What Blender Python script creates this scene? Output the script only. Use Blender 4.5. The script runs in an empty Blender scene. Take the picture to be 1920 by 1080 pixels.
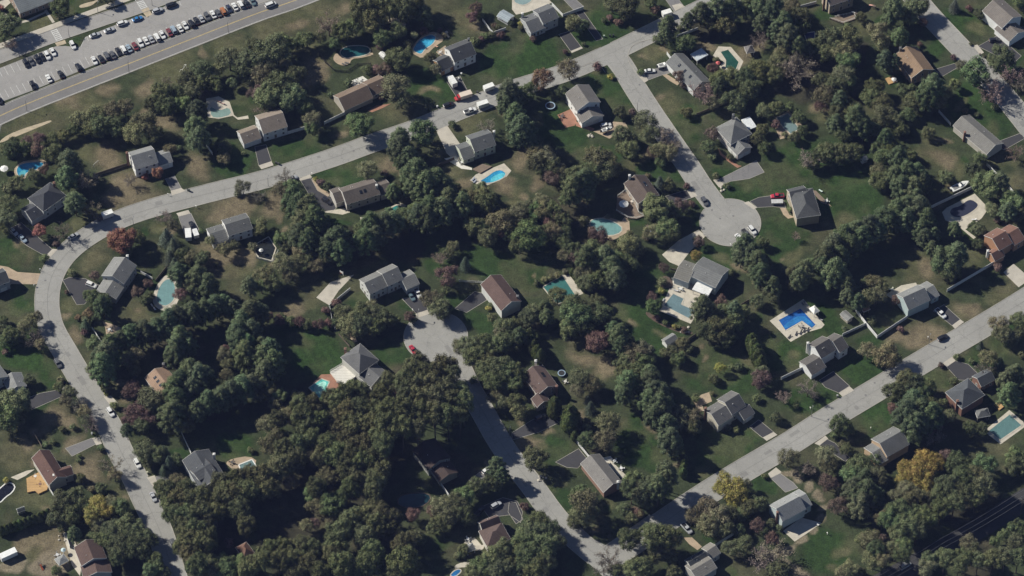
import bpy, math, random, re
import numpy as np
from mathutils import Vector

# ---------------------------------------------------------------- camera, sky, sun, exposure
scene = bpy.context.scene
ELEV, DIST, FPX = math.radians(51.5), 1500.0, 7020.0
cam_d = bpy.data.cameras.new("camera")
cam = bpy.data.objects.new("camera", cam_d)
scene.collection.objects.link(cam)
CAM = np.array([0.0, -DIST * math.cos(ELEV), DIST * math.sin(ELEV)])
cam.location = CAM
cam.rotation_euler = (math.pi / 2 - ELEV, 0, 0)
cam_d.sensor_width = 36.0
cam_d.lens = FPX / 1920.0 * 36.0
cam_d.clip_start = 10.0
cam_d.clip_end = 20000.0
scene.camera = cam

SUN_EL = math.radians(38.0)
SUN_DIR = np.array([-0.924, 0.382])            # horizontal direction towards the sun
world = bpy.data.worlds.new("World")
scene.world = world
world.use_nodes = True
wn = world.node_tree
sky = wn.nodes.new("ShaderNodeTexSky")
sky.sky_type = 'NISHITA'
sky.sun_disc = False
sky.dust_density = 0.2
sky.air_density = 0.8
sky.ozone_density = 3.0
sky.sun_elevation = SUN_EL
sky.sun_rotation = math.atan2(SUN_DIR[0], SUN_DIR[1])
wn.links.new(sky.outputs[0], wn.nodes["Background"].inputs[0])
wn.nodes["Background"].inputs[1].default_value = 0.05
sun_d = bpy.data.lights.new("sun", 'SUN')
sun_d.energy = 5.0
sun_d.angle = math.radians(0.5)
sun_d.color = (1.0, 0.96, 0.85)
sun = bpy.data.objects.new("sun", sun_d)
scene.collection.objects.link(sun)
_sd = Vector((SUN_DIR[0] * math.cos(SUN_EL), SUN_DIR[1] * math.cos(SUN_EL), math.sin(SUN_EL)))
sun.rotation_euler = _sd.to_track_quat('Z', 'Y').to_euler()
sun.location = _sd * 300
scene.view_settings.view_transform = 'Standard'
scene.view_settings.look = 'None'
scene.view_settings.exposure = 0.44
scene.view_settings.gamma = 1.0
scene.cycles.max_bounces = 4
scene.cycles.volume_bounces = 0
scene.cycles.diffuse_bounces = 2
scene.cycles.glossy_bounces = 2
scene.cycles.transparent_max_bounces = 4

# ---------------------------------------------------------------- picture point -> point on the ground plan
_FW = np.array([0.0, math.cos(ELEV), -math.sin(ELEV)])
_UP = np.array([0.0, math.sin(ELEV), math.cos(ELEV)])
def U(px, py, z=0.0):
    d = _FW + np.array([1.0, 0, 0]) * ((px - 960) / FPX) + _UP * ((540 - py) / FPX)
    t = (z - CAM[2]) / d[2]
    p = CAM + d * t
    return float(p[0]), float(p[1])
def proj(x, y, z=0.0):
    vx, vy, vz = x - CAM[0], y - CAM[1], z - CAM[2]
    dep = vy * _FW[1] + vz * _FW[2]
    return 960 + FPX * vx / dep, 540 - FPX * (vy * _UP[1] + vz * _UP[2]) / dep
def mpx(px, py, z=0.0):                        # metres per (photo) pixel there
    x, y = U(px, py, z)
    dep = (y - CAM[1]) * _FW[1] + (z - CAM[2]) * _FW[2]
    return dep / FPX
def T(tile, x, y):                             # tile = (row, col) of a 4x enlarged 480x270 tile of the photo
    return tile[1] * 480 + x / 4.0, tile[0] * 270 + y / 4.0
def TU(tile, x, y, z=0.0):
    return U(*T(tile, x, y), z)

rng = random.Random(7)
COL = scene.collection

# ---------------------------------------------------------------- materials
MATS = {}
def new_mat(name):
    m = bpy.data.materials.new(name)
    m.use_nodes = True
    MATS[name] = m
    nt = m.node_tree
    return m, nt, nt.nodes["Principled BSDF"]
def node(nt, kind, **kw):
    n = nt.nodes.new(kind)
    for k, v in kw.items():
        setattr(n, k, v)
    return n
def mulcol(nt, a, b, fac=1.0, mode='MULTIPLY'):
    n = node(nt, "ShaderNodeMix", data_type='RGBA', blend_type=mode)
    n.inputs[0].default_value = fac
    for s, v in ((6, a), (7, b)):
        if isinstance(v, tuple): n.inputs[s].default_value = (*v, 1)
        else: nt.links.new(v, n.inputs[s])
    return n.outputs[2]
def noise_gray(nt, scale, lo, hi, detail=4, coord=None, p0=0.3, p1=0.7, rough=0.6):
    n = node(nt, "ShaderNodeTexNoise")
    n.inputs["Scale"].default_value = scale
    n.inputs["Detail"].default_value = detail
    n.inputs["Roughness"].default_value = rough
    if coord is not None: nt.links.new(coord, n.inputs["Vector"])
    r = node(nt, "ShaderNodeMapRange")
    r.inputs[1].default_value, r.inputs[2].default_value = p0, p1
    r.inputs[3].default_value, r.inputs[4].default_value = lo, hi
    nt.links.new(n.outputs[0], r.inputs[0])
    return r.outputs[0]
def geo_pos(nt):
    return node(nt, "ShaderNodeNewGeometry").outputs["Position"]

def mat_noise(name, col=None, rough=0.85, layers=((0.4, .85, 1.15),), spec=0.3, objcol=False, attr=None, bump=None, metal=0.0):
    """base colour (fixed, per object or attribute) times world-space noise layers (scale, lo, hi)"""
    m, nt, b = new_mat(name)
    if attr:
        a = node(nt, "ShaderNodeAttribute", attribute_name=attr)
        c = a.outputs["Color"]
    elif objcol:
        c = node(nt, "ShaderNodeObjectInfo").outputs["Color"]
    else:
        rgb = node(nt, "ShaderNodeRGB"); rgb.outputs[0].default_value = (*col, 1)
        c = rgb.outputs[0]
    pos = geo_pos(nt)
    for sc, lo, hi in layers:
        c = mulcol(nt, c, noise_gray(nt, sc, lo, hi, coord=pos))
    nt.links.new(c, b.inputs["Base Color"])
    b.inputs["Roughness"].default_value = rough
    b.inputs["Specular IOR Level"].default_value = spec
    b.inputs["Metallic"].default_value = metal
    if bump:
        n = node(nt, "ShaderNodeTexNoise"); n.inputs["Scale"].default_value = bump[0]
        nt.links.new(pos, n.inputs["Vector"])
        bp = node(nt, "ShaderNodeBump"); bp.inputs["Strength"].default_value = bump[1]; bp.inputs["Distance"].default_value = bump[2]
        nt.links.new(n.outputs[0], bp.inputs["Height"]); nt.links.new(bp.outputs[0], b.inputs["Normal"])
    return m

mat_noise("lawn", attr="Col", rough=0.95, spec=0.1, layers=((0.06, .8, 1.2), (0.35, .74, 1.26), (1.6, .66, 1.34), (5.0, .7, 1.3)), bump=(3.0, .5, .15))
def road_mat(name, col, crack=0.80):
    m, nt, b = new_mat(name)
    rgb = node(nt, "ShaderNodeRGB"); rgb.outputs[0].default_value = (*col, 1)
    pos = geo_pos(nt)
    c = rgb.outputs[0]
    for sc, lo, hi in ((0.05, .9, 1.08), (0.3, .93, 1.05), (1.5, .93, 1.05), (6, .9, 1.1)):
        c = mulcol(nt, c, noise_gray(nt, sc, lo, hi, coord=pos))
    v = node(nt, "ShaderNodeTexVoronoi", feature='DISTANCE_TO_EDGE'); v.inputs["Scale"].default_value = 0.09
    w = node(nt, "ShaderNodeTexNoise"); w.inputs["Scale"].default_value = 0.25; w.inputs["Detail"].default_value = 5
    nt.links.new(pos, w.inputs["Vector"])
    av = node(nt, "ShaderNodeVectorMath", operation='MULTIPLY_ADD')
    nt.links.new(w.outputs["Color"], av.inputs[0]); av.inputs[1].default_value = (7, 7, 7); nt.links.new(pos, av.inputs[2])
    nt.links.new(av.outputs[0], v.inputs["Vector"])
    r = node(nt, "ShaderNodeMapRange"); r.inputs[1].default_value = 0.002; r.inputs[2].default_value = 0.016
    r.inputs[3].default_value = crack; r.inputs[4].default_value = 1.0
    nt.links.new(v.outputs["Distance"], r.inputs[0])
    c = mulcol(nt, c, r.outputs[0])
    nt.links.new(c, b.inputs["Base Color"]); b.inputs["Roughness"].default_value = 0.9
    b.inputs["Specular IOR Level"].default_value = 0.2
    return m
road_mat("old_asphalt", (0.272, 0.266, 0.250))
road_mat("main_asphalt", (0.172, 0.166, 0.163), .9)
road_mat("lot_asphalt", (0.27, 0.26, 0.25), .88)
road_mat("dark_asphalt", (0.052, 0.051, 0.055), .9)
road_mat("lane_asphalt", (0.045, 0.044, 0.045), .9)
road_mat("tar", (0.20, 0.195, 0.185), .9)
road_mat("patch_asphalt", (0.215, 0.21, 0.20), .9)
road_mat("grey_asphalt", (0.17, 0.165, 0.165), .8)
mat_noise("concrete", (0.42, 0.385, 0.33), layers=((0.3, .85, 1.1), (2.5, .9, 1.08)))
mat_noise("kerb_concrete", (0.36, 0.34, 0.30), layers=((0.2, .7, 1.1), (2.5, .85, 1.1)))
mat_noise("tan_paving", (0.36, 0.28, 0.20), layers=((0.4, .8, 1.12), (3.0, .82, 1.12)))
mat_noise("pale_paving", (0.47, 0.43, 0.36), layers=((0.4, .82, 1.1), (3.0, .86, 1.1)))
mat_noise("red_paving", (0.30, 0.155, 0.105), layers=((0.4, .8, 1.12), (3.0, .8, 1.15)))
mat_noise("timber_deck", (0.46, 0.29, 0.13), layers=((0.5, .85, 1.1), (3.0, .85, 1.1)))
mat_noise("brown_deck", (0.19, 0.145, 0.11), layers=((0.5, .85, 1.1), (3.0, .85, 1.1)))
mat_noise("white_deck", (0.62, 0.60, 0.55), layers=((0.5, .9, 1.05), (3.0, .9, 1.06)))
mat_noise("white_marking", (0.62, 0.62, 0.60), layers=((1.0, .7, 1.05), (4, .75, 1.1)))
mat_noise("yellow_marking", (0.55, 0.42, 0.17), layers=((1.0, .75, 1.05), (4, .8, 1.1)))
mat_noise("sand", (0.42, 0.35, 0.25), layers=((0.5, .75, 1.1), (3, .85, 1.1)))
mat_noise("mulch", (0.10, 0.072, 0.055), layers=((0.5, .75, 1.1), (3, .75, 1.2)))
mat_noise("trim", (0.66, 0.65, 0.62), rough=0.6, layers=((1.0, .92, 1.05),))
mat_noise("vinyl", (0.66, 0.66, 0.65), rough=0.5, layers=((0.4, .88, 1.05),))
mat_noise("wood_fence", (0.13, 0.105, 0.08), layers=((0.8, .8, 1.15),))
mat_noise("bark", (0.075, 0.058, 0.045), layers=((2.0, .8, 1.2),))
mat_noise("metal_grey", (0.22, 0.22, 0.22), rough=0.5, layers=((1.0, .9, 1.1),), metal=0.3)
mat_noise("dark_metal", (0.03, 0.03, 0.03), rough=0.5, layers=((1.0, .9, 1.1),))
mat_noise("cable", (0.22, 0.22, 0.23), rough=0.4, layers=((1.0, .9, 1.1),), metal=0.6)
mat_noise("rubber", (0.018, 0.018, 0.018), rough=0.8, layers=((2.0, .9, 1.1),))
mat_noise("painted", objcol=True, rough=0.6, layers=((0.8, .9, 1.08),))
mat_noise("canvas", objcol=True, rough=0.9, layers=((0.8, .9, 1.06),))
mat_noise("chimney_brick", (0.24, 0.14, 0.105), layers=((4.0, .75, 1.2),))
mat_noise("garage_panel", (0.6, 0.6, 0.58), rough=0.6, layers=((1.0, .92, 1.05),))
mat_noise("tail_lamp", (0.25, 0.02, 0.02), rough=0.3, layers=((2.0, .95, 1.05),), spec=0.5)
mat_noise("head_lamp", (0.6, 0.6, 0.6), rough=0.15, layers=((2.0, .95, 1.05),), spec=0.6)

def foliage_mat(name, lo, hi):
    m, nt, b = new_mat(name)
    oi = node(nt, "ShaderNodeObjectInfo")
    pos = geo_pos(nt)
    c = oi.outputs["Color"]
    for sc, l, h in ((0.45, lo, hi), (1.7, lo + .05, hi - .05)):
        c = mulcol(nt, c, noise_gray(nt, sc, l, h, coord=pos))
    wn_ = node(nt, "ShaderNodeTexNoise"); wn_.inputs["Scale"].default_value = 0.7; wn_.inputs["Detail"].default_value = 2
    nt.links.new(pos, wn_.inputs["Vector"])
    hs = node(nt, "ShaderNodeHueSaturation")
    r = node(nt, "ShaderNodeMapRange"); r.inputs[1].default_value = .3; r.inputs[2].default_value = .7
    r.inputs[3].default_value = 0.472; r.inputs[4].default_value = 0.525
    nt.links.new(wn_.outputs[0], r.inputs[0]); nt.links.new(r.outputs[0], hs.inputs["Hue"])
    nt.links.new(c, hs.inputs["Color"])
    b.inputs["Roughness"].default_value = 0.7
    b.inputs["Specular IOR Level"].default_value = 0.15
    nt.links.new(hs.outputs[0], b.inputs["Base Color"])
    tr = node(nt, "ShaderNodeBsdfTranslucent"); nt.links.new(hs.outputs[0], tr.inputs[0])
    mx = node(nt, "ShaderNodeMixShader"); mx.inputs[0].default_value = 0.10
    nt.links.new(b.outputs[0], mx.inputs[1]); nt.links.new(tr.outputs[0], mx.inputs[2])
    nt.links.new(mx.outputs[0], nt.nodes["Material Output"].inputs[0])
    return m
foliage_mat("foliage", .48, 1.6)
foliage_mat("needles", .52, 1.55)

def shingle_mat():
    m, nt, b = new_mat("shingles")
    oi = node(nt, "ShaderNodeObjectInfo")
    tc = node(nt, "ShaderNodeTexCoord")
    pos = geo_pos(nt)
    c = oi.outputs["Color"]
    for sc, l, h in ((0.25, .88, 1.1), (1.6, .86, 1.12), (6.0, .84, 1.16)):
        c = mulcol(nt, c, noise_gray(nt, sc, l, h, coord=pos))
    w = node(nt, "ShaderNodeTexWave", wave_type='BANDS', bands_direction='Z')
    w.inputs["Scale"].default_value = 1.1; w.inputs["Distortion"].default_value = 0.6; w.inputs["Detail"].default_value = 2
    nt.links.new(pos, w.inputs["Vector"])
    r = node(nt, "ShaderNodeMapRange"); r.inputs[3].default_value = .88; r.inputs[4].default_value = 1.08
    nt.links.new(w.outputs[1], r.inputs[0])
    c = mulcol(nt, c, r.outputs[0])
    nt.links.new(c, b.inputs["Base Color"]); b.inputs["Roughness"].default_value = 0.9
    b.inputs["Specular IOR Level"].default_value = 0.06
shingle_mat()
def siding_mat():
    m, nt, b = new_mat("siding")
    c = node(nt, "ShaderNodeObjectInfo").outputs["Color"]
    pos = geo_pos(nt)
    c = mulcol(nt, c, noise_gray(nt, 0.6, .9, 1.06, coord=pos))
    w = node(nt, "ShaderNodeTexWave", wave_type='BANDS', bands_direction='Z', wave_profile='SAW')
    w.inputs["Scale"].default_value = 1.6
    nt.links.new(pos, w.inputs["Vector"])
    r = node(nt, "ShaderNodeMapRange"); r.inputs[3].default_value = .82; r.inputs[4].default_value = 1.04
    nt.links.new(w.outputs[1], r.inputs[0])
    c = mulcol(nt, c, r.outputs[0])
    nt.links.new(c, b.inputs["Base Color"]); b.inputs["Roughness"].default_value = 0.7
siding_mat()
def glossy_mat(name, col=None, rough=0.1, objcol=False, spec=0.5, coat=0.0, layers=((0.5, .95, 1.05),), wave=0.0):
    m = mat_noise(name, col, rough=rough, layers=layers, spec=spec, objcol=objcol)
    b = m.node_tree.nodes["Principled BSDF"]
    b.inputs["Coat Weight"].default_value = coat
    b.inputs["Coat Roughness"].default_value = 0.05
    if wave:
        nt = m.node_tree
        n = node(nt, "ShaderNodeTexNoise"); n.inputs["Scale"].default_value = 1.2; n.inputs["Detail"].default_value = 4
        nt.links.new(geo_pos(nt), n.inputs["Vector"])
        bp = node(nt, "ShaderNodeBump"); bp.inputs["Strength"].default_value = wave; bp.inputs["Distance"].default_value = .1
        nt.links.new(n.outputs[0], bp.inputs["Height"]); nt.links.new(bp.outputs[0], b.inputs["Normal"])
    return m
glossy_mat("glass", (0.018, 0.022, 0.03), rough=0.08)
glossy_mat("car_paint", rough=0.35, objcol=True, coat=0.6)
glossy_mat("pool_water", objcol=True, rough=0.08, layers=((0.12, .7, 1.2), (0.5, .8, 1.15), (1.6, .8, 1.2)), wave=.25)
mat_noise("pool_cover", objcol=True, rough=0.6, layers=((0.3, .86, 1.1), (1.5, .9, 1.08)))
glossy_mat("greenhouse_glass", (0.25, 0.30, 0.33), rough=0.1)

# ---------------------------------------------------------------- mesh building
class MB:
    def __init__(s):
        s.v, s.f, s.m, s.smooth = [], [], [], False
    def add(s, verts, faces, mi=0):
        o = len(s.v)
        s.v += [tuple(map(float, p)) for p in verts]
        s.f += [tuple(i + o for i in f) for f in faces]
        s.m += [mi] * len(faces)
        return s
    def box(s, x0, y0, z0, x1, y1, z1, mi=0, fr=None):
        P = [(x0, y0, z0), (x1, y0, z0), (x1, y1, z0), (x0, y1, z0), (x0, y0, z1), (x1, y0, z1), (x1, y1, z1), (x0, y1, z1)]
        if fr: P = [fr(*p) for p in P]
        return s.add(P, [(3, 2, 1, 0), (4, 5, 6, 7), (0, 1, 5, 4), (1, 2, 6, 5), (2, 3, 7, 6), (3, 0, 4, 7)], mi)
    def prism(s, pts, z0, z1, mi=0):
        n = len(pts)
        if sum(pts[i][0] * pts[(i + 1) % n][1] - pts[(i + 1) % n][0] * pts[i][1] for i in range(n)) < 0: pts = pts[::-1]
        P = [(x, y, z0) for x, y in pts] + [(x, y, z1) for x, y in pts]
        F = [tuple(range(n, 2 * n)), tuple(range(n - 1, -1, -1))] + [(i, (i + 1) % n, n + (i + 1) % n, n + i) for i in range(n)]
        return s.add(P, F, mi)
    def tube(s, pts, rad, n=6, mi=0, cap=True):
        pts = [Vector(p) for p in pts]
        if not isinstance(rad, (list, tuple)): rad = [rad] * len(pts)
        V, F = [], []
        for i, p in enumerate(pts):
            d = (pts[min(i + 1, len(pts) - 1)] - pts[max(i - 1, 0)]).normalized()
            a = d.orthogonal().normalized(); b = d.cross(a)
            for k in range(n):
                t = 2 * math.pi * k / n
                V.append(p + (a * math.cos(t) + b * math.sin(t)) * rad[i])
        for i in range(len(pts) - 1):
            for k in range(n):
                F.append((i * n + k, i * n + (k + 1) % n, (i + 1) * n + (k + 1) % n, (i + 1) * n + k))
        if cap:
            F.append(tuple(range(n - 1, -1, -1))); F.append(tuple(range((len(pts) - 1) * n, len(pts) * n)))
        return s.add(V, F, mi)
    def lathe(s, prof, n=16, cx=0, cy=0, mi=0):
        V, F = [], []
        for r, z in prof:
            for k in range(n):
                t = 2 * math.pi * k / n
                V.append((cx + r * math.cos(t), cy + r * math.sin(t), z))
        for i in range(len(prof) - 1):
            for k in range(n):
                F.append((i * n + k, i * n + (k + 1) % n, (i + 1) * n + (k + 1) % n, (i + 1) * n + k))
        F.append(tuple(range(n - 1, -1, -1))); F.append(tuple(range((len(prof) - 1) * n, len(prof) * n)))
        return s.add(V, F, mi)
    def mesh(s, name, mats):
        me = bpy.data.meshes.new(name)
        me.from_pydata(s.v, [], s.f)
        for m in (mats if isinstance(mats, (list, tuple)) else [mats]): me.materials.append(MATS[m])
        if any(s.m): me.polygons.foreach_set("material_index", s.m)
        if s.smooth: me.polygons.foreach_set("use_smooth", [True] * len(s.f))
        me.update()
        return me
    def obj(s, name, mats, parent=None, color=None, loc=None):
        return link(name, s.mesh(name, mats), parent, color, loc)
def link(name, data, parent=None, color=None, loc=None, rz=0.0, scale=None):
    o = bpy.data.objects.new(name, data)
    COL.objects.link(o)
    if parent is not None: o.parent = parent
    if color is not None: o.color = (*color, 1)
    if loc is not None: o.location = loc
    if rz: o.rotation_euler = (0, 0, rz)
    if scale is not None: o.scale = scale
    return o
def empty(name, loc, rz=0.0):
    o = link(name, None, None, None, loc, rz)
    o.empty_display_size = 0.5
    return o
def structure(o):
    o["kind"] = "structure"
    return o
# things waiting for a label: (object, phrase, category, photo position)
PENDING, LANDMARKS, USED = [], [], set()
def tag(o, label, cat, group=None):
    o["label"] = label; o["category"] = cat
    if group: o["group"] = group
    USED.add(label)
    return o
def later(o, phrase, cat, px, group=None):
    o["category"] = cat
    if group: o["group"] = group
    PENDING.append((o, phrase, px))
    return o
# ---------------------------------------------------------------- foliage prototypes (unit crown radius, centred on the origin)
def quads_mesh(name, P, N, half, rs, mat, aspect=0.75, tilt=0.5):
    """one leaf-sized face per point, facing roughly along N"""
    n = len(P)
    N = N + rs.normal(0, tilt, (n, 3)); N /= np.linalg.norm(N, axis=1, keepdims=True) + 1e-9
    R = rs.normal(0, 1, (n, 3))
    A = np.cross(N, R); A /= np.linalg.norm(A, axis=1, keepdims=True) + 1e-9
    B = np.cross(N, A)
    h = half * rs.uniform(.65, 1.35, (n, 1))
    V = np.stack([P - A * h, P + B * h * aspect, P + A * h, P - B * h * aspect], 1).reshape(-1, 3)
    me = bpy.data.meshes.new(name)
    me.vertices.add(4 * n); me.vertices.foreach_set("co", V.astype(np.float32).ravel())
    me.loops.add(4 * n); me.loops.foreach_set("vertex_index", np.arange(4 * n, dtype=np.int32))
    me.polygons.add(n); me.polygons.foreach_set("loop_start", np.arange(0, 4 * n, 4, dtype=np.int32))
    me.materials.append(MATS[mat])
    me.update(calc_edges=True)
    return me
def sphere_pts(n, rs):
    v = rs.normal(0, 1, (n, 3))
    return v / np.linalg.norm(v, axis=1, keepdims=True)
def clumps_cloud(C, Rr, per, rs, jit=.12):
    P, N = [], []
    for c, r in zip(C, Rr):
        d = sphere_pts(int(per * (r / np.mean(Rr)) ** 2), rs)
        p = c + d * r * (1 + rs.normal(0, jit, (len(d), 1)))
        inside = np.zeros(len(p), bool)
        for c2, r2 in zip(C, Rr):
            if c2 is not c: inside |= np.linalg.norm(p - c2, axis=1) < r2 * .78
        keep = ~inside
        P.append(p[keep]); N.append(d[keep])
    return np.concatenate(P), np.concatenate(N)
OCT_V = [(1, 0, 0), (-1, 0, 0), (0, 1, 0), (0, -1, 0), (0, 0, 1), (0, 0, -1)]
OCT_F = [(0, 2, 4), (2, 1, 4), (1, 3, 4), (3, 0, 4), (2, 0, 5), (1, 2, 5), (3, 1, 5), (0, 3, 5)]
def with_cores(me, C, Rr, k, flat=1.0):
    """leafy mesh plus a small dense heart in every clump, so that crowns stop the light"""
    b = MB()
    for c, r in zip(C, Rr):
        b.add([(c[0] + x * r * k, c[1] + y * r * k, c[2] + z * r * k * flat) for x, y, z in OCT_V], OCT_F)
    nv, nf = len(me.vertices), len(me.polygons)
    V = np.zeros(nv * 3, np.float32); me.vertices.foreach_get("co", V)
    V = np.concatenate([V, np.array(b.v, np.float32).ravel()])
    loops = np.concatenate([np.arange(nv), np.array(b.f).ravel() + nv]).astype(np.int32)
    starts = np.concatenate([np.arange(0, nv, 4), nv + 3 * np.arange(len(b.f))]).astype(np.int32)
    m2 = bpy.data.meshes.new(me.name)
    m2.vertices.add(len(V) // 3); m2.vertices.foreach_set("co", V)
    m2.loops.add(len(loops)); m2.loops.foreach_set("vertex_index", loops)
    m2.polygons.add(len(starts)); m2.polygons.foreach_set("loop_start", starts)
    m2.materials.append(me.materials[0]); bpy.data.meshes.remove(me); m2.update(calc_edges=True)
    return m2
def broad_proto(seed, nclump, rmin, rmax, per, half, shell=.68, squash=.82, low=-.45, mat="foliage", jit=.12, core=.7):
    rs = np.random.RandomState(seed)
    d = sphere_pts(nclump * 4, rs); d = d[d[:, 2] > low][:nclump]
    lob = 1 + .14 * np.sin(3 * np.arctan2(d[:, 1], d[:, 0]) + rs.uniform(0, 6)) + rs.normal(0, .07, len(d))
    Rr = rs.uniform(rmin, rmax, len(d))
    C = d * (lob * shell * rs.uniform(.86, 1.08, len(d)))[:, None]
    C[:, 2] *= squash
    C = np.concatenate([C, [[0, 0, 0]]]); Rr = np.append(Rr, .5)
    C = [c for c in C]
    P, N = clumps_cloud(C, Rr, per, rs, jit)
    N = N + np.array([0, 0, .25])
    return with_cores(quads_mesh("broad_crown", P, N, half, rs, mat, tilt=.32), C, Rr, core)
def pine_proto(seed, levels=7, half=.047, per=120):
    rs = np.random.RandomState(seed)
    C, Rr = [], []
    for L in range(levels):
        z = -.75 + 1.75 * L / (levels - 1)
        R = .86 * (1 - max(0, (z - -.2) / 1.25) ** 1.5) + .1 if z > -.2 else .92
        n = max(1, int(round(3 + 5.5 * R)))
        ph = rs.uniform(0, 6)
        for k in range(n):
            t = ph + 2 * math.pi * (k + rs.uniform(-.25, .25)) / n
            rr = R * rs.uniform(.72, 1.12)
            for f in ((1.0, .62) if R > .45 else (1.0,)):
                C.append(np.array([rr * f * math.cos(t), rr * f * math.sin(t), z + rs.uniform(-.1, .1) + .06 * f]))
                Rr.append(rs.uniform(.17, .27))
    P, N = [], []
    for c, r in zip(C, Rr):
        d = sphere_pts(per, rs)
        out = np.array([c[0], c[1], .35]); out /= np.linalg.norm(out)
        p = c + d * r * np.array([1, 1, .62]) * rs.uniform(.6, 1.18, (per, 1))
        P.append(p); N.append(d * .8 + np.array([0, 0, .55]) + out * .25)
    return with_cores(quads_mesh("pine_crown", np.concatenate(P), np.concatenate(N), half, rs, "needles", aspect=.5, tilt=.4), C, Rr, .62, .62)
def cone_proto(seed, mat="needles"):
    rs = np.random.RandomState(seed)
    P, N = [], []
    for L in range(11):
        z = -1 + 2.0 * L / 10
        R = .98 * (1 - (L / 10.0)) ** .8 + .05
        n = max(1, int(4 + 9 * R)); ph = rs.uniform(0, 6)
        for k in range(n):
            t = ph + 2 * math.pi * k / n
            m = 46
            f = rs.uniform(.25, 1.05, m) * rs.uniform(.88, 1.1)
            sp = rs.normal(0, .085, (m, 3))
            p = np.stack([R * f * math.cos(t), R * f * math.sin(t), z - .12 * f * R + 0 * f], 1) + sp * np.array([1, 1, .6])
            P.append(p); N.append(np.tile([math.cos(t) * .6, math.sin(t) * .6, .8], (m, 1)))
    return quads_mesh("spruce_crown", np.concatenate(P), np.concatenate(N), .055, rs, mat, aspect=.5, tilt=.5)
def column_proto(seed):
    rs = np.random.RandomState(seed)
    d = sphere_pts(4200, rs)
    lum = 1 + .09 * np.sin(d[:, 2] * 9 + 3 * np.arctan2(d[:, 1], d[:, 0])) + rs.normal(0, .07, len(d))
    p = d * lum[:, None]
    f = 1 - .42 * np.clip(p[:, 2], 0, 1.2)
    p[:, 0] *= f; p[:, 1] *= f
    return quads_mesh("column_crown", p, d + [0, 0, .3], .085, rs, "needles", aspect=.5, tilt=.55)
def twig_proto(seed, n1=9, leaves=900):
    """nearly leafless crown: limbs and twigs, with a few leaves left"""
    rs = np.random.RandomState(seed); r2 = random.Random(seed)
    b = MB(); tips = []
    for k in range(n1):
        t = 2 * math.pi * k / n1 + r2.uniform(-.3, .3); e = r2.uniform(.25, 1.3)
        d = Vector((math.cos(t) * math.cos(e), math.sin(t) * math.cos(e), math.sin(e)))
        p0 = Vector((0, 0, -.75)); p1 = p0 + d * .75; p2 = p1 + (d + Vector((0, 0, .35))).normalized() * .55
        b.tube([p0, p1, p2], [.035, .02, .008], 4, cap=False)
        for j in range(7):
            q = p0.lerp(p1, r2.uniform(.45, 1)) if j < 3 else p1.lerp(p2, r2.uniform(0, 1))
            dd = (d + Vector([r2.uniform(-1, 1) for _ in range(3)]) * .9).normalized()
            e1 = q + dd * r2.uniform(.3, .55)
            b.tube([q, e1], [.014, .006], 3, cap=False)
            for i in range(6):
                s = q.lerp(e1, r2.uniform(.2, 1)); dv = (dd + Vector([r2.uniform(-1, 1) for _ in range(3)]) * 1.1).normalized()
                e2 = s + dv * r2.uniform(.14, .3)
                b.tube([s, e2], [.009, .005], 3, cap=False); tips.append(e2)
    me = b.mesh("twig_crown", "foliage")
    return me, np.array([tuple(t) for t in tips])
def bare_proto(seed, leaves):
    me, tips = twig_proto(seed)
    rs = np.random.RandomState(seed + 5)
    idx = rs.randint(0, len(tips), leaves)
    P = tips[idx] + rs.normal(0, .07, (leaves, 3))
    lm = quads_mesh("leaf", P, sphere_pts(leaves, rs) + [0, 0, .6], .04, rs, "foliage")
    n0, f0 = len(me.vertices), len(me.polygons)
    b = MB(); b.v = [tuple(v.co) for v in me.vertices] + [tuple(v.co) for v in lm.vertices]
    b.f = [tuple(p.vertices) for p in me.polygons] + [tuple(i + n0 for i in p.vertices) for p in lm.polygons]
    b.m = [0] * len(b.f)
    bpy.data.meshes.remove(me); bpy.data.meshes.remove(lm)
    return b.mesh("bare_crown", "foliage")
PROTO = {
    "oak": [broad_proto(10 + i, 72, .14, .25, 115, .036, shell=.76, jit=.2, core=.6) for i in range(6)],
    "maple": [broad_proto(30 + i, 52, .17, .28, 165, .035, shell=.74, jit=.15) for i in range(5)],
    "autumn": [broad_proto(50 + i, 44, .15, .26, 130, .037, shell=.74, jit=.28, core=.45) for i in range(5)],
    "pine": [pine_proto(70 + i) for i in range(6)],
    "spruce": [cone_proto(90 + i) for i in range(3)],
    "column": [column_proto(100 + i) for i in range(3)],
    "bare": [bare_proto(110 + i, 1000) for i in range(3)],
    "shrub": [broad_proto(120 + i, 14, .34, .5, 85, .085, shell=.55, squash=.75, jit=.12) for i in range(4)],
}
def trunk_proto(seed):
    r = random.Random(seed); b = MB()
    b.tube([(0, 0, 0), (.01, .01, .35), (.02, -.01, .7), (0, 0, 1.0)], [.085, .065, .05, .03], 7)
    for k in range(5):
        t = 2 * math.pi * k / 5 + r.uniform(-.3, .3); z = r.uniform(.5, .8)
        b.tube([(0, 0, z), (.25 * math.cos(t), .25 * math.sin(t), z + .16), (.5 * math.cos(t), .5 * math.sin(t), z + .26)], [.04, .025, .012], 5, cap=False)
    return b.mesh("trunk", "bark")
TRUNKS = [trunk_proto(i) for i in range(4)]

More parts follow.
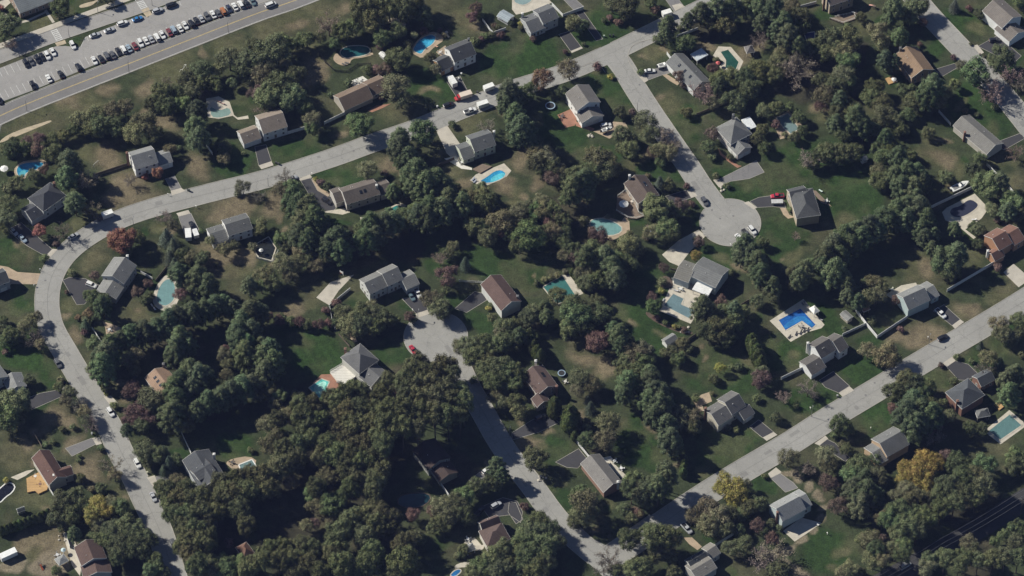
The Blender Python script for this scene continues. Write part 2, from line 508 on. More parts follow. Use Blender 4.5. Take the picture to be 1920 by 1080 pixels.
# kind: name, phrase, prototypes, colour, centre height (a*r+b), vertical stretch
KINDS = {
    "d": ("broadleaf_tree", "dark green leafy tree", "oak", (0.097, 0.112, 0.054), 1.0, 1.3, .92),
    "w": ("oak_tree", "dark green woodland oak", "oak", (0.101, 0.109, 0.052), 1.0, 3.2, 1.35),
    "g": ("maple_tree", "mid green maple", "maple", (0.106, 0.136, 0.062), 1.0, 1.1, .95),
    "o": ("autumn_tree", "olive brown thinning tree", "autumn", (.142, .140, .078), 1.0, 1.2, .92),
    "p": ("pine_tree", "green pine", "pine", (0.096, 0.123, 0.063), 1.3, 3.8, 1.22),
    "s": ("spruce_tree", "blue green spruce", "spruce", (0.085, 0.110, 0.076), 1.2, 1.0, 1.15),
    "a": ("arborvitae", "narrow arborvitae", "column", (0.077, 0.097, 0.036), 1.5, .8, 1.7),
    "r": ("plum_tree", "purple brown leaved plum", "autumn", (0.118, 0.078, 0.067), .95, 1.0, .86),
    "f": ("red_maple", "rusty red maple", "maple", (0.230, 0.110, 0.078), 1.0, 1.2, .9),
    "y": ("golden_tree", "golden yellow leaved tree", "autumn", (.27, .25, .075), 1.0, 1.2, .9),
    "c": ("copper_tree", "copper brown leaved tree", "autumn", (0.185, 0.121, 0.072), 1.0, 1.2, .9),
    "m": ("amber_tree", "amber leaved broad tree", "autumn", (.25, .185, .062), 1.0, 1.2, .9),
    "b": ("bare_tree", "bare grey brown tree", "bare", (0.199, 0.166, 0.136), 1.0, 1.2, .95),
}
SHRUBS = {"d": "dark green", "g": "bright green", "o": "olive brown", "r": "dark red", "f": "rust orange", "c": "copper brown", "y": "yellow", "m": "amber", "p": "feathery green", "s": "blue green", "a": "clipped green", "b": "pinkish brown"}
WOODS = np.array([(470, 790), (560, 740), (720, 690), (860, 660), (905, 760), (790, 850), (770, 960), (800, 1080), (900, 1100), (300, 1100), (330, 1000), (290, 920), (330, 890), (440, 900)], float)
def jitter(c, amt):
    k = 1 + rng.uniform(-amt, amt)
    return tuple(max(.004, x * k * (1 + rng.uniform(-.08, .08))) for x in c)
def tree(kind, tile, x, y, r4):
    tall = kind.endswith("+"); kind = kind[0]
    name, phrase, pro, col, ca, cb, zz = KINDS[kind]
    if tall: cb += 4.0; zz *= 1.2
    px, py = T(tile, x, y)
    if kind == "d" and r4 >= 43 and in_poly((px, py), WOODS):
        name, phrase, pro, col, ca, cb, zz = KINDS["w"]
        cb += 9.0 if px > 715 and 690 < py < 900 else 1.2
    elif px > 1640 and py > 890 and kind in "dgo" and r4 >= 62: cb += 5.0
    elif kind == "d" and r4 < 64: name, phrase, cb, ca = "young_tree", "dark green young tree", .3, .95  # same leafy trees with smaller, lower crowns, age unknown
    r = r4 / 4.0 * mpx(px, py, 5)
    shrub = r4 < 43 and kind not in "ab"
    c = jitter(col, .28)
    if kind in "dgp" and rng.random() < .12: c = (c[0] * 1.1, c[1] * 1.02, c[2] * .98)
    if shrub:
        zz = 1.25 if kind == "s" else .85
        h = r * zz * .9
        wx, wy = U(px, py, h)
        o = link("shrub", rng.choice(PROTO["shrub" if kind != "s" else "spruce"]), None, c, (wx, wy, h), rng.uniform(0, 6.28), (r, r, r * zz))
        later(o, ("small " if r4 < 28 else "") + SHRUBS[kind] + " rounded shrub", "shrub", (px, py), "garden shrubs")
        return o
    r *= rng.uniform(.95, 1.06)
    hc = ca * r + cb
    rz = zz * r * rng.uniform(.92, 1.1)
    if kind == "a": rz = max(1.5, 1.7 * r); hc = rz * .98
    if kind == "s": hc = rz * 1.0 + .6
    if kind == "p": hc = max(hc, rz + 1.5)
    wx, wy = U(px, py, hc)
    root = empty(name, (wx, wy, 0))
    cr = link("crown", rng.choice(PROTO[pro]), root, c, (0, 0, hc), rng.uniform(0, 6.28), (r, r, rz))
    link("trunk", rng.choice(TRUNKS), root, None, (0, 0, 0), rng.uniform(0, 6.28), (r * .75, r * .75, hc))
    size = "small" if r < 3.2 else "middle-sized" if r < 4.4 else "large" if r < 5.6 else "very large"
    later(root, size + " " + phrase, "tree", (px, py), {"a": "arborvitae hedges"}.get(kind, "trees of the neighbourhood"))
    return root

# ---------------------------------------------------------------- houses
def window_mesh(w, h):
    b = MB()
    t = .1
    b.box(-w / 2, -.07, 0, -w / 2 + t, .02, h); b.box(w / 2 - t, -.07, 0, w / 2, .02, h)
    b.box(-w / 2 + t, -.07, 0, w / 2 - t, .02, t); b.box(-w / 2 + t, -.07, h - t, w / 2 - t, .02, h)
    b.box(-w / 2 + t, -.05, h / 2 - .03, w / 2 - t, .02, h / 2 + .03)
    b.box(-w / 2 + t, -.03, t, w / 2 - t, .01, h - t, 1)
    return b.mesh("window", ["trim", "glass"])
WINDOW = window_mesh(1.05, 1.4)
_b = MB()
_b.box(-1.35, -.05, 0, 1.35, .02, 2.2)
for _i in range(4): _b.box(-1.3, -.075, .06 + _i * .54, 1.3, -.05, .54 + _i * .54)
GARAGE = _b.mesh("garage_door", ["garage_panel"])
_b = MB(); _b.box(-.5, -.06, 0, .5, .02, 2.1); _b.box(-.62, -.09, 0, -.5, .02, 2.2, 1); _b.box(.5, -.09, 0, .62, .02, 2.2, 1); _b.box(-.5, -.09, 2.1, .5, .02, 2.2, 1)
DOOR = _b.mesh("front_door", ["wood_fence", "trim"])

def shade(c):
    k = rng.uniform(.95, 1.05)
    return tuple(v * k for v in c)
def block(root, base, typ, ze, rise, P, roofc, wallc, flags, tile):
    ax, ay, bx, by, cx, cy = P
    A = np.array(TU(tile, ax, ay, ze)); B = np.array(TU(tile, bx, by, ze)); Cc = np.array(TU(tile, cx, cy, ze))
    u = (B - A) / np.linalg.norm(B - A); v = np.array([-u[1], u[0]])
    L, W = float(np.linalg.norm(B - A)), float(max(2.0, (Cc - B) @ v))
    if typ == 'x' or (typ == 'h' and W > L):
        O, ex, ey, L, W = B, v, -u, W, L
    else:
        O, ex, ey = A, u, v
    O = O - base
    fr = lambda x, y, z: (O[0] + ex[0] * x + ey[0] * y, O[1] + ex[1] * x + ey[1] * y, z)
    t, o = .22, .38
    hip = typ == 'h'
    # roof
    b = MB()
    if typ == 'f':
        b.box(0, 0, ze, L, W, ze + max(.18, rise), 0, fr)
    elif hip:
        q = min(W / 2, L / 2 - .01)
        top = [(0, 0, ze), (L, 0, ze), (L, W, ze), (0, W, ze), (q, W / 2, ze + rise), (L - q, W / 2, ze + rise)]
        bot = [(x, y, z - t) for x, y, z in top]
        b.add([fr(*p) for p in top + bot], [(0, 1, 5, 4), (1, 2, 5), (2, 3, 4, 5), (3, 0, 4), (7, 6, 10, 11), (8, 7, 11), (9, 8, 11, 10), (6, 9, 10),
              (0, 6, 7, 1), (1, 7, 8, 2), (2, 8, 9, 3), (3, 9, 6, 0)])
    else:
        top = [(0, 0, ze), (L, 0, ze), (L, W / 2, ze + rise), (L, W, ze), (0, W, ze), (0, W / 2, ze + rise)]
        bot = [(x, y, z - t) for x, y, z in top]
        b.add([fr(*p) for p in top + bot], [(0, 1, 2, 5), (5, 2, 3, 4), (7, 6, 11, 8), (8, 11, 10, 9),
              (0, 6, 7, 1), (1, 7, 8, 2), (2, 8, 9, 3), (3, 9, 10, 4), (4, 10, 11, 5), (5, 11, 6, 0)])
    roof = b.obj("roof", "shingles", root, shade(roofc))
    # pale fascia and gutters round the roof edge
    b = MB(); k = .05
    if hip or typ == 'f':
        for x0, y0, x1, y1 in ((-k, -k, L + k, 0), (-k, W, L + k, W + k), (-k, 0, 0, W), (L, 0, L + k, W)):
            b.box(x0, y0, ze - t - .04, x1, y1, ze - .02, 0, fr)
    else:
        b.box(-k, -.06, ze - .18, L + k, -.003, ze - .05, 0, fr); b.box(-k, W + .003, ze - .18, L + k, W + .06, ze - .05, 0, fr)
        for x0, x1 in ((-.07, -.003), (L + .003, L + .07)):
            sec = [(0, ze - t - .02), (0, ze - .015), (W / 2, ze + rise - .015), (W, ze - .015), (W, ze - t - .02), (W / 2, ze + rise - t - .02)]
            V = [fr(x0, y, z) for y, z in sec] + [fr(x1, y, z) for y, z in sec]
            b.add(V, [(0, 1, 2, 5), (5, 2, 3, 4), (7, 6, 11, 8), (8, 11, 10, 9)] + [(i, i + 6, (i + 1) % 6 + 6, (i + 1) % 6) for i in range(6)])
    b.obj("fascia", "wood_fence" if 'N' in flags else "trim", root)
    # walls
    b = MB()
    g = 0 if (hip or typ == 'f') else rise
    zw = ze - t - .02 if (hip or typ == 'f') else ze - t - .02 + rise * (o / (W / 2))
    if 'O' in flags:                                     # open canopy on posts
        for x in (o, L - o):
            for y in (o, W - o):
                b.box(x - .09, y - .09, 0, x + .09, y + .09, ze - t - .01, 0, fr)
        b.obj("posts", "painted", root, wallc)
    else:
        if g:
            pk = ze + rise - t - .03
            sec = [(o, 0), (W - o, 0), (W - o, zw), (W / 2, pk), (o, zw)]
        else:
            sec = [(o, 0), (W - o, 0), (W - o, zw), (o, zw)]
        n = len(sec)
        xo = .12 if g else o
        V = [fr(xo, y, z) for y, z in sec] + [fr(L - xo, y, z) for y, z in sec]
        b.add(V, [tuple(range(n - 1, -1, -1)), tuple(range(n, 2 * n))] + [(i, (i + 1) % n, (i + 1) % n + n, i + n) for i in range(n)])
        b.obj("wall", "siding", root, wallc)
        # windows and doors on the walls that face the open side
        faces = [((xo, o), ex, -ey, L - 2 * xo, 'n'), ((L - xo, o), ey, ex, W - 2 * o, 'e'), ((L - xo, W - o), -ex, ey, L - 2 * xo, 'f'), ((xo, W - o), -ey, -ex, W - 2 * o, 'e')]
        storeys = 2 if ze >= 4.4 else 1
        for (fx, fy), d, nn, ln, which in faces:
            if nn[1] > .25 or 'W' in flags: continue
            rot = math.atan2(d[1], d[0])
            p0 = np.array(fr(fx, fy, 0)[:2])
            nw = max(1, int(ln / 2.9))
            ng = 0
            low_skip = []
            if 'G' in flags and nn[1] < -.5 and ln > 5:
                for q in range(2 if ln > 6.4 else 1):
                    s = ln / 2 + (q * 3.0 - 1.5 if ln > 6.4 else 0)
                    p = p0 + d * s
                    link("garage_door", GARAGE, root, None, (p[0], p[1], .02), rot)
                    low_skip.append((s - 2, s + 2))
            elif nn[1] < -.5 and 'D' in flags and ln > 5:
                p = p0 + d * (ln / 2)
                link("front_door", DOOR, root, None, (p[0], p[1], .3), rot)
                low_skip.append((ln / 2 - 1.2, ln / 2 + 1.2))
            for s_ in range(storeys):
                for i in range(nw):
                    s = ln * (i + .5) / nw
                    if s_ == 0 and any(a < s < c for a, c in low_skip): continue
                    p = p0 + d * s
                    link("window", WINDOW, root, None, (p[0], p[1], (.9 if ze < 3.9 else 1.0) + 2.65 * s_ * (ze / 5.4 if storeys == 2 else 1)), rot)
    # vents and skylights on the roof
    if typ in 'gx' and 'O' not in flags and L > 6:
        for q in range(rng.choice((1, 2, 2))):
            x = L * rng.uniform(.25, .75); fy = rng.choice((.3, .7)); z = ze + rise * .6
            bb = MB(); bb.tube([(*fr(x, W * fy, z - .1),), (*fr(x, W * fy, z + .45),)], .11, 6)
            bb.obj("vent_pipe", "trim", roof)
    if 'S' in flags or 'Q' in flags:
        for q in (.3, .5, .7) if 'S' in flags else (.5, .62):
            bb = MB(); s = rise / (W / 2); yy = W * (.7 if 'S' in flags else .3); zz = ze + rise * .6
            sg = -1 if 'S' in flags else 1
            x = L * q
            V = [fr(x + dx, yy + dy, zz + sg * s * dy + dz) for dz in (.0, .14) for dx, dy in ((-.5, -.6), (.5, -.6), (.5, .6), (-.5, .6))]
            bb.add(V, [(3, 2, 1, 0), (4, 5, 6, 7), (0, 1, 5, 4), (1, 2, 6, 5), (2, 3, 7, 6), (3, 0, 4, 7)])
            bb.obj("skylight", "glass", roof)
    return roof
def house(ref, label, tile, roofc, wallc, blocks, chims=(), cat="house", name="house", mark=True):
    b0 = blocks[0]
    p = b0[3]
    base = np.array(TU(tile, (p[0] + p[4]) / 2, (p[1] + p[5]) / 2, b0[1]))
    root = empty(name, (base[0], base[1], 0))
    roof = None
    for bl in blocks:
        typ, ze, rise, P, flags = bl[:5]
        r_ = block(root, base, typ, ze, rise, P, bl[5] if len(bl) > 5 else roofc, bl[6] if len(bl) > 6 else wallc, flags, tile)
        roof = roof or r_
    for x, y, z, mat in chims:
        q = np.array(TU(tile, x, y, z)) - base
        b = MB(); b.box(q[0] - .45, q[1] - .45, 0 if mat == 'c' else 1.0, q[0] + .45, q[1] + .45, z)
        b.box(q[0] - .52, q[1] - .52, z, q[0] + .52, q[1] + .52, z + .12)
        b.box(q[0] - .2, q[1] - .2, z + .12, q[0] + .2, q[1] + .2, z + .4)
        b.obj("chimney", {"c": "chimney_brick", "w": "trim", "g": "metal_grey"}[mat], roof)
    px = T(tile, (p[0] + p[4]) / 2, (p[1] + p[5]) / 2)
    tag(root, label, cat)
    if mark: LANDMARKS.append((ref, px))
    return root

# ---------------------------------------------------------------- vehicles
CAR_SHAPES = {}
def loft(b, secs, mi=0, closed=True):
    """secs: list of (x, half width, z low, z high, top half width)"""
    V, F = [], []
    for x, hw, z0, z1, tw in secs:
        zm = z0 + (z1 - z0) * .6
        V += [(x, -hw * .96, z0), (x, hw * .96, z0), (x, hw, zm), (x, tw, z1), (x, -tw, z1), (x, -hw, zm)]
    n = 6
    for i in range(len(secs) - 1):
        for k in range(n):
            F.append((i * n + k, i * n + (k + 1) % n, (i + 1) * n + (k + 1) % n, (i + 1) * n + k))
    F.append(tuple(range(n - 1, -1, -1))); F.append(tuple(range((len(secs) - 1) * n, len(secs) * n)))
    F = [f[::-1] for f in F]
    return b.add(V, F, mi)
def car_meshes(kind):
    if kind in CAR_SHAPES: return CAR_SHAPES[kind]
    L, Wd, belt, top = {"sedan": (4.7, 1.82, .92, 1.43), "suv": (4.75, 1.9, 1.05, 1.72), "van": (5.1, 1.98, 1.15, 1.85), "pickup": (5.6, 1.98, 1.08, 1.85)}[kind]
    h = L / 2; w = Wd / 2
    b = MB()
    loft(b, [(-h, w * .8, .42, belt * .82, w * .7), (-h + .18, w * .96, .3, belt * .93, w * .86), (-h + .9, w, .26, belt, w * .93), (0, w, .26, belt, w * .94),
             (h - 1.25, w, .26, belt * .98, w * .92), (h - .3, w * .94, .3, belt * .84, w * .82), (h, w * .76, .4, belt * .66, w * .64)])
    body = b.mesh("body", "car_paint")
    c0, c1, c2, c3 = {"sedan": (-h + .75, -h + 1.45, .25, 1.05), "suv": (-h + .12, -h + .5, .35, 1.0), "van": (-h + .1, -h + .35, .95, 1.75), "pickup": (-.55, -.35, .75, 1.35)}[kind]
    g = MB()
    loft(g, [(c0, w * .84, belt - .06, belt + .02, w * .8), (c1, w * .88, belt - .06, top - .05, w * .7), (c2, w * .88, belt - .06, top - .04, w * .7), (c3, w * .84, belt - .06, belt + .02, w * .78)])
    glass = g.mesh("windows", "glass")
    r = MB()
    loft(r, [(c1 - .08, w * .69, top - .09, top - .03, w * .6), (c1 + .12, w * .73, top - .07, top, w * .64), (c2 - .15, w * .73, top - .07, top, w * .64), (c2 + .1, w * .69, top - .09, top - .04, w * .6)])
    roof = r.mesh("roof", "car_paint")
    wh = MB(); V = 12
    wh.tube([(0, -.11, 0), (0, .11, 0)], .33, V)
    wheel = wh.mesh("wheel", "rubber")
    rm = MB(); rm.tube([(0, -.125, 0), (0, .125, 0)], .19, 10)
    rim = rm.mesh("rim", "metal_grey")
    hl = MB(); hl.box(-.12, -.2, -.07, .05, .2, .07)
    head = hl.mesh("headlight", "head_lamp"); tail = hl.mesh("taillight", "tail_lamp")
    bed = None
    if kind == "pickup":
        bb = MB(); z = belt + .012
        bb.box(-h + .25, -w * .8, z, -.65, w * .8, z + .02, 1)
        bb.box(-h + .12, -w * .93, z - .03, -.6, -w * .8, z + .12); bb.box(-h + .12, w * .8, z - .03, -.6, w * .93, z + .12); bb.box(-h + .1, -w * .8, z - .03, -h + .25, w * .8, z + .1)
        bed = bb.mesh("cargo_bed", ["car_paint", "dark_metal"])
    CAR_SHAPES[kind] = (body, glass, roof, wheel, rim, head, tail, bed, h, w, belt)
    return CAR_SHAPES[kind]
CARC = {"w": ("white", (.62, .62, .61)), "k": ("black", (.014, .015, .018)), "s": ("silver", (.36, .37, .39)), "g": ("dark grey", (.085, .088, .095)), "b": ("bright blue", (.03, .16, .38)),
        "n": ("navy blue", (.02, .028, .055)), "m": ("maroon", (.15, .03, .035)), "r": ("red", (.38, .025, .045)), "o": ("orange brown", (.33, .13, .05)), "l": ("pale blue grey", (.25, .31, .37)), "t": ("teal grey", (.10, .15, .17))}
def car(tile, x, y, dx, dy, kind, colk, group=None, extra="", z0=.02):
    body, glass, roof, wheel, rim, head, tail, bed, h, w, belt = car_meshes(kind)
    px, py = T(tile, x, y)
    wx, wy = U(px, py, .7)
    x2, y2 = U(px + dx / 4, py + dy / 4, .7)
    rz = math.atan2(y2 - wy, x2 - wx)
    cname, cc = CARC[colk]
    root = empty({"sedan": "parked_car", "suv": "parked_suv", "van": "parked_van", "pickup": "pickup_truck"}[kind], (wx, wy, z0), rz)
    link("body", body, root, cc); link("windows", glass, root); link("roof", roof, root, cc if kind != "k" else None)
    for sx in (-1, 1):
        for sy in (-1, 1):
            wo = link("wheel", wheel, root, None, (sx * h * .62, sy * (w - .1), .33))
            link("rim", rim, wo)
    for sy in (-1, 1):
        link("headlight", head, root, None, (h - .12, sy * w * .55, belt * .62)); link("taillight", tail, root, None, (-h + .06, sy * w * .6, belt * .72))
    if bed: link("cargo_bed", bed, root, cc)
    noun = {"sedan": "car", "suv": "boxy suv", "van": "van", "pickup": "pickup truck"}[kind]
    return later(root, cname + " " + noun + (" " + extra if extra else ""), {"sedan": "car", "suv": "car", "van": "van", "pickup": "pickup"}[kind], (px, py), group)

def heading(tile, x, y, dx, dy, z=.7):
    px, py = T(tile, x, y)
    a = U(px, py, z); b = U(px + dx / 4, py + dy / 4, z)
    return a, math.atan2(b[1] - a[1], b[0] - a[0]), (px, py)
def box_trailer(tile, x, y, dx, dy, L, W, H, color, phrase, cat, cab=None, name="box_trailer"):
    (wx, wy), rz, px = heading(tile, x, y, dx, dy, H * .6)
    root = empty(name, (wx, wy, .02), rz)
    b = MB(); b.box(-L / 2, -W / 2, .6, L / 2, W / 2, H)
    b.obj("box_body", "painted", root, color)
    b = MB(); b.box(-L / 2 - .04, -W / 2 - .04, H + .003, L / 2 + .04, W / 2 + .04, H + .08)
    for i in range(4): b.box(-L / 2 + L * (i + .5) / 4 - .04, -W / 2, H + .083, -L / 2 + L * (i + .5) / 4 + .04, W / 2, H + .12)
    b.obj("roof", "painted", root, tuple(min(.72, c * 1.05) for c in color))
    wh = car_meshes("van")
    for sx in (-.28, .28) if cab is None else (-.3,):
        for sy in (-1, 1):
            wo = link("wheel", wh[3], root, None, (sx * L, sy * (W / 2 - .1), .35)); link("rim", wh[4], wo)
    b = MB()
    if cab is None:
        b.box(L / 2, -.06, .45, L / 2 + 1.1, .06, .6); b.obj("tow_bar", "dark_metal", root)
    else:
        loft(b, [(L / 2 + .05, W * .46, .45, 2.1, W * .4), (L / 2 + .8, W * .46, .4, 2.1, W * .4), (L / 2 + 1.15, W * .46, .4, 1.25, W * .42), (L / 2 + 2.2, W * .42, .4, 1.05, W * .36)])
        cb = b.obj("cab", "car_paint", root, cab)
        g = MB(); loft(g, [(L / 2 + .84, W * .4, 1.3, 2.0, W * .36), (L / 2 + 1.22, W * .41, 1.25, 1.32, W * .39)]); g.obj("windscreen", "glass", cb)
        for sy in (-1, 1):
            wo = link("wheel", wh[3], root, None, (L / 2 + 1.4, sy * (W / 2 - .15), .35)); link("rim", wh[4], wo)
    return later(root, phrase, cat, px)
def boat(tile, x, y, dx, dy, L, phrase):
    (wx, wy), rz, px = heading(tile, x, y, dx, dy, 1.2)
    root = empty("motor_boat", (wx, wy, 0), rz)
    w = L * .17
    b = MB(); secs = [(-L / 2, .9, .9), (-L / 4, 1, .85), (0, 1, .8), (L / 4, .8, .85), (L * .4, .42, .95), (L / 2, .03, 1.15)]
    V, F = [], []
    for x_, f, zb in secs:
        V += [(x_, 0, .55 + (.35 if f < .5 else 0)), (x_, w * f * .8, zb), (x_, w * f, 1.75 + .15 * (x_ > 0)), (x_, -w * f, 1.75 + .15 * (x_ > 0)), (x_, -w * f * .8, zb)]
    for i in range(len(secs) - 1):
        for k in range(5): F.append((i * 5 + k, (i + 1) * 5 + k, (i + 1) * 5 + (k + 1) % 5, i * 5 + (k + 1) % 5))
    F += [(4, 3, 2, 1, 0), tuple(range(25, 30))]
    b.add(V, F); b.obj("hull", "painted", root, (.62, .62, .6))
    b = MB(); b.box(-L * .4, -w * .65, 1.77, -L * .08, w * .65, 1.8); b.obj("cockpit", "painted", root, (.2, .2, .2))
    b = MB(); loft(b, [(-L * .08, w * .7, 1.76, 2.0, w * .62), (L * .02, w * .7, 1.76, 2.35, w * .55), (L * .2, w * .55, 1.8, 2.1, w * .42), (L * .33, w * .25, 1.85, 1.95, w * .2)])
    cb = b.obj("cabin", "painted", root, (.64, .64, .62))
    g = MB(); g.box(L * .03, -w * .5, 2.2, L * .12, w * .5, 2.32); g.obj("windscreen", "glass", cb)
    b = MB(); b.box(-L / 2 - .6, -.3, .9, -L / 2, .3, 1.9); b.obj("outboard_motor", "dark_metal", root)
    b = MB(); b.box(-L * .45, -.7, .38, L * .3, -.6, .5); b.box(-L * .45, .6, .38, L * .3, .7, .5); b.box(L * .3, -.08, .38, L * .6, .08, .5)
    tr = b.obj("trailer_frame", "metal_grey", root)
    wh = car_meshes("van")
    for sy in (-1, 1): link("wheel", wh[3], tr, None, (-L * .15, sy * .85, .34))
    return later(root, phrase, "boat", px)

# ---------------------------------------------------------------- ground sheets, fences, poles, garden things
def smooth_poly(pts, it=2):
    for _ in range(it):
        q = []
        for i in range(len(pts)):
            a, c = pts[i], pts[(i + 1) % len(pts)]
            q += [(a[0] * .75 + c[0] * .25, a[1] * .75 + c[1] * .25), (a[0] * .25 + c[0] * .75, a[1] * .25 + c[1] * .75)]
        pts = q
    return pts
def pairs(s):
    v = [float(t) for t in s.replace(",", " ").split()]
    return list(zip(v[0::2], v[1::2]))
def tri_poly(b, pts, z, mi=0):
    from mathutils.geometry import tessellate_polygon
    tr = tessellate_polygon([[Vector((x, y, 0)) for x, y in pts]])
    fs = []
    for a, c, d in tr:
        A, B_, C_ = pts[a], pts[c], pts[d]
        fs.append((a, c, d) if (B_[0] - A[0]) * (C_[1] - A[1]) - (B_[1] - A[1]) * (C_[0] - A[0]) > 0 else (a, d, c))
    return b.add([(x, y, z) for x, y in pts], fs, mi)
PAVED = []
def sheet(name, tile, s, z, mat, smooth=0, record=True):
    pts = [TU(tile, x, y) for x, y in pairs(s)]
    if smooth: pts = smooth_poly(pts, smooth)
    if record: PAVED.append(np.array(pts))
    b = MB(); tri_poly(b, pts, z)
    return structure(b.obj(name, mat))
def edging(pts, w, z, b, closed=False):
    """thin raised strip along a line of ground points"""
    n = len(pts)
    for i in range(n if closed else n - 1):
        a, c = np.array(pts[i]), np.array(pts[(i + 1) % n])
        d = c - a; l = np.linalg.norm(d)
        if l < .01: continue
        d /= l; nrm = np.array([-d[1], d[0]]) * w / 2
        q = [a - nrm, c - nrm, c + nrm, a + nrm]
        b.prism([tuple(p) for p in q], .002, z)
def catmull(pts, step=1.5):
    P = [np.array(p, float) for p in pts]
    P = [2 * P[0] - P[1]] + P + [2 * P[-1] - P[-2]]
    out = []
    for i in range(1, len(P) - 2):
        p0, p1, p2, p3 = P[i - 1:i + 3]
        n = max(2, int(np.linalg.norm(p2 - p1) / step))
        for k in range(n):
            t = k / n
            out.append(.5 * (2 * p1 + (p2 - p0) * t + (2 * p0 - 5 * p1 + 4 * p2 - p3) * t * t + (3 * p1 - p0 - 3 * p2 + p3) * t ** 3))
    out.append(P[-2])
    return out
def offset_line(pts, d):
    pts = np.array(pts); t = np.gradient(pts, axis=0); t /= np.linalg.norm(t, axis=1, keepdims=True)
    return pts + np.stack([-t[:, 1], t[:, 0]], 1) * d
def ribbon(b, pts, d0, d1, z, mi=0):
    A, B_ = offset_line(pts, d0), offset_line(pts, d1)
    n = len(A)
    V = [(x, y, z) for x, y in A] + [(x, y, z) for x, y in B_]
    F = [(i, i + 1, n + i + 1, n + i) if d1 > d0 else (i + 1, i, n + i, n + i + 1) for i in range(n - 1)]
    return b.add(V, F, mi)
def in_poly(p, poly):
    x, y = poly[:, 0], poly[:, 1]; x2, y2 = np.roll(x, -1), np.roll(y, -1)
    c = ((y > p[1]) != (y2 > p[1])) & (p[0] < (x2 - x) * (p[1] - y) / (y2 - y + 1e-12) + x)
    return bool(c.sum() % 2)
def fence(tile, s, h, style, phrase, posts=2.4):
    pts = [TU(tile, x, y, h) for x, y in pairs(s)]
    mid = pairs(s)[len(pairs(s)) // 2]
    px = T(tile, *mid) if len(pts) != 2 else tuple((a + c) / 2 for a, c in zip(T(tile, *pairs(s)[0]), T(tile, *pairs(s)[1])))
    base = pts[0]
    root = empty({"v": "vinyl_fence", "w": "timber_fence", "p": "picket_fence", "m": "mesh_fence"}[style], (base[0], base[1], 0))
    mat = {"v": "vinyl", "w": "wood_fence", "p": "vinyl", "m": "dark_metal"}[style]
    pan, pos, cap = MB(), MB(), MB()
    for i in range(len(pts) - 1):
        a = np.array(pts[i]) - base; c = np.array(pts[i + 1]) - base
        L = float(np.linalg.norm(c - a)); d = (c - a) / L; n = np.array([-d[1], d[0]])
        fr = lambda x, y, z, a=a, d=d, n=n: (a[0] + d[0] * x + n[0] * y, a[1] + d[1] * x + n[1] * y, z)
        k = max(1, int(round(L / posts)))
        for j in range(k + 1): pos.box(L * j / k - .07, -.07, 0, L * j / k + .07, .07, h + .08, 0, fr)
        for j in range(k):
            x0, x1 = L * j / k + .07, L * (j + 1) / k - .07
            if style in "vw": pan.box(x0, -.03, .06, x1, .03, h - .06, 0, fr); cap.box(x0, -.06, h - .06, x1, .06, h, 0, fr)
            else:
                m = max(2, int((x1 - x0) / .3))
                for q in range(m): pan.box(x0 + (x1 - x0) * (q + .3) / m, -.02, .08, x0 + (x1 - x0) * (q + .7) / m, .02, h - .1, 0, fr)
                cap.box(x0, -.04, h - .25, x1, .04, h - .15, 0, fr); cap.box(x0, -.04, .3, x1, .04, .4, 0, fr)
    pan.obj("panels", mat, root); cap.obj("rail", mat, root); pos.obj("posts", mat, root)
    return later(root, phrase, "fence", px, "garden fences")
def pool(label, ref, tile, water, color, decks=(), cover=False, smooth=2, coping="pale_paving", light=None):
    for s, mat, sm in decks: sheet("patio", tile, s, .016 + .004 * (len(PAVED) % 3), mat, sm)
    W = [TU(tile, x, y) for x, y in pairs(water)]
    if smooth: W = smooth_poly(W, smooth)
    c = np.mean(W, axis=0)
    Wl = [(x - c[0], y - c[1]) for x, y in W]
    root = empty("swimming_pool", (c[0], c[1], 0))
    b = MB(); tri_poly(b, Wl, .05)
    b.obj("cover" if cover else "water", "pool_cover" if cover else "pool_water", root, color)
    b = MB(); edging(Wl, .45, .09, b, True); b.obj("coping", coping, root)
    if light:
        for s, col in light:
            q = [TU(tile, x, y) for x, y in pairs(s)]; q = smooth_poly(q, 1)
            bb = MB(); tri_poly(bb, [(x - c[0], y - c[1]) for x, y in q], .054)
            bb.obj("shallow_end", "pool_water", root, col)
    if cover:
        bb = MB(); xs = [p[0] for p in Wl]; ys = [p[1] for p in Wl]
        Wn = np.array(Wl)
        k = 0
        while min(xs) + 1.5 * k < max(xs):
            X = min(xs) + 1.5 * k + .7; k += 1
            seg = [y for y in np.arange(min(ys), max(ys), .25) if in_poly((X, y), Wn)]
            if len(seg) > 3: bb.box(X - .04, seg[0], .055, X + .04, seg[-1], .066)
        if bb.v: bb.obj("strap", "pool_cover", root, tuple(v * 1.25 for v in color))
    tag(root, label, "pool")
    pp = pairs(water); LANDMARKS.append((ref, T(tile, sum(p[0] for p in pp) / len(pp), sum(p[1] for p in pp) / len(pp))))
    return root
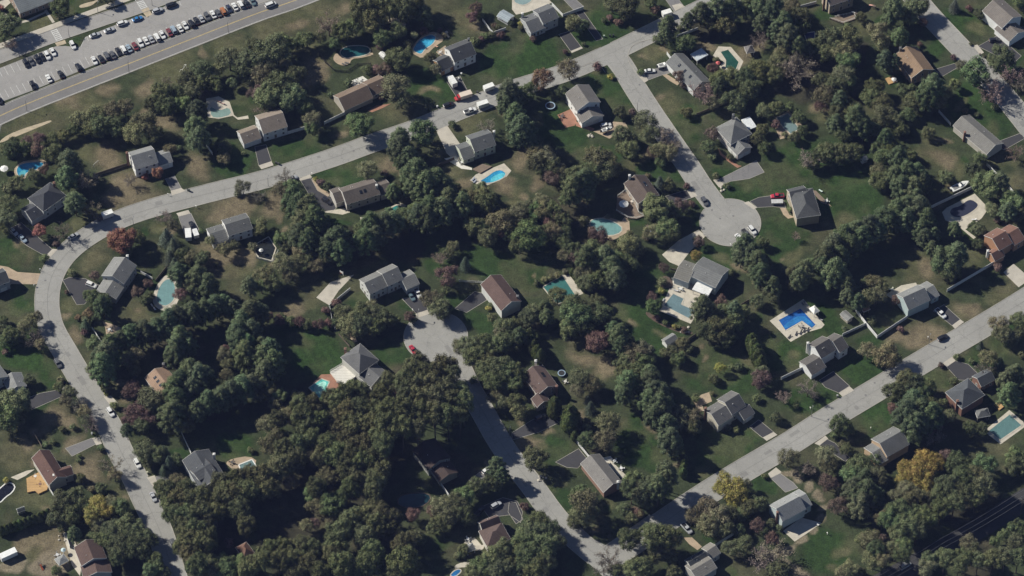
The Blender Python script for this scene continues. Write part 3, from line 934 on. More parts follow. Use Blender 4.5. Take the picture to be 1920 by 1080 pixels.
def pole(tile, x, y, h, kind, phrase):
    wx, wy = TU(tile, x, y); px = T(tile, x, y)
    if kind == "lamp":
        root = empty("street_lamp", (wx, wy, 0))
        b = MB(); b.tube([(0, 0, 0), (0, 0, h)], [.11, .07], 7); b.obj("post", "metal_grey", root)
        b = MB(); b.tube([(0, 0, h - .1), (.2, .5, h + .2), (.35, 1.0, h + .15)], .05, 5); b.box(.2, .9, h + .02, .5, 1.5, h + .2); b.obj("lamp_head", "metal_grey", root)
        return later(root, phrase, "street lamp", px, "street lamps")
    root = empty("utility_pole", (wx, wy, 0))
    b = MB(); b.tube([(0, 0, 0), (0, 0, h)], [.2, .13], 8); b.obj("mast", "bark", root)
    b = MB(); b.box(-1.3, -.08, h - 1.0, 1.3, .08, h - .85); b.box(-1.0, -.08, h - 2.0, 1.0, .08, h - 1.85); b.obj("crossarm", "bark", root)
    for s in (-1.2, -.6, .6, 1.2):
        b = MB(); b.lathe([(.05, h - .85), (.09, h - .75), (.04, h - .6)], 8, s, 0); b.obj("insulator", "trim", root)
    return later(root, phrase, "utility pole", px)
def umbrella(tile, x, y, r4, color, phrase):
    px = T(tile, x, y); r = r4 / 4 * mpx(*px); wx, wy = U(*px, 2.3)
    root = empty("patio_umbrella", (wx, wy, 0))
    b = MB(); V = [(0, 0, 2.75)] + [(r * math.cos(k * math.pi / 4), r * math.sin(k * math.pi / 4), 2.15) for k in range(8)] + [(0, 0, 2.68)] + [(r * .98 * math.cos(k * math.pi / 4), r * .98 * math.sin(k * math.pi / 4), 2.06) for k in range(8)]
    F = [(0, k + 1, (k + 1) % 8 + 1) for k in range(8)] + [(9, (k + 1) % 8 + 10, k + 10) for k in range(8)] + [(k + 1, k + 10, (k + 1) % 8 + 10, (k + 1) % 8 + 1) for k in range(8)]
    b.add(V, F); b.obj("canopy", "canvas", root, color)
    b = MB(); b.tube([(0, 0, .02), (0, 0, 2.66)], .03, 6); b.lathe([(.3, .02), (.28, .1), (.05, .14)], 10); b.obj("pole", "metal_grey", root)
    return later(root, phrase, "umbrella", px)
def _lounger():
    f, m = MB(), MB()
    for x in (-.85, .75):
        for y in (-.28, .28): f.box(x, y - .03, 0, x + .06, y + .03, .3)
    f.box(-.95, -.33, .3, .95, -.27, .36); f.box(-.95, .27, .3, .95, .33, .36)
    m.box(-.95, -.26, .33, .4, .26, .4)
    m.add([(.4, -.26, .33), (.4, .26, .33), (.4, .26, .4), (.4, -.26, .4), (1.0, -.26, .72), (1.0, .26, .72), (.97, .26, .8), (.97, -.26, .8)],
          [(0, 4, 5, 1), (3, 2, 6, 7), (0, 3, 7, 4), (1, 5, 6, 2), (4, 7, 6, 5), (0, 1, 2, 3)])
    return f.mesh("frame", "metal_grey"), m.mesh("mattress", "canvas")
LOUNGER = _lounger()
def lounger(tile, x, y, dx, dy, color, phrase):
    (wx, wy), rz, px = heading(tile, x, y, dx, dy, .4)
    root = empty("sun_lounger", (wx, wy, .03), rz)
    link("frame", LOUNGER[0], root); link("mattress", LOUNGER[1], root, color)
    return later(root, phrase, "sun lounger", px, "loungers on patios")
def _table():
    t, l = MB(), MB()
    t.lathe([(.62, .68), (.65, .72), (.6, .75)], 14)
    l.tube([(0, 0, 0), (0, 0, .68)], .05, 6); l.lathe([(.35, 0), (.3, .05)], 10)
    s = MB(); s.box(-.24, -.24, .4, .24, .24, .47); s.box(-.24, .2, .47, .24, .26, .9)
    for x in (-.2, .16):
        for y in (-.22, .18): s.box(x, y, 0, x + .04, y + .04, .4)
    return t.mesh("table_top", "canvas"), l.mesh("pedestal", "metal_grey"), s.mesh("patio_chair", "canvas")
TABLE = _table()
def patio_set(tile, x, y, color, phrase, chairs=4):
    px = T(tile, x, y); wx, wy = U(*px, .7)
    root = empty("patio_table", (wx, wy, .03))
    link("table_top", TABLE[0], root, color); link("pedestal", TABLE[1], root)
    later(root, phrase + " table", "patio table", px)
    a0 = rng.uniform(0, 1.5)
    for k in range(chairs):
        a = a0 + k * 6.283 / chairs
        o = link("patio_chair", TABLE[2], None, color, (wx + 1.05 * math.cos(a), wy + 1.05 * math.sin(a), .03), a - math.pi / 2)
        later(o, phrase + " chair at the table", "patio chair", px, "patio chairs")
def trampoline(tile, x, y, r4, phrase):
    px = T(tile, x, y); r = r4 / 4 * mpx(*px); wx, wy = U(*px, .8)
    root = empty("trampoline", (wx, wy, 0))
    b = MB(); b.lathe([(r * .78, .8), (r * .77, .83)], 24); b.obj("jumping_mat", "dark_metal", root)
    b = MB(); n = 24
    V = [(rr * math.cos(2 * math.pi * k / n), rr * math.sin(2 * math.pi * k / n), z) for rr, z in ((r * .79, .8), (r, .8), (r, .9), (r * .79, .9)) for k in range(n)]
    b.add(V, [(i * n + k, i * n + (k + 1) % n, ((i + 1) % 4) * n + (k + 1) % n, ((i + 1) % 4) * n + k) for i in range(4) for k in range(n)])
    b.obj("pad", "painted", root, (.25, .33, .42))
    for k in range(6):
        b = MB(); a = k * math.pi / 3; b.tube([(r * .95 * math.cos(a), r * .95 * math.sin(a), 0), (r * .95 * math.cos(a), r * .95 * math.sin(a), .8)], .04, 5); b.obj("leg", "metal_grey", root)
    return later(root, phrase, "trampoline", px)
def raised_deck(tile, s, z, mat, phrase, railing=False):
    pts = [TU(tile, x, y, z) for x, y in pairs(s)]
    c = np.mean(pts, axis=0); L = [(x - c[0], y - c[1]) for x, y in pts]
    root = empty("garden_deck", (c[0], c[1], 0))
    b = MB(); b.prism(L, .03, z); b.obj("platform", mat, root)
    b = MB()
    ln = L if sum(L[i][0] * L[(i + 1) % len(L)][1] - L[(i + 1) % len(L)][0] * L[i][1] for i in range(len(L))) > 0 else L[::-1]
    x0, x1 = min(p[0] for p in L), max(p[0] for p in L); y0, y1 = min(p[1] for p in L), max(p[1] for p in L)
    Ln = np.array(L); k = 0
    while y0 + k * .8 < y1:
        Y = y0 + k * .8 + .4; k += 1
        seg = [x for x in np.arange(x0, x1, .2) if in_poly((x, Y), Ln)]
        if len(seg) > 4: b.box(seg[0], Y - .03, z + .002, seg[-1], Y + .03, z + .012)
    if b.v: b.obj("board_gaps", "brown_deck", root)
    if railing:
        b = MB()
        for i in range(len(L) - 1):
            a, c2 = np.array(L[i]), np.array(L[i + 1]); d = c2 - a; l = np.linalg.norm(d); d /= l
            n = np.array([-d[1], d[0]]) * .04
            for zz in (.45, .95):
                b.prism([tuple(a - n), tuple(c2 - n), tuple(c2 + n), tuple(a + n)], z + zz, z + zz + .06)
            for q in range(int(l / 1.5) + 1):
                p = a + d * q * 1.5; b.box(p[0] - .05, p[1] - .05, z, p[0] + .05, p[1] + .05, z + 1.05)
        b.obj("railing", "trim", root)
    mid = pairs(s); px = T(tile, sum(p[0] for p in mid) / len(mid), sum(p[1] for p in mid) / len(mid))
    return later(root, phrase, "deck", px)
def _bin():
    b = MB(); b.add([(-.25, -.25, 0), (.25, -.25, 0), (.25, .25, 0), (-.25, .25, 0), (-.3, -.32, 1.0), (.3, -.32, 1.0), (.3, .32, 1.0), (-.3, .32, 1.0)],
                    [(3, 2, 1, 0), (0, 1, 5, 4), (1, 2, 6, 5), (2, 3, 7, 6), (3, 0, 4, 7)])
    b.box(-.33, -.36, 1.0, .33, .34, 1.08)
    return b.mesh("wheelie_bin", "painted")
BIN = _bin()
def wheelie_bin(tile, x, y, color, phrase):
    px = T(tile, x, y); wx, wy = U(*px, .5)
    o = link("wheelie_bin", BIN, None, color, (wx, wy, .02), rng.uniform(0, 6))
    return later(o, phrase, "bin", px, "kerbside bins")
def mailbox(tile, x, y, phrase):
    px = T(tile, x, y); wx, wy = U(*px, .8)
    root = empty("mailbox", (wx, wy, 0), rng.uniform(0, 6))
    b = MB(); b.box(-.06, -.06, 0, .06, .06, 1.0); b.obj("post", "trim", root)
    b = MB(); b.box(-.3, -.14, 1.0, .3, .14, 1.22); b.tube([(-.3, 0, 1.22), (.3, 0, 1.22)], .14, 8); b.obj("letter_box", "trim", root)
    return later(root, phrase, "mailbox", px, "kerbside mailboxes")
def rocks(tile, x, y, n, spread, phrase):
    px0 = T(tile, x, y)
    for i in range(n):
        px = T(tile, x + rng.uniform(-spread, spread), y + rng.uniform(-spread, spread) * .7)
        wx, wy = U(*px)
        b = MB(); r = rng.uniform(.3, .7)
        rs = [rng.uniform(.8, 1.15) for _ in range(18)]
        b.lathe([(r * .9, 0), (r, r * .3), (r * .75, r * .65), (r * .25, r * .85)], 7)
        b.v = [(v[0] * rs[k % 18], v[1] * rs[(k * 5) % 18], v[2]) for k, v in enumerate(b.v)]
        o = b.obj("boulder", "concrete", None, None, (wx, wy, 0))
        later(o, phrase, "boulder", px, "garden boulders")
# ---------------------------------------------------------------- roads
def full(s): return [U(x, y) for x, y in pairs(s)]
ROADS = {
    "loop": (full("1400 -25 1345 2 1240 53 1150 97 1060 136 960 168 900 192 850 212 780 241 700 268 620 297 500 335 400 360 300 386 230 409 170 440 125 475 98 515 88 560 95 610 125 665 172 745 205 800 226 847 250 890 271 935 290 975 304 1010 327 1085 345 1140"), 9.6),
    "side": (full("1148 97 1168 125 1185 155 1217 205 1260 268 1290 311 1312 345 1338 380 1366 410"), 9.6),
    "lower": (full("818 628 850 668 880 728 905 772 935 825 962 865 997 910 1040 968 1082 1012 1130 1052 1180 1095 1220 1130"), 9.2),
    "cross": (full("1990 520 1903 575 1820 625 1732 677 1650 727 1560 781 1480 832 1385 888 1310 935 1240 982 1180 1022 1130 1054"), 10.4),
    "east": (full("1690 -35 1740 25 1797 86 1845 137 1885 182 1935 245 1985 310"), 10.0),
}
MAIN = catmull(full("-200 285 -60 243 50 195 240 120 362 72 480 26 555 0 660 -42"), 3)
DROP = catmull(full("-60 128 0 106 102 67 250 17 330 -12 420 -45"), 3)
b = MB()
# main road with a flared mouth at its lower end
ribbon(b, MAIN, -4.6, 4.6, .030)
structure(b.obj("main_road", "main_asphalt"))
sheet("main_road_mouth", (0, 0), "-120 830 0 895 100 868 40 900 5 955 -10 1060 -60 1080 -200 1080", .034, "main_asphalt")
b = MB(); ribbon(b, DROP, -3.6, 3.6, .028); structure(b.obj("service_road", "lot_asphalt"))
sheet("car_park", (0, 0), "-150 572 0 510 160 447 420 347 490 345 560 352 602 352 640 278 820 205 1060 112 1112 132 1140 95 1250 40 1400 -15 1700 -130 2300 -100 1920 35 1460 190 1000 385 700 490 240 680 0 768 -150 820", .024, "lot_asphalt")
b = MB()
for c, w in ((0, 0.0),):
    ribbon(b, MAIN, -.22, -.07, .036); ribbon(b, MAIN, .07, .22, .036)
structure(b.obj("road_centre_line", "yellow_marking"))
b = MB(); ribbon(b, MAIN, -4.35, -4.2, .036); ribbon(b, MAIN, 4.2, 4.3, .036); structure(b.obj("road_edge_line", "white_marking"))
b = MB(); ribbon(b, MAIN, 4.55, 4.85, .13); ribbon(b, MAIN, -4.9, -4.6, .12)
edging(DROP and [tuple(p) for p in offset_line(DROP, 3.7)], .25, .13, b); edging([tuple(p) for p in offset_line(DROP, -3.7)], .25, .13, b)
structure(b.obj("main_road_kerb", "kerb_concrete"))
LINES = {k: catmull(v[0], 1.5) for k, v in ROADS.items()}
CIRC = [(U(1369, 417), 12.4), (U(817, 631), 12.6)]
def disc(b, c, r, z, n=48):
    return b.add([(c[0] + r * math.cos(2 * math.pi * k / n), c[1] + r * math.sin(2 * math.pi * k / n), z) for k in range(n)], [tuple(range(n))])
for i, (k, (p, w)) in enumerate(ROADS.items()):
    b = MB(); ribbon(b, LINES[k], -w / 2, w / 2, .030 + .004 * i)
    structure(b.obj("road", "old_asphalt"))
for i, (c, r) in enumerate(CIRC):
    b = MB(); disc(b, c, r, .052 + .004 * i); structure(b.obj("turning_circle", "old_asphalt"))
sheet("road_junction", (0, 2), "530 498 620 470 700 470 800 600 1000 620 935 540 880 460 872 410 900 350 1000 310 900 330 700 400", .060, "old_asphalt", record=False)
sheet("road_junction", (3, 2), "590 790 700 850 830 760 1030 620 1150 640 1000 800 860 950 760 1010 700 960", .062, "old_asphalt", record=False)
# private lane at the lower corner, under the wires
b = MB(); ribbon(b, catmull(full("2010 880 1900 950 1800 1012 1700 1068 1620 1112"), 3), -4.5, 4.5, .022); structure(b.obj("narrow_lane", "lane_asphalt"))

# driveways, aprons, paths and patios laid as sheets
DW = """dark (0,1) 1430 612 1530 570 1592 690 1500 722
conc (0,1) 1345 965 1425 928 1580 1150 1500 1215 1430 1150
dark (0,2) 350 258 430 235 520 352 440 384
dark (0,2) 478 90 530 78 682 292 632 306
grey (0,2) 380 -10 450 -30 540 50 480 95
apron (0,2) 440 384 520 350 532 362 448 398
grey (0,2) 1140 -20 1230 -30 1290 48 1215 85
conc (0,2) 1200 40 1260 25 1300 50 1225 82
grey (0,2) 985 548 1180 478 1245 530 1110 568 1010 605
apron (0,2) 950 572 992 556 1022 602 995 622
tan (0,2) 760 912 850 918 872 965 730 1040 610 985 690 955
tan (0,2) 1125 560 1160 555 1215 590 1262 620 1240 640 1180 605
dark (0,3) 1245 522 1400 475 1425 505 1310 572
dark (0,3) 1575 347 1722 265 1900 420 1855 462 1740 430
apron (0,3) 1535 345 1570 335 1620 395 1590 410
dark (0,3) 1690 1075 1890 1000 1940 1030 1770 1125
grey (1,0) 1240 262 1310 238 1360 330 1285 352
apron (1,0) 1280 352 1360 330 1392 353 1290 386
grey (1,0) 1338 545 1432 520 1502 662 1480 702 1390 690
apron (1,0) 1322 520 1412 495 1428 520 1340 545
dark (1,0) 50 645 160 590 392 790 342 842 200 762
apron (1,0) 340 842 395 786 432 790 366 862
tan (1,0) -40 905 60 922 130 960 310 972 275 1052 85 1050 40 1100 -60 1080
dark (1,0) 470 1022 520 1000 640 1010 745 1060 705 1130 632 1202 575 1205 520 1110
dark (1,1) 335 275 410 255 462 350 562 395 602 482 560 512 490 500 430 430
apron (1,1) 318 262 405 228 420 250 335 276
dark (1,1) -10 20 75 5 116 130 20 162
apron (1,1) 20 162 116 130 132 160 40 190
dark (1,2) 1150 392 1310 345 1345 405 1200 448
apron (1,2) 1310 345 1350 335 1392 390 1345 405
grey (1,2) 1560 260 1720 180 1832 124 1892 212 1780 260 1640 280 1590 300
apron (1,2) 1508 270 1552 260 1590 305 1552 326
dark (1,2) 1785 430 1850 400 1960 386 2032 400 2052 480 1960 470 1840 476
apron (1,2) 1738 440 1775 430 1838 478 1812 492
pale (1,2) 1125 830 1250 722 1400 642 1452 690 1340 800 1250 915 1180 885
conc (1,3) 1765 962 1842 898 1970 1010 1880 1075
dark (2,0) 190 832 300 790 470 758 495 800 240 912 190 880
apron (2,0) 470 745 505 735 515 790 485 810
grey (3,0) 490 122 690 45 722 90 540 182
apron (3,0) 690 45 745 38 765 88 722 100
grey (3,0) 1158 340 1250 300 1332 310 1300 362 1186 402
apron (3,0) 1100 342 1160 325 1188 395 1150 412
apron (2,0) 775 815 832 808 885 862 830 882
dark (2,1) 1095 80 1250 55 1292 168 1200 190
apron (2,1) 1195 196 1285 164 1300 195 1215 222
dark (2,1) 1490 155 1640 25 1702 40 1732 90 1580 184
conc (2,1) 452 72 560 -45 735 -100 620 20 548 128
dark (2,2) 0 1085 150 990 280 940 352 1010 200 1082 0 1140
dark (2,2) 1780 1042 1850 988 1962 1080 1880 1124
apron (2,2) 1880 1122 1962 1080 1990 1102 1910 1148
dark (2,3) 385 692 490 626 612 735 530 787 430 745
apron (2,3) 530 789 612 738 645 768 560 816
dark (2,3) 1240 172 1320 125 1442 236 1380 282
apron (2,3) 1380 282 1442 236 1470 256 1402 306
dark (2,3) 1340 592 1402 546 1502 572 1582 650 1492 692 1430 690
apron (2,3) 1308 566 1382 515 1408 546 1340 592
dark (3,2) 325 226 500 125 562 200 492 272 410 265
dark (3,2) -20 520 30 530 82 655 30 690 -30 600
dark (3,1) 1690 562 1850 492 1960 520 2000 600 1985 680 1900 622 1750 642
tan (3,2) 1285 792 1350 790 1425 860 1390 886 1330 842
conc (3,2) 930 702 1072 630 1092 650 960 732
conc (3,3) 0 312 60 265 102 300 90 310 20 345
grey (3,3) 20 345 90 310 190 380 225 420 130 452
dark (3,3) 385 102 440 52 500 82 612 190 580 222 470 150
apron (3,3) 348 86 430 28 452 50 385 102
grey (3,1) 1598 362 1760 240 1792 290 1640 402
white (0,1) 700 612 800 570 842 602 740 652
tan (0,1) 1350 390 1420 340 1440 380 1400 440
red (0,2) 340 862 440 818 492 880 470 942 400 958
red (0,2) 470 905 520 930 620 965 600 985 480 945
red (0,1) 838 832 900 792 1012 778 940 815 870 842
red (1,2) 1545 30 1580 75 1640 120 1700 160 1725 165 1690 180 1620 130 1560 80
tan (1,3) 90 480 135 478 160 530 200 548 150 560 115 530
pale (2,3) 880 50 1000 -20 1110 -40 1130 0 945 92
pale (3,3) 112 742 250 642 402 682 290 762 200 822
pale (3,2) 690 215 725 195 860 330 825 350
tan (2,2) 1420 800 1480 780 1500 850 1430 880 1440 920 1400 930 1360 850
pale (1,1) 480 510 690 478 705 512 650 530 580 520
pale (1,1) 780 550 870 545 860 565 790 585
tan (1,1) 420 250 480 330 560 370 540 395 460 350 425 285
white (1,1) 1410 110 1500 90 1530 150 1620 180 1620 195 1540 185 1480 150
pale (3,0) 80 340 200 290 260 280 190 330 130 360
pale (3,0) 470 760 520 740 620 940 600 1080 540 1000
conc (3,1) 1650 860 1720 840 1700 880 1660 890
pale (1,1) 1050 990 1130 955 1180 980 1150 1000
conc (0,0) -30 20 60 -10 80 20 35 60 -30 60
sand (0,0) 590 42 650 20 720 5 735 -20 760 -10 720 15 690 40 640 55 600 60
sand (0,0) 0 1055 60 1010 180 962 300 925 380 900 390 912 300 950 180 1000 80 1040 0 1075
dirt (0,1) 985 150 1030 130 1090 138 1140 185 1080 205 1010 175
brown (1,3) 320 345 360 350 480 470 400 440
tan (2,0) 770 250 840 270 910 300 880 330 830 350 800 390 790 300
white (3,2) 675 195 740 180 760 210 690 230
mulch (1,2) 1020 30 1060 60 1110 90 1140 150 1080 130
mulch (2,2) 1010 170 1110 235 1280 320 1360 330 1350 350 1260 340 1080 262 1000 200
mulch (1,2) 1120 985 1200 1000 1210 1080 1100 1080
pale (1,2) 1195 1000 1330 1030 1500 1090 1480 1140 1340 1100 1200 1080
pale (3,1) 1560 830 1600 800 1640 790 1710 870 1680 890 1600 880
pale (0,2) 0 70 30 110 120 90 300 20 250 -30 0 -60
tan (2,1) 700 280 760 400 740 410 620 300
"""
DWM = {"dark": "dark_asphalt", "grey": "grey_asphalt", "conc": "concrete", "apron": "concrete", "tan": "tan_paving", "pale": "pale_paving", "red": "red_paving", "white": "white_deck", "sand": "sand", "dirt": "sand", "brown": "brown_deck", "mulch": "mulch"}
DWN = {"dark": "driveway", "grey": "driveway", "conc": "concrete_pad", "apron": "driveway_apron", "tan": "paved_path", "pale": "patio", "red": "brick_path", "white": "patio", "sand": "sandy_track", "dirt": "bare_ground", "brown": "patio", "mulch": "flower_bed"}
edge_mb = MB()
for li, ln in enumerate(DW.strip().splitlines()):
    kd, tl, pts = re.match(r"(\w+) \((\d,\d)\) (.*)", ln).groups()
    tl = tuple(int(v) for v in tl.split(","))
    z = .066 if kd == "apron" else .010 + .0006 * (li % 8) + (.008 if kd in ("red", "white", "mulch") else 0)
    sheet(DWN[kd], tl, pts, z, DWM[kd], 1 if kd in ("sand", "dirt", "mulch") else 0, kd != "mulch")
    if kd in ("dark", "grey"):
        P = [TU(tl, x, y) for x, y in pairs(pts)]
        edging(P, .16, .045, edge_mb, True)
structure(edge_mb.obj("driveway_edging", "kerb_concrete"))
# school walk, crossings, parking lines
b = MB(); ribbon(b, catmull(full("-40 104 0 86 100 49 230 1 330 -36"), 3), -1.35, 1.35, .02); structure(b.obj("pavement", "concrete"))
for s in ("330 82 350 72 412 165 392 172", "30 105 45 100 100 175 210 145 340 85 345 97 215 160 95 192"):
    sheet("footpath", (0, 0), s, .016, "concrete")
for s in ("412 322 486 300 498 326 428 348", "1058 76 1112 54 1140 110 1100 130"):
    sheet("crossing_ramp", (0, 0), s, .036, "sand")
def lerp(a, c, t): return (a[0] + (c[0] - a[0]) * t, a[1] + (c[1] - a[1]) * t)
b = MB()
for q in ((380, 228, 422, 214, 472, 300, 430, 316), (1010, -8, 1056, -22, 1106, 56, 1060, 72)):
    p = [TU((0, 0), q[i], q[i + 1]) for i in (0, 2, 4, 6)]
    edging([p[0], p[3]], .22, .040, b); edging([p[1], p[2]], .22, .040, b)
    for k in range(7):
        t = (k + .5) / 7; edging([lerp(p[0], p[3], t), lerp(p[1], p[2], t)], .42, .038, b)
structure(b.obj("crosswalk_marking", "white_marking"))
b = MB()
for k in range(46):                                     # stall lines of the long kerbside row
    x = -20 + 43.2 * k
    yb = np.interp(x, [0, 240, 700, 1000, 1460, 1920], [762, 672, 484, 378, 196, 32])
    edging([TU((0, 0), x, yb - 8), TU((0, 0), x - 32, yb - 66)], .14, .030, b)
for k in range(10):
    x = -15 + 46 * k; yt = np.interp(x, [0, 420], [512, 350])
    edging([TU((0, 0), x, yt + 4), TU((0, 0), x + 32, yt + 62)], .14, .030, b)
for x, yt in ((650, 275), (755, 235), (862, 195), (975, 150), (1235, 55), (1345, 10)):
    edging([TU((0, 0), x, yt), TU((0, 0), x + 14, yt + 32)], .14, .030, b)
edging([TU((0, 0), 605, 352), TU((0, 0), 642, 280)], .16, .034, b)
structure(b.obj("parking_line", "white_marking"))

# kerbs along the residential roads, left out where a drive, junction or other road meets them
b = MB()
def clear(p, me):
    for k, (q, w) in ROADS.items():
        if k == me: continue
        L = np.array(LINES[k])
        if np.min(np.hypot(L[:, 0] - p[0], L[:, 1] - p[1])) < w / 2 + .3: return False
    for c, r in CIRC:
        if math.hypot(p[0] - c[0], p[1] - c[1]) < r - .05: return False
    return not any(in_poly(p, P) for P in PAVED)
for k, (q, w) in ROADS.items():
    for sd in (-1, 1):
        E = offset_line(LINES[k], sd * (w / 2 + .1))
        for i in range(len(E) - 1):
            m = (E[i] + E[i + 1]) / 2
            if clear(m, k): edging([tuple(E[i]), tuple(E[i + 1])], .24, .12, b)
for c, r in CIRC:
    for i in range(72):
        a0, a1 = 2 * math.pi * i / 72, 2 * math.pi * (i + 1) / 72
        p0 = (c[0] + (r + .1) * math.cos(a0), c[1] + (r + .1) * math.sin(a0)); p1 = (c[0] + (r + .1) * math.cos(a1), c[1] + (r + .1) * math.sin(a1))
        m = lerp(p0, p1, .5)
        if clear(m, None): edging([p0, p1], .24, .12, b)
for s in ("1062 288 960 316 900 348 872 405 880 468 930 543 955 575", "530 498 590 472 640 474 668 500 700 545"):
    edging([tuple(p) for p in catmull([TU((0, 2), x, y) for x, y in pairs(s)], 1.0)], .26, .125, b)
structure(b.obj("road_kerb", "kerb_concrete"))
# seams, tarred cracks and repair patches on the old asphalt
b = MB(); b2 = MB()
for k, (q, w) in ROADS.items():
    Lk = LINES[k]; n = len(Lk); off = .15
    ribbon(b, Lk, off - .07, off + .07, .068)
    for i in range(6, n - 8, 9):
        if rng.random() < .75:
            c0 = Lk[i]; d = (Lk[i + 1] - Lk[i]); d = d / np.linalg.norm(d); nn = np.array([-d[1], d[0]])
            pts = [c0 + nn * (w * .46 * (t - .5) * 2) + d * rng.uniform(-.8, .8) for t in np.linspace(rng.choice((0, .4)), rng.choice((.6, 1)), 6)]
            edging([tuple(p) for p in pts], .10, .067, b)
        if rng.random() < .35:
            c0 = Lk[i]; d = (Lk[i + 1] - Lk[i]); d = d / np.linalg.norm(d); nn = np.array([-d[1], d[0]])
            o_ = rng.uniform(-.32, .32) * w; a_, e_ = rng.uniform(.7, 2.6), rng.uniform(.5, 1.2)
            tri_poly(b2, [tuple(c0 + d * sx * a_ + nn * (o_ + sy * e_)) for sx, sy in ((-1, -1), (1, -1), (1, 1), (-1, 1))], .0645)
structure(b.obj("tar_seam", "tar")); structure(b2.obj("repair_patch", "patch_asphalt"))
# manhole covers
b = MB()
for x, y in ((1199, 159), (147, 709), (262, 912), (1000, 945), (85, 526), (300, 398), (663, 283), (1335, 394), (1350, 410), (1375, 405), (1623, 741), (1640, 718), (912, 180)):
    c = U(x, y); disc(b, c, .45, .075, 14)
structure(b.obj("manhole_cover", "grey_asphalt"))

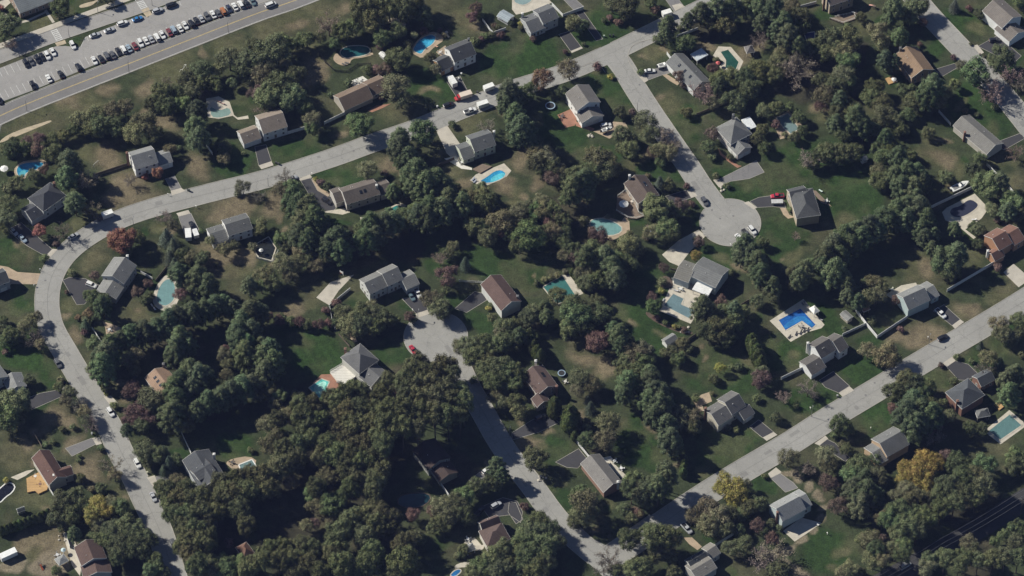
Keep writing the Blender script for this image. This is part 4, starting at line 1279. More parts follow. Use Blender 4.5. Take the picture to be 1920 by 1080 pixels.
# ---------------------------------------------------------------- the ground: one sheet, its grass greener or drier in patches
PAL = {"G": (0.0246, 0.0465, 0.0145), "S": (0.0246, 0.0482, 0.0139), "O": (0.0799, 0.0806, 0.0420), "B": (0.1458, 0.1198, 0.0777), "D": (0.1890, 0.1590, 0.1134), "K": (0.0367, 0.0347, 0.0231)}  # K: dark woodland floor, also tree shade painted into the ground beside the woods
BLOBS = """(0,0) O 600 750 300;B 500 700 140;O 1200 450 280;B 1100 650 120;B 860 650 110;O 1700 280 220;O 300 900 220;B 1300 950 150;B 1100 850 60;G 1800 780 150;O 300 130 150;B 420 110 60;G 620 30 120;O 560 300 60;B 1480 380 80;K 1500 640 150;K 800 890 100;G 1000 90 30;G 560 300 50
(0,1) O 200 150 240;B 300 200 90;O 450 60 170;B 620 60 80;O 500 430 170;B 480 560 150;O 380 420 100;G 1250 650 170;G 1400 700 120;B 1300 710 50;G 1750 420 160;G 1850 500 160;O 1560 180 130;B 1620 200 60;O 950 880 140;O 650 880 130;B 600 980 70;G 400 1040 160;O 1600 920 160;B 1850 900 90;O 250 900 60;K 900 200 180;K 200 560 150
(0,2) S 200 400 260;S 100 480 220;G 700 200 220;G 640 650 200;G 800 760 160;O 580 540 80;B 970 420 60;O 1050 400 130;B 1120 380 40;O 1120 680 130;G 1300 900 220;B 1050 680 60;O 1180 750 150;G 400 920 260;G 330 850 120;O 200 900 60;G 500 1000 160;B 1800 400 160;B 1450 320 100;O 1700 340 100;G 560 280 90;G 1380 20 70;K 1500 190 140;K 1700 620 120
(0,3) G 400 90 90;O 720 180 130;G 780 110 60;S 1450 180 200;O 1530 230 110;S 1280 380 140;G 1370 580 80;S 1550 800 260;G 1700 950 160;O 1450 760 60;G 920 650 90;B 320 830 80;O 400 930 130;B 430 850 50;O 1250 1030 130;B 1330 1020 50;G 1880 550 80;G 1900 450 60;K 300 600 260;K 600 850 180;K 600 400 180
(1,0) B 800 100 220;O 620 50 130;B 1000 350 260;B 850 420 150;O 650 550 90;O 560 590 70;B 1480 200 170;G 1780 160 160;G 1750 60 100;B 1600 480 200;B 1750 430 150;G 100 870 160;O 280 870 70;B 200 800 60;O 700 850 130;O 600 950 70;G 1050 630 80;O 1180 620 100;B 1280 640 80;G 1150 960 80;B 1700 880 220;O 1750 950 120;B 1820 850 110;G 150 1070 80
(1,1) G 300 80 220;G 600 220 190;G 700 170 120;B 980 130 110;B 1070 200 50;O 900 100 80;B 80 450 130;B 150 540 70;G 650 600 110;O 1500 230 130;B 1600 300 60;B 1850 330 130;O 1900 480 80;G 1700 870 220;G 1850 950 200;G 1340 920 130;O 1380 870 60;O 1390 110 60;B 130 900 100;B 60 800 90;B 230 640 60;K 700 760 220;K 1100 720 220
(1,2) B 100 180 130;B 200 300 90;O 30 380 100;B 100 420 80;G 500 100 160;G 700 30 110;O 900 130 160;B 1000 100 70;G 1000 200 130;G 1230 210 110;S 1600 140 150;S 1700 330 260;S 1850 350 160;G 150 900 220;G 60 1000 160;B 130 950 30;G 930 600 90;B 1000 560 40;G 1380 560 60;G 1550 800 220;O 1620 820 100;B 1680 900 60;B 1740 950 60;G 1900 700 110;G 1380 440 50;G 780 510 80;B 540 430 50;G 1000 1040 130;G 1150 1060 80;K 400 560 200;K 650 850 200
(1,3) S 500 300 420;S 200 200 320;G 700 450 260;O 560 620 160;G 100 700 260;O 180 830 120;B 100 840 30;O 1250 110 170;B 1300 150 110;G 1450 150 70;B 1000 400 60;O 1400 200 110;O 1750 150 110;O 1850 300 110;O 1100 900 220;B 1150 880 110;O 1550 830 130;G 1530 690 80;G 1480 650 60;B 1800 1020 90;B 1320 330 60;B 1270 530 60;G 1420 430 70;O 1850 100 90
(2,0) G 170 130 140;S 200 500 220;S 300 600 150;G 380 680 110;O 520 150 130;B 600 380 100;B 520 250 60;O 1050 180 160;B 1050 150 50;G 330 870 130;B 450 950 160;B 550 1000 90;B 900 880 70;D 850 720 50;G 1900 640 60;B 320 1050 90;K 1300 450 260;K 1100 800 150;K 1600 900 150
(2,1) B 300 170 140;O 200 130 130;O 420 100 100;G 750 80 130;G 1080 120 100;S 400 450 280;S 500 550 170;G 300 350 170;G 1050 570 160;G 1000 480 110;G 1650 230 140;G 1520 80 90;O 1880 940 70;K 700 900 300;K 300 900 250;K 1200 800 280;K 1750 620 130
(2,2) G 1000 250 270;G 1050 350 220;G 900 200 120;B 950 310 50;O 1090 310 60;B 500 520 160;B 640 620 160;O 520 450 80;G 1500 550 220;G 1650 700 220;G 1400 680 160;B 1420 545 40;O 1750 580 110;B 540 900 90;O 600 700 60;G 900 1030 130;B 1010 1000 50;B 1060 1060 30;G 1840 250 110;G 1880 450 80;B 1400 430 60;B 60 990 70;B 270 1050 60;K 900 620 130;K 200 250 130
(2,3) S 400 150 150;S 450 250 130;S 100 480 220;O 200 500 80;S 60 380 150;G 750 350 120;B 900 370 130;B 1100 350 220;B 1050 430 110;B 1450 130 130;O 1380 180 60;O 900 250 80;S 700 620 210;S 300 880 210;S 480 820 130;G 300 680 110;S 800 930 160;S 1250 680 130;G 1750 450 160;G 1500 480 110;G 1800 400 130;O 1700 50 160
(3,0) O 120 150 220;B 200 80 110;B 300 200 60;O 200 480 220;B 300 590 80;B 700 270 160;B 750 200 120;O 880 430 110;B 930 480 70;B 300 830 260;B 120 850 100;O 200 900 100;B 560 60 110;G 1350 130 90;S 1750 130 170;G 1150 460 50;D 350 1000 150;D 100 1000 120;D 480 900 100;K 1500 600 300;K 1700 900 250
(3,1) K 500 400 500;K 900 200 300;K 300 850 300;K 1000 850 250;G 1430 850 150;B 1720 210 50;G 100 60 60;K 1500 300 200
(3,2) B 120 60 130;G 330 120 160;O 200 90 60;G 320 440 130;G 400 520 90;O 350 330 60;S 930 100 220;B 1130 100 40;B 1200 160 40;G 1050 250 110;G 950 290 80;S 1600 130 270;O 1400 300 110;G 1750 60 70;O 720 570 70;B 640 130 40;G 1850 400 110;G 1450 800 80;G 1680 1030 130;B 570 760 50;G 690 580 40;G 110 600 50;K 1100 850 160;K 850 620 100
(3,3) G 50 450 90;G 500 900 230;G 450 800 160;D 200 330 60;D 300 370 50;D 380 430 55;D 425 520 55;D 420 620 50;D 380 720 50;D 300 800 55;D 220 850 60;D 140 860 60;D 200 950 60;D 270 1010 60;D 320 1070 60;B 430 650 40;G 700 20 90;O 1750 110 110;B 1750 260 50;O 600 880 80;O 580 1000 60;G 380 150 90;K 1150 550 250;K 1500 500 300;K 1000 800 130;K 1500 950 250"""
def vnoise(x, y, s, seed):
    r = np.random.RandomState(seed); G = r.rand(128, 128)
    X, Y = x / s, y / s; i, j = np.floor(X).astype(int), np.floor(Y).astype(int); f, g = X - i, Y - j
    f = f * f * (3 - 2 * f); g = g * g * (3 - 2 * g)
    a = lambda p, q: G[p % 128, q % 128]
    return (a(i, j) * (1 - f) + a(i + 1, j) * f) * (1 - g) + (a(i, j + 1) * (1 - f) + a(i + 1, j + 1) * f) * g
def axis(lo, hi, step, far=6000):
    core = list(np.arange(lo, hi + step, step)); a, c = [], []
    d = step * 3; p = lo - d
    while p > -far: a.append(p); d *= 1.6; p -= d
    d = step * 3; p = core[-1] + d
    while p < far: c.append(p); d *= 1.6; p += d
    return np.array(a[::-1] + core + c)
gx, gy = axis(-245, 245, .85), axis(-185, 215, .85)
X, Y = np.meshgrid(gx, gy)
x, y = X.ravel(), Y.ravel()
dep = (y - CAM[1]) * _FW[1] + (0 - CAM[2]) * _FW[2]
dep = np.maximum(dep, 200)
PX = 960 + FPX * x / dep; PY = 540 - FPX * ((y - CAM[1]) * _UP[1] + (0 - CAM[2]) * _UP[2]) / dep
PX = PX + 40 * (vnoise(x, y, 22, 11) - .5) + 30 * (vnoise(x, y, 8, 1) - .5) + 9 * (vnoise(x, y, 3, 2) - .5)
PY = PY + 32 * (vnoise(x, y, 22, 13) - .5) + 24 * (vnoise(x, y, 8, 3) - .5) + 8 * (vnoise(x, y, 3, 4) - .5)
col = np.tile(np.array((.037, .047, .023)), (len(x), 1))
for ln in BLOBS.strip().splitlines():
    tl, rest = re.match(r"\((\d,\d)\) (.*)", ln).groups(); tl = tuple(int(v) for v in tl.split(","))
    for it in rest.split(";"):
        k, bx, by, br = it.split(); bx, by = T(tl, float(bx), float(by)); br = float(br) / 4
        d = np.hypot(PX - bx, (PY - by) / .8) / br
        w = np.clip((1.0 - d) / (.7 if k in "BO" else .35), 0, 1); w = w * w * (3 - 2 * w) * .92
        c = np.array(PAL[k])[None, :] * np.ones((len(x), 1))
        if k == "S":                                     # mown in stripes
            c = c * (1 + .09 * np.sign(np.sin((x * .87 + y * .5) * 2 * math.pi / 2.9)))[:, None]
        col = col * (1 - w[:, None]) + c * w[:, None]
dry = np.clip((vnoise(x, y, 14, 8) * .6 + vnoise(x, y, 4, 9) * .4 - .50) * 4, 0, 1)[:, None] * .55
col = col * (1 - dry) + (col * .5 + np.array(PAL["B"]) * .45) * dry
nx, ny = len(gx), len(gy)
V = np.stack([x, y, np.zeros_like(x)], 1)
idx = np.arange(nx * ny).reshape(ny, nx)
Fq = np.stack([idx[:-1, :-1], idx[:-1, 1:], idx[1:, 1:], idx[1:, :-1]], -1).reshape(-1, 4)
me = bpy.data.meshes.new("ground")
me.vertices.add(len(V)); me.vertices.foreach_set("co", V.astype(np.float32).ravel())
me.loops.add(Fq.size); me.loops.foreach_set("vertex_index", Fq.astype(np.int32).ravel())
me.polygons.add(len(Fq)); me.polygons.foreach_set("loop_start", np.arange(0, Fq.size, 4, dtype=np.int32))
at = me.attributes.new("Col", 'FLOAT_COLOR', 'POINT')
at.data.foreach_set("color", np.concatenate([col, np.ones((len(col), 1))], 1).astype(np.float32).ravel())
me.materials.append(MATS["lawn"]); me.update(calc_edges=True)
structure(link("ground", me))

# ---------------------------------------------------------------- the blue air between the aircraft and the ground
m = bpy.data.materials.new("haze_air"); m.use_nodes = True; MATS["haze_air"] = m
nt = m.node_tree
nt.nodes.remove(nt.nodes["Principled BSDF"])
pv = nt.nodes.new("ShaderNodeVolumePrincipled")
pv.inputs["Color"].default_value = (.36, .45, .98, 1)
pv.inputs["Density"].default_value = 0.000022
nt.links.new(pv.outputs[0], nt.nodes["Material Output"].inputs["Volume"])
b = MB(); b.box(-1500, -1400, -1.2, 1500, 1500, 1300)
o = b.obj("haze", "haze_air"); o["kind"] = "stuff"
# ---------------------------------------------------------------- houses: blocks of (roof type, eave height, rise, eave corners A B C in the tile, flags)
WHITE = (.78, .78, .77)
GBR, GGREEN, CREAM, BEIGE, BRICK, ORANGE, PALEG = (.155, .145, .135), (.15, .165, .16), (.55, .51, .42), (.40, .34, .26), (.22, .12, .09), (.40, .22, .13), (.52, .56, .46)
house("the school building", "low grey-roofed school block with a band of white windows beside the car park", (0, 0), (0.170, 0.185, 0.191), (0.300, 0.220, 0.170),
      [("g", 3.6, 3.0, (150, 100, 400, 5, 280, -190), "D")], cat="school building", name="school_building")
house("the split-level grey house", "split-level grey house with two stepped roofs below the pale pool terrace", (0, 2), (.115, .118, .122), (0.420, 0.430, 0.430),
      [("g", 5.6, 2.2, (235, 180, 352, 130, 285, 22), ""), ("g", 3.6, 2.2, (143, 250, 255, 205, 177, 89), "D")], [(78, 100, 6.0, 'w')])
house("the white colonial house", "white colonial house with black shutters, dark roof and orange brick end wall", (0, 1), (0.078, 0.080, 0.084), WHITE,
      [("g", 5.4, 3.0, (1490, 470, 1652, 405, 1577, 292), "D"), ("g", 3.2, 2.5, (1395, 535, 1484, 492, 1424, 400), "G", (0.078, 0.080, 0.084), (0.450, 0.240, 0.120))], [(1595, 290, 8.6, 'g')])
house("the long tan ranch house", "long low ranch house with a tan and brown roof beside the round maple", (0, 1), (0.165, 0.125, 0.098), (0.420, 0.380, 0.330),
      [("g", 3.1, 3.1, (665, 830, 880, 733, 795, 620), "DW"), ("g", 2.9, 2.7, (870, 722, 1000, 665, 925, 560), "")])
house("the tan roofed house", "two-storey white house with a tan roof and lower garage wing", (0, 1), (0.215, 0.180, 0.150), (0.600, 0.610, 0.620),
      [("g", 5.3, 3.2, (55, 1005, 237, 950, 169, 814), "D"), ("g", 3.3, 2.4, (-90, 1082, 42, 1035, -10, 935), "G")])
house("the white house with pale roof", "white two-storey house with a pale grey roof and brown brick chimney", (1, 0), (0.205, 0.208, 0.207), WHITE,
      [("g", 5.5, 3.1, (1015, 190, 1187, 140, 1126, 14), "D"), ("g", 3.5, 2.0, (1190, 165, 1297, 132, 1255, 35), "G")], [(952, 65, 8.2, 'c')])
house("the dark hip-roofed house", "dark pointed hip-roofed house with a low garage wing by the rocky lagoon pool", (1, 0), (0.062, 0.065, 0.073), (0.500, 0.500, 0.500),
      [("h", 5.4, 3.0, (325, 508, 497, 385, 378, 285), ""), ("g", 3.2, 2.2, (240, 580, 335, 525, 262, 425), "W")], [(405, 290, 8.5, 'c')])
house("the white house with garage step", "white house with a charcoal roof and stepped garage roof beside the parked campers", (1, 0), (0.116, 0.118, 0.117), WHITE,
      [("g", 5.2, 2.1, (1715, 690, 1896, 635, 1838, 517), "D"), ("g", 3.3, 1.6, (1600, 752, 1715, 716, 1665, 598), "")])
house("the long taupe house", "long taupe-roofed house with white gable edge and rear dormer by the curved drive", (1, 1), (0.125, 0.108, 0.097), (0.500, 0.470, 0.440),
      [("g", 4.5, 2.6, (680, 455, 932, 377, 868, 255), "Q"), ("g", 3.3, 2.0, (603, 445, 672, 422, 625, 318), "W"), ("g", 3.4, 2.0, (938, 388, 1022, 362, 972, 262), "")], [(905, 308, 7.4, 'w')])
house("the pale green house", "pale green house with grey roof and white deck above the small blue pool", (0, 1), (.118, .122, .124), PALEG,
      [("g", 5.3, 2.7, (1640, 1140, 1800, 1087, 1735, 965), "D"), ("g", 3.3, 2.0, (1556, 1200, 1640, 1172, 1580, 1060), "")], [(1785, 985, 7.6, 'w')])
house("the white house with brick patio", "white house with a taupe gable roof, cross-gabled garage and red brick patio", (0, 2), (0.165, 0.155, 0.145), WHITE,
      [("x", 5.5, 2.9, (485, 832, 665, 765, 578, 635), ""), ("x", 3.3, 2.2, (520, 925, 690, 868, 645, 800), "G")])
house("the long grey house with skylights", "long grey-roofed house set askew with three skylights, boat and car on its drive", (0, 2), (0.150, 0.152, 0.151), WHITE,
      [("x", 3.7, 3.0, (1357, 682, 1490, 612, 1312, 387), "SW")])
house("the pyramid-roofed house", "grey house with a tall pyramid roof and white awning behind it", (0, 2), (0.175, 0.175, 0.172), (0.500, 0.450, 0.420),
      [("h", 5.5, 3.6, (1640, 1085, 1800, 1002, 1700, 868), ""), ("x", 3.3, 2.4, (1688, 1165, 1800, 1105, 1735, 1010), "G")], [(1660, 860, 8.6, 'g')])
house("the tan house with brick chimney", "tan-walled house at the top edge with a pinkish brick chimney and shaded back deck", (0, 3), (0.150, 0.130, 0.120), BEIGE,
      [("g", 5.5, 2.5, (465, 45, 645, -15, 590, -110), "D")], [(425, -20, 8.0, 'c')])
house("the caramel-roofed house", "house with a caramel brown roof and shaded gable between tall trees", (0, 3), (0.225, 0.160, 0.110), (0.350, 0.250, 0.180),
      [("x", 4.4, 2.9, (1075, 586, 1245, 522, 1118, 350), "")], [(995, 358, 7.6, 'g')])
house("the columned white house", "white house with a taupe roof, entrance columns and lower garage at the top corner", (0, 3), (0.165, 0.148, 0.135), WHITE,
      [("x", 5.4, 3.0, (1755, 212, 1905, 122, 1785, -25), "DW"), ("x", 3.4, 2.4, (1808, 312, 1935, 235, 1845, 125), "GW")])
house("the grey ranch by the east road", "long grey ranch house with a brick chimney near the curving eastern road", (0, 3), (0.170, 0.165, 0.155), (0.480, 0.450, 0.400),
      [("x", 3.7, 2.6, (1640, 1158, 1765, 1075, 1535, 845), "W")], [(1478, 990, 5.8, 'c')])
house("the brown house with umbrella deck", "brown-roofed house with a wooden deck and big white umbrella", (1, 2), (0.095, 0.075, 0.066), (0.420, 0.360, 0.300),
      [("x", 4.5, 2.8, (945, 450, 1107, 385, 1000, 232), "Q")], [(882, 235, 8.2, 'w')])
house("the charcoal house with red truck", "charcoal hip-roofed house with tan wall by the red pickup on the wide lawn", (1, 3), (0.085, 0.088, 0.091), BEIGE,
      [("h", 5.6, 2.7, (213, 558, 395, 532, 345, 328), "DW"), ("g", 5.4, 1.8, (175, 420, 300, 390, 270, 310), "")])
house("the red-brown cedar house", "red-brown cedar house with stepped rust-coloured roofs above the white fence", (1, 3), (0.165, 0.098, 0.078), ORANGE,
      [("g", 5.4, 2.8, (1735, 800, 1835, 742, 1724, 625), "W"), ("g", 4.6, 2.4, (1850, 760, 1930, 712, 1830, 590), ""), ("g", 3.2, 2.0, (1703, 880, 1778, 838, 1715, 770), "W")], [(1650, 800, 5.2, 'w')])
house("the grey house with mossy roof", "two-level grey house with a mossy stained roof and white rear canopy", (1, 2), (0.159, 0.162, 0.161), (0.420, 0.500, 0.560),
      [("g", 5.2, 2.0, (1330, 985, 1525, 1078, 1602, 925), "W"), ("g", 4.4, 1.8, (1212, 1000, 1322, 1040, 1390, 905), "W", (0.165, 0.160, 0.145))])
house("the blue-green house", "blue-green house with a pale slate roof joined to the long white fence", (2, 3), (0.199, 0.202, 0.201), (0.420, 0.500, 0.500),
      [("g", 5.2, 3.0, (1055, 165, 1218, 90, 1128, -28), "DW"), ("g", 3.5, 2.0, (1232, 85, 1288, 55, 1205, -60), "")])
house("the white house by the loungers", "white-gabled house with three stepped roofs beside the pool with dark loungers", (2, 3), (.112, .105, .10), WHITE,
      [("g", 5.5, 2.9, (400, 530, 508, 465, 407, 358), "W"), ("g", 5.0, 2.6, (538, 485, 606, 442, 500, 335), ""), ("g", 3.2, 2.0, (330, 655, 437, 592, 340, 490), "GW")], [(300, 412, 7.2, 'w')])
house("the brick hip-roofed house", "brick house with a blue-grey hip roof and a small gazebo near the lower terrace", (2, 3), (.086, .092, .10), BRICK,
      [("h", 5.5, 3.0, (1455, 908, 1628, 800, 1497, 678), "W"), ("g", 3.6, 2.0, (1600, 742, 1705, 688, 1610, 620), "")], [(1422, 845, 7.2, 'c')])
house("the cream house with pink chimney", "cream house with two-tone grey roofs and a tall pinkish chimney", (2, 2), (.125, .122, .12), CREAM,
      [("g", 5.5, 2.9, (1650, 950, 1756, 884, 1645, 768), ""), ("g", 4.8, 2.4, (1550, 1033, 1656, 968, 1545, 850), "W"), ("g", 3.2, 2.0, (1742, 992, 1822, 938, 1752, 850), "G")], [(1452, 900, 7.2, 'c')])
house("the brown house with dark canopy", "brown-roofed house under the tall trees with a front porch gable", (2, 2), (0.108, 0.078, 0.070), (0.300, 0.240, 0.200),
      [("x", 4.5, 2.5, (190, 805, 345, 732, 252, 568), "Q"), ("x", 3.2, 1.9, (188, 895, 288, 848, 250, 780), "")], [(178, 545, 7.0, 'w'), (335, 735, 6.2, 'c')])
house("the long grey brick house", "long low grey-roofed house with a cluttered white-edged back terrace", (3, 2), (0.190, 0.180, 0.170), (0.280, 0.170, 0.130),
      [("x", 3.7, 2.6, (685, 455, 830, 380, 625, 180), "W")], [(795, 372, 5.6, 'w')])
house("the grey house at the lower edge", "grey house at the lower edge with a dark solar roof and separate garage", (3, 2), (0.190, 0.180, 0.165), (0.420, 0.400, 0.360),
      [("g", 4.6, 1.6, (1390, 1110, 1540, 1020, 1445, 915), "W"), ("g", 4.0, 1.6, (1500, 952, 1566, 908, 1482, 830), ""), ("g", 5.0, 1.2, (1345, 1020, 1482, 938, 1420, 888), "", (0.075, 0.078, 0.079))])
house("the dark house in the woods", "dark brown house almost hidden in the woods beside a leaf-strewn yard", (3, 1), (0.060, 0.045, 0.042), (0.300, 0.300, 0.280),
      [("x", 4.4, 2.4, (1290, 285, 1462, 192, 1380, 25), "N"), ("x", 3.2, 1.8, (1375, 372, 1516, 302, 1470, 210), "WN")])
house("the brown house with circular drive", "brown hip-roofed house beside the circular driveway and striped lawn", (3, 1), (0.112, 0.082, 0.074), (0.550, 0.520, 0.460),
      [("h", 4.2, 2.6, (1735, 866, 1910, 800, 1828, 682), "W"), ("g", 4.0, 2.2, (1700, 745, 1840, 690, 1790, 625), "")])
house("the grey house inside the bend", "grey two-storey house with a light gable roof inside the bend of the road", (1, 0), (0.185, 0.185, 0.180), (0.400, 0.420, 0.440),
      [("x", 5.4, 2.6, (760, 988, 932, 1052, 1008, 905), ""), ("x", 3.2, 2.0, (715, 1108, 872, 1165, 925, 1065), "GW")], [(955, 838, 7.6, 'w')])
house("the copper-roofed house", "house with a copper tan roof half hidden by pines and purple trees", (2, 0), (0.265, 0.185, 0.135), (0.350, 0.280, 0.220),
      [("x", 4.2, 2.5, (1190, 812, 1352, 728, 1262, 582), "S")], [(1225, 568, 6.8, 'g')])
house("the slate house by the spa", "charcoal slate house with a raised central roof beside the tan spa terrace", (3, 0), (0.082, 0.086, 0.093), (0.420, 0.440, 0.460),
      [("x", 5.0, 2.5, (1500, 436, 1700, 350, 1572, 125), "W"), ("g", 6.6, .9, (1498, 365, 1620, 290, 1560, 185), "N")], [(1605, 165, 7.8, 'w')])
house("the maroon-roofed house", "maroon-roofed house with a golden wooden deck and white fence corner", (3, 0), (0.112, 0.070, 0.060), (0.500, 0.460, 0.400),
      [("x", 4.8, 2.8, (365, 400, 500, 338, 385, 128), "W"), ("g", 4.4, 1.8, (440, 352, 552, 318, 520, 250), "")], [(405, 322, 7.2, 'w')])
house("the maroon house at the corner", "maroon-brown house with a lower gabled wing at the lower corner", (3, 0), (0.105, 0.073, 0.064), (0.420, 0.400, 0.380),
      [("x", 5.0, 2.5, (610, 1006, 800, 945, 695, 820), "W"), ("x", 3.6, 2.2, (625, 1098, 840, 1050, 795, 960), "W")])
house("the rust shed roof", "small rust-roofed hut among the oaks of the woods", (3, 0), (0.140, 0.083, 0.064), (0.250, 0.180, 0.130),
      [("h", 3.0, 2.0, (1830, 952, 1912, 908, 1830, 832), "")], cat="hut", name="garden_hut")
house("the blue-grey house at the edge", "blue-grey house cut by the picture edge with a low gabled garage", (2, 0), (0.206, 0.209, 0.208), (0.450, 0.480, 0.520),
      [("x", 5.0, 2.4, (-90, 740, 62, 662, -5, 500), ""), ("x", 3.2, 1.8, (60, 780, 202, 735, 140, 638), "G")])
house("the dark house by the tan drive", "dark grey house at the edge where the tan drive meets the bend", (1, 0), (0.075, 0.080, 0.084), (0.350, 0.360, 0.380),
      [("g", 5.0, 2.4, (-80, 1090, 75, 1030, 20, 930), "G")])
house("the brown house among reds", "small brown house at the top edge behind the school", (0, 0), (0.150, 0.110, 0.090), (0.300, 0.240, 0.200),
      [("g", 3.4, 2.0, (-140, 30, -60, 0, -100, -90), "")], mark=False) if False else None

house("the grey house by the court", "grey house with three stepped roofs beside the fenced concrete court", (1, 1), (0.165, 0.165, 0.160), (0.600, 0.600, 0.580),
      [("g", 5.5, 2.8, (990, 1066, 1106, 1012, 1020, 898), "D"), ("g", 5.0, 2.6, (855, 1128, 988, 1066, 905, 955), "D"), ("g", 3.6, 1.9, (1130, 1092, 1228, 1048, 1160, 935), "G")])
house("the chocolate-roofed house", "white house with a chocolate brown roof between curved drive and ball bushes", (2, 1), (0.108, 0.074, 0.066), (0.620, 0.620, 0.600),
      [("x", 5.4, 2.9, (1838, 172, 1992, 98, 1848, -105), "W")], [(1962, 60, 7.0, 'g')])
house("the hip-roofed house with white terrace", "grey hip-roofed house with a white timber terrace beside the turquoise pool", (2, 1), (.125, .125, .128), (0.550, 0.540, 0.500),
      [("h", 5.6, 3.4, (775, 645, 922, 540, 788, 410), "W"), ("x", 3.4, 2.2, (862, 742, 992, 640, 900, 560), "")], [(670, 455, 6.8, 'c')])
house("the pale green-grey house", "pale blue-green house with a light roof, brick chimney and curved paved terrace", (3, 3), (0.245, 0.249, 0.247), (0.500, 0.560, 0.560),
      [("g", 5.4, 3.0, (110, 672, 285, 578, 182, 455), "W"), ("g", 4.6, 2.2, (255, 588, 332, 545, 245, 420), "")], [(72, 600, 7.6, 'c')])

house("the tan-gabled grey house", "grey-roofed house with tan gable walls and a lower wing above the golden trees", (3, 3), (0.154, 0.156, 0.155), (0.500, 0.360, 0.240),
      [("g", 5.3, 3.0, (895, 187, 1062, 92, 937, -40), "W"), ("g", 3.5, 2.2, (836, 246, 902, 208, 782, 82), "W")], [(1020, -5, 7.6, 'c')])

# sheds, canopies, gazebos
def hut(ref, label, tile, roofc, wallc, bl, cat, name): return house(ref, label, tile, roofc, wallc, bl, (), cat, name, False)
hut("", "white garden shed with a grey roof on the lawn by the flower bed", (2, 2), (0.183, 0.186, 0.185), WHITE, [("g", 2.4, 1.1, (1165, 432, 1245, 382, 1200, 338), "DW")], "shed", "garden_shed")
hut("", "small grey slatted shed on a pale base beside the striped lawn", (2, 3), (0.200, 0.200, 0.195), (0.400, 0.360, 0.300), [("x", 2.3, .7, (594, 246, 640, 214, 590, 162), "")], "shed", "garden_shed")
hut("", "tall wooden playhouse with a copper brown roof behind the white fence", (2, 3), (0.250, 0.160, 0.120), (0.350, 0.250, 0.170), [("h", 2.6, 1.2, (718, 180, 768, 158, 738, 118), "O")], "playhouse", "playhouse")
hut("", "long greenhouse with pale glass roof beside the top terrace", (0, 1), (0.300, 0.340, 0.370), (0.600, 0.600, 0.600), [("x", 2.2, .9, (1885, 168, 1938, 118, 1880, 50), "")], "greenhouse", "greenhouse")
hut("", "bluish white flat canopy on posts behind the long grey house", (0, 2), (0.500, 0.540, 0.580), (0.500, 0.500, 0.500), [("f", 2.9, .2, (1388, 458, 1472, 412, 1420, 362), "O")], "canopy", "canopy")
hut("", "white flat awning behind the pyramid-roofed house", (0, 2), (0.600, 0.620, 0.640), (0.500, 0.500, 0.500), [("f", 2.9, .2, (1772, 976, 1836, 952, 1782, 876), "O")], "canopy", "canopy")
hut("", "bright white flat canopy behind the grey house with mossy roof", (2, 2), (0.680, 0.680, 0.670), (0.600, 0.600, 0.600), [("f", 3.0, .2, (1350, 12, 1472, 60, 1508, -8), "O")], "canopy", "canopy")
hut("", "grey-roofed garden gazebo at the end of a short path from the green pool", (0, 2), (0.140, 0.130, 0.130), (0.400, 0.380, 0.350), [("h", 2.6, 1.4, (1760, 400, 1822, 388, 1815, 335), "O")], "gazebo", "gazebo")
hut("", "grey hip-roofed pavilion beside the wooden terrace of the brick house", (2, 3), (0.145, 0.147, 0.146), (0.300, 0.280, 0.260), [("h", 2.8, 1.5, (1570, 975, 1668, 958, 1672, 895), "O")], "pavilion", "pavilion")
hut("", "sage green canopy tent standing in the cluttered yard", (3, 0), (0.251, 0.255, 0.253), (0.400, 0.400, 0.400), [("h", 2.6, 1.0, (445, 1002, 515, 962, 480, 912), "O")], "canopy tent", "canopy_tent")
hut("", "white peaked canopy tent at the corner of the blue pool deck", (2, 3), (0.680, 0.670, 0.630), (0.500, 0.500, 0.500), [("h", 2.5, 1.0, (345, 195, 388, 172, 352, 128), "O")], "canopy tent", "canopy_tent")
hut("", "tiny white shed among the trees beyond the big lawn", (1, 3), (0.400, 0.400, 0.400), (0.600, 0.600, 0.600), [("g", 2.2, .8, (712, 130, 752, 112, 732, 78), "")], "shed", "garden_shed")
hut("", "small white-roofed lean-to in the garden behind the teal pool", (0, 1), (0.600, 0.600, 0.580), (0.500, 0.500, 0.500), [("x", 2.0, .5, (955, 432, 985, 412, 965, 372), "")], "shed", "garden_shed")
hut("", "grey gazebo with a round roof behind the brown house with circular drive", (3, 1), (0.203, 0.206, 0.205), (0.500, 0.500, 0.500), [("h", 2.6, 1.2, (1585, 905, 1650, 880, 1640, 825), "O")], "gazebo", "gazebo")
hut("", "small dark shed with a white wall near the pale caravan", (3, 0), (0.100, 0.110, 0.112), (0.300, 0.300, 0.300), [("g", 2.3, .8, (135, 605, 190, 585, 178, 555), "")], "shed", "garden_shed")

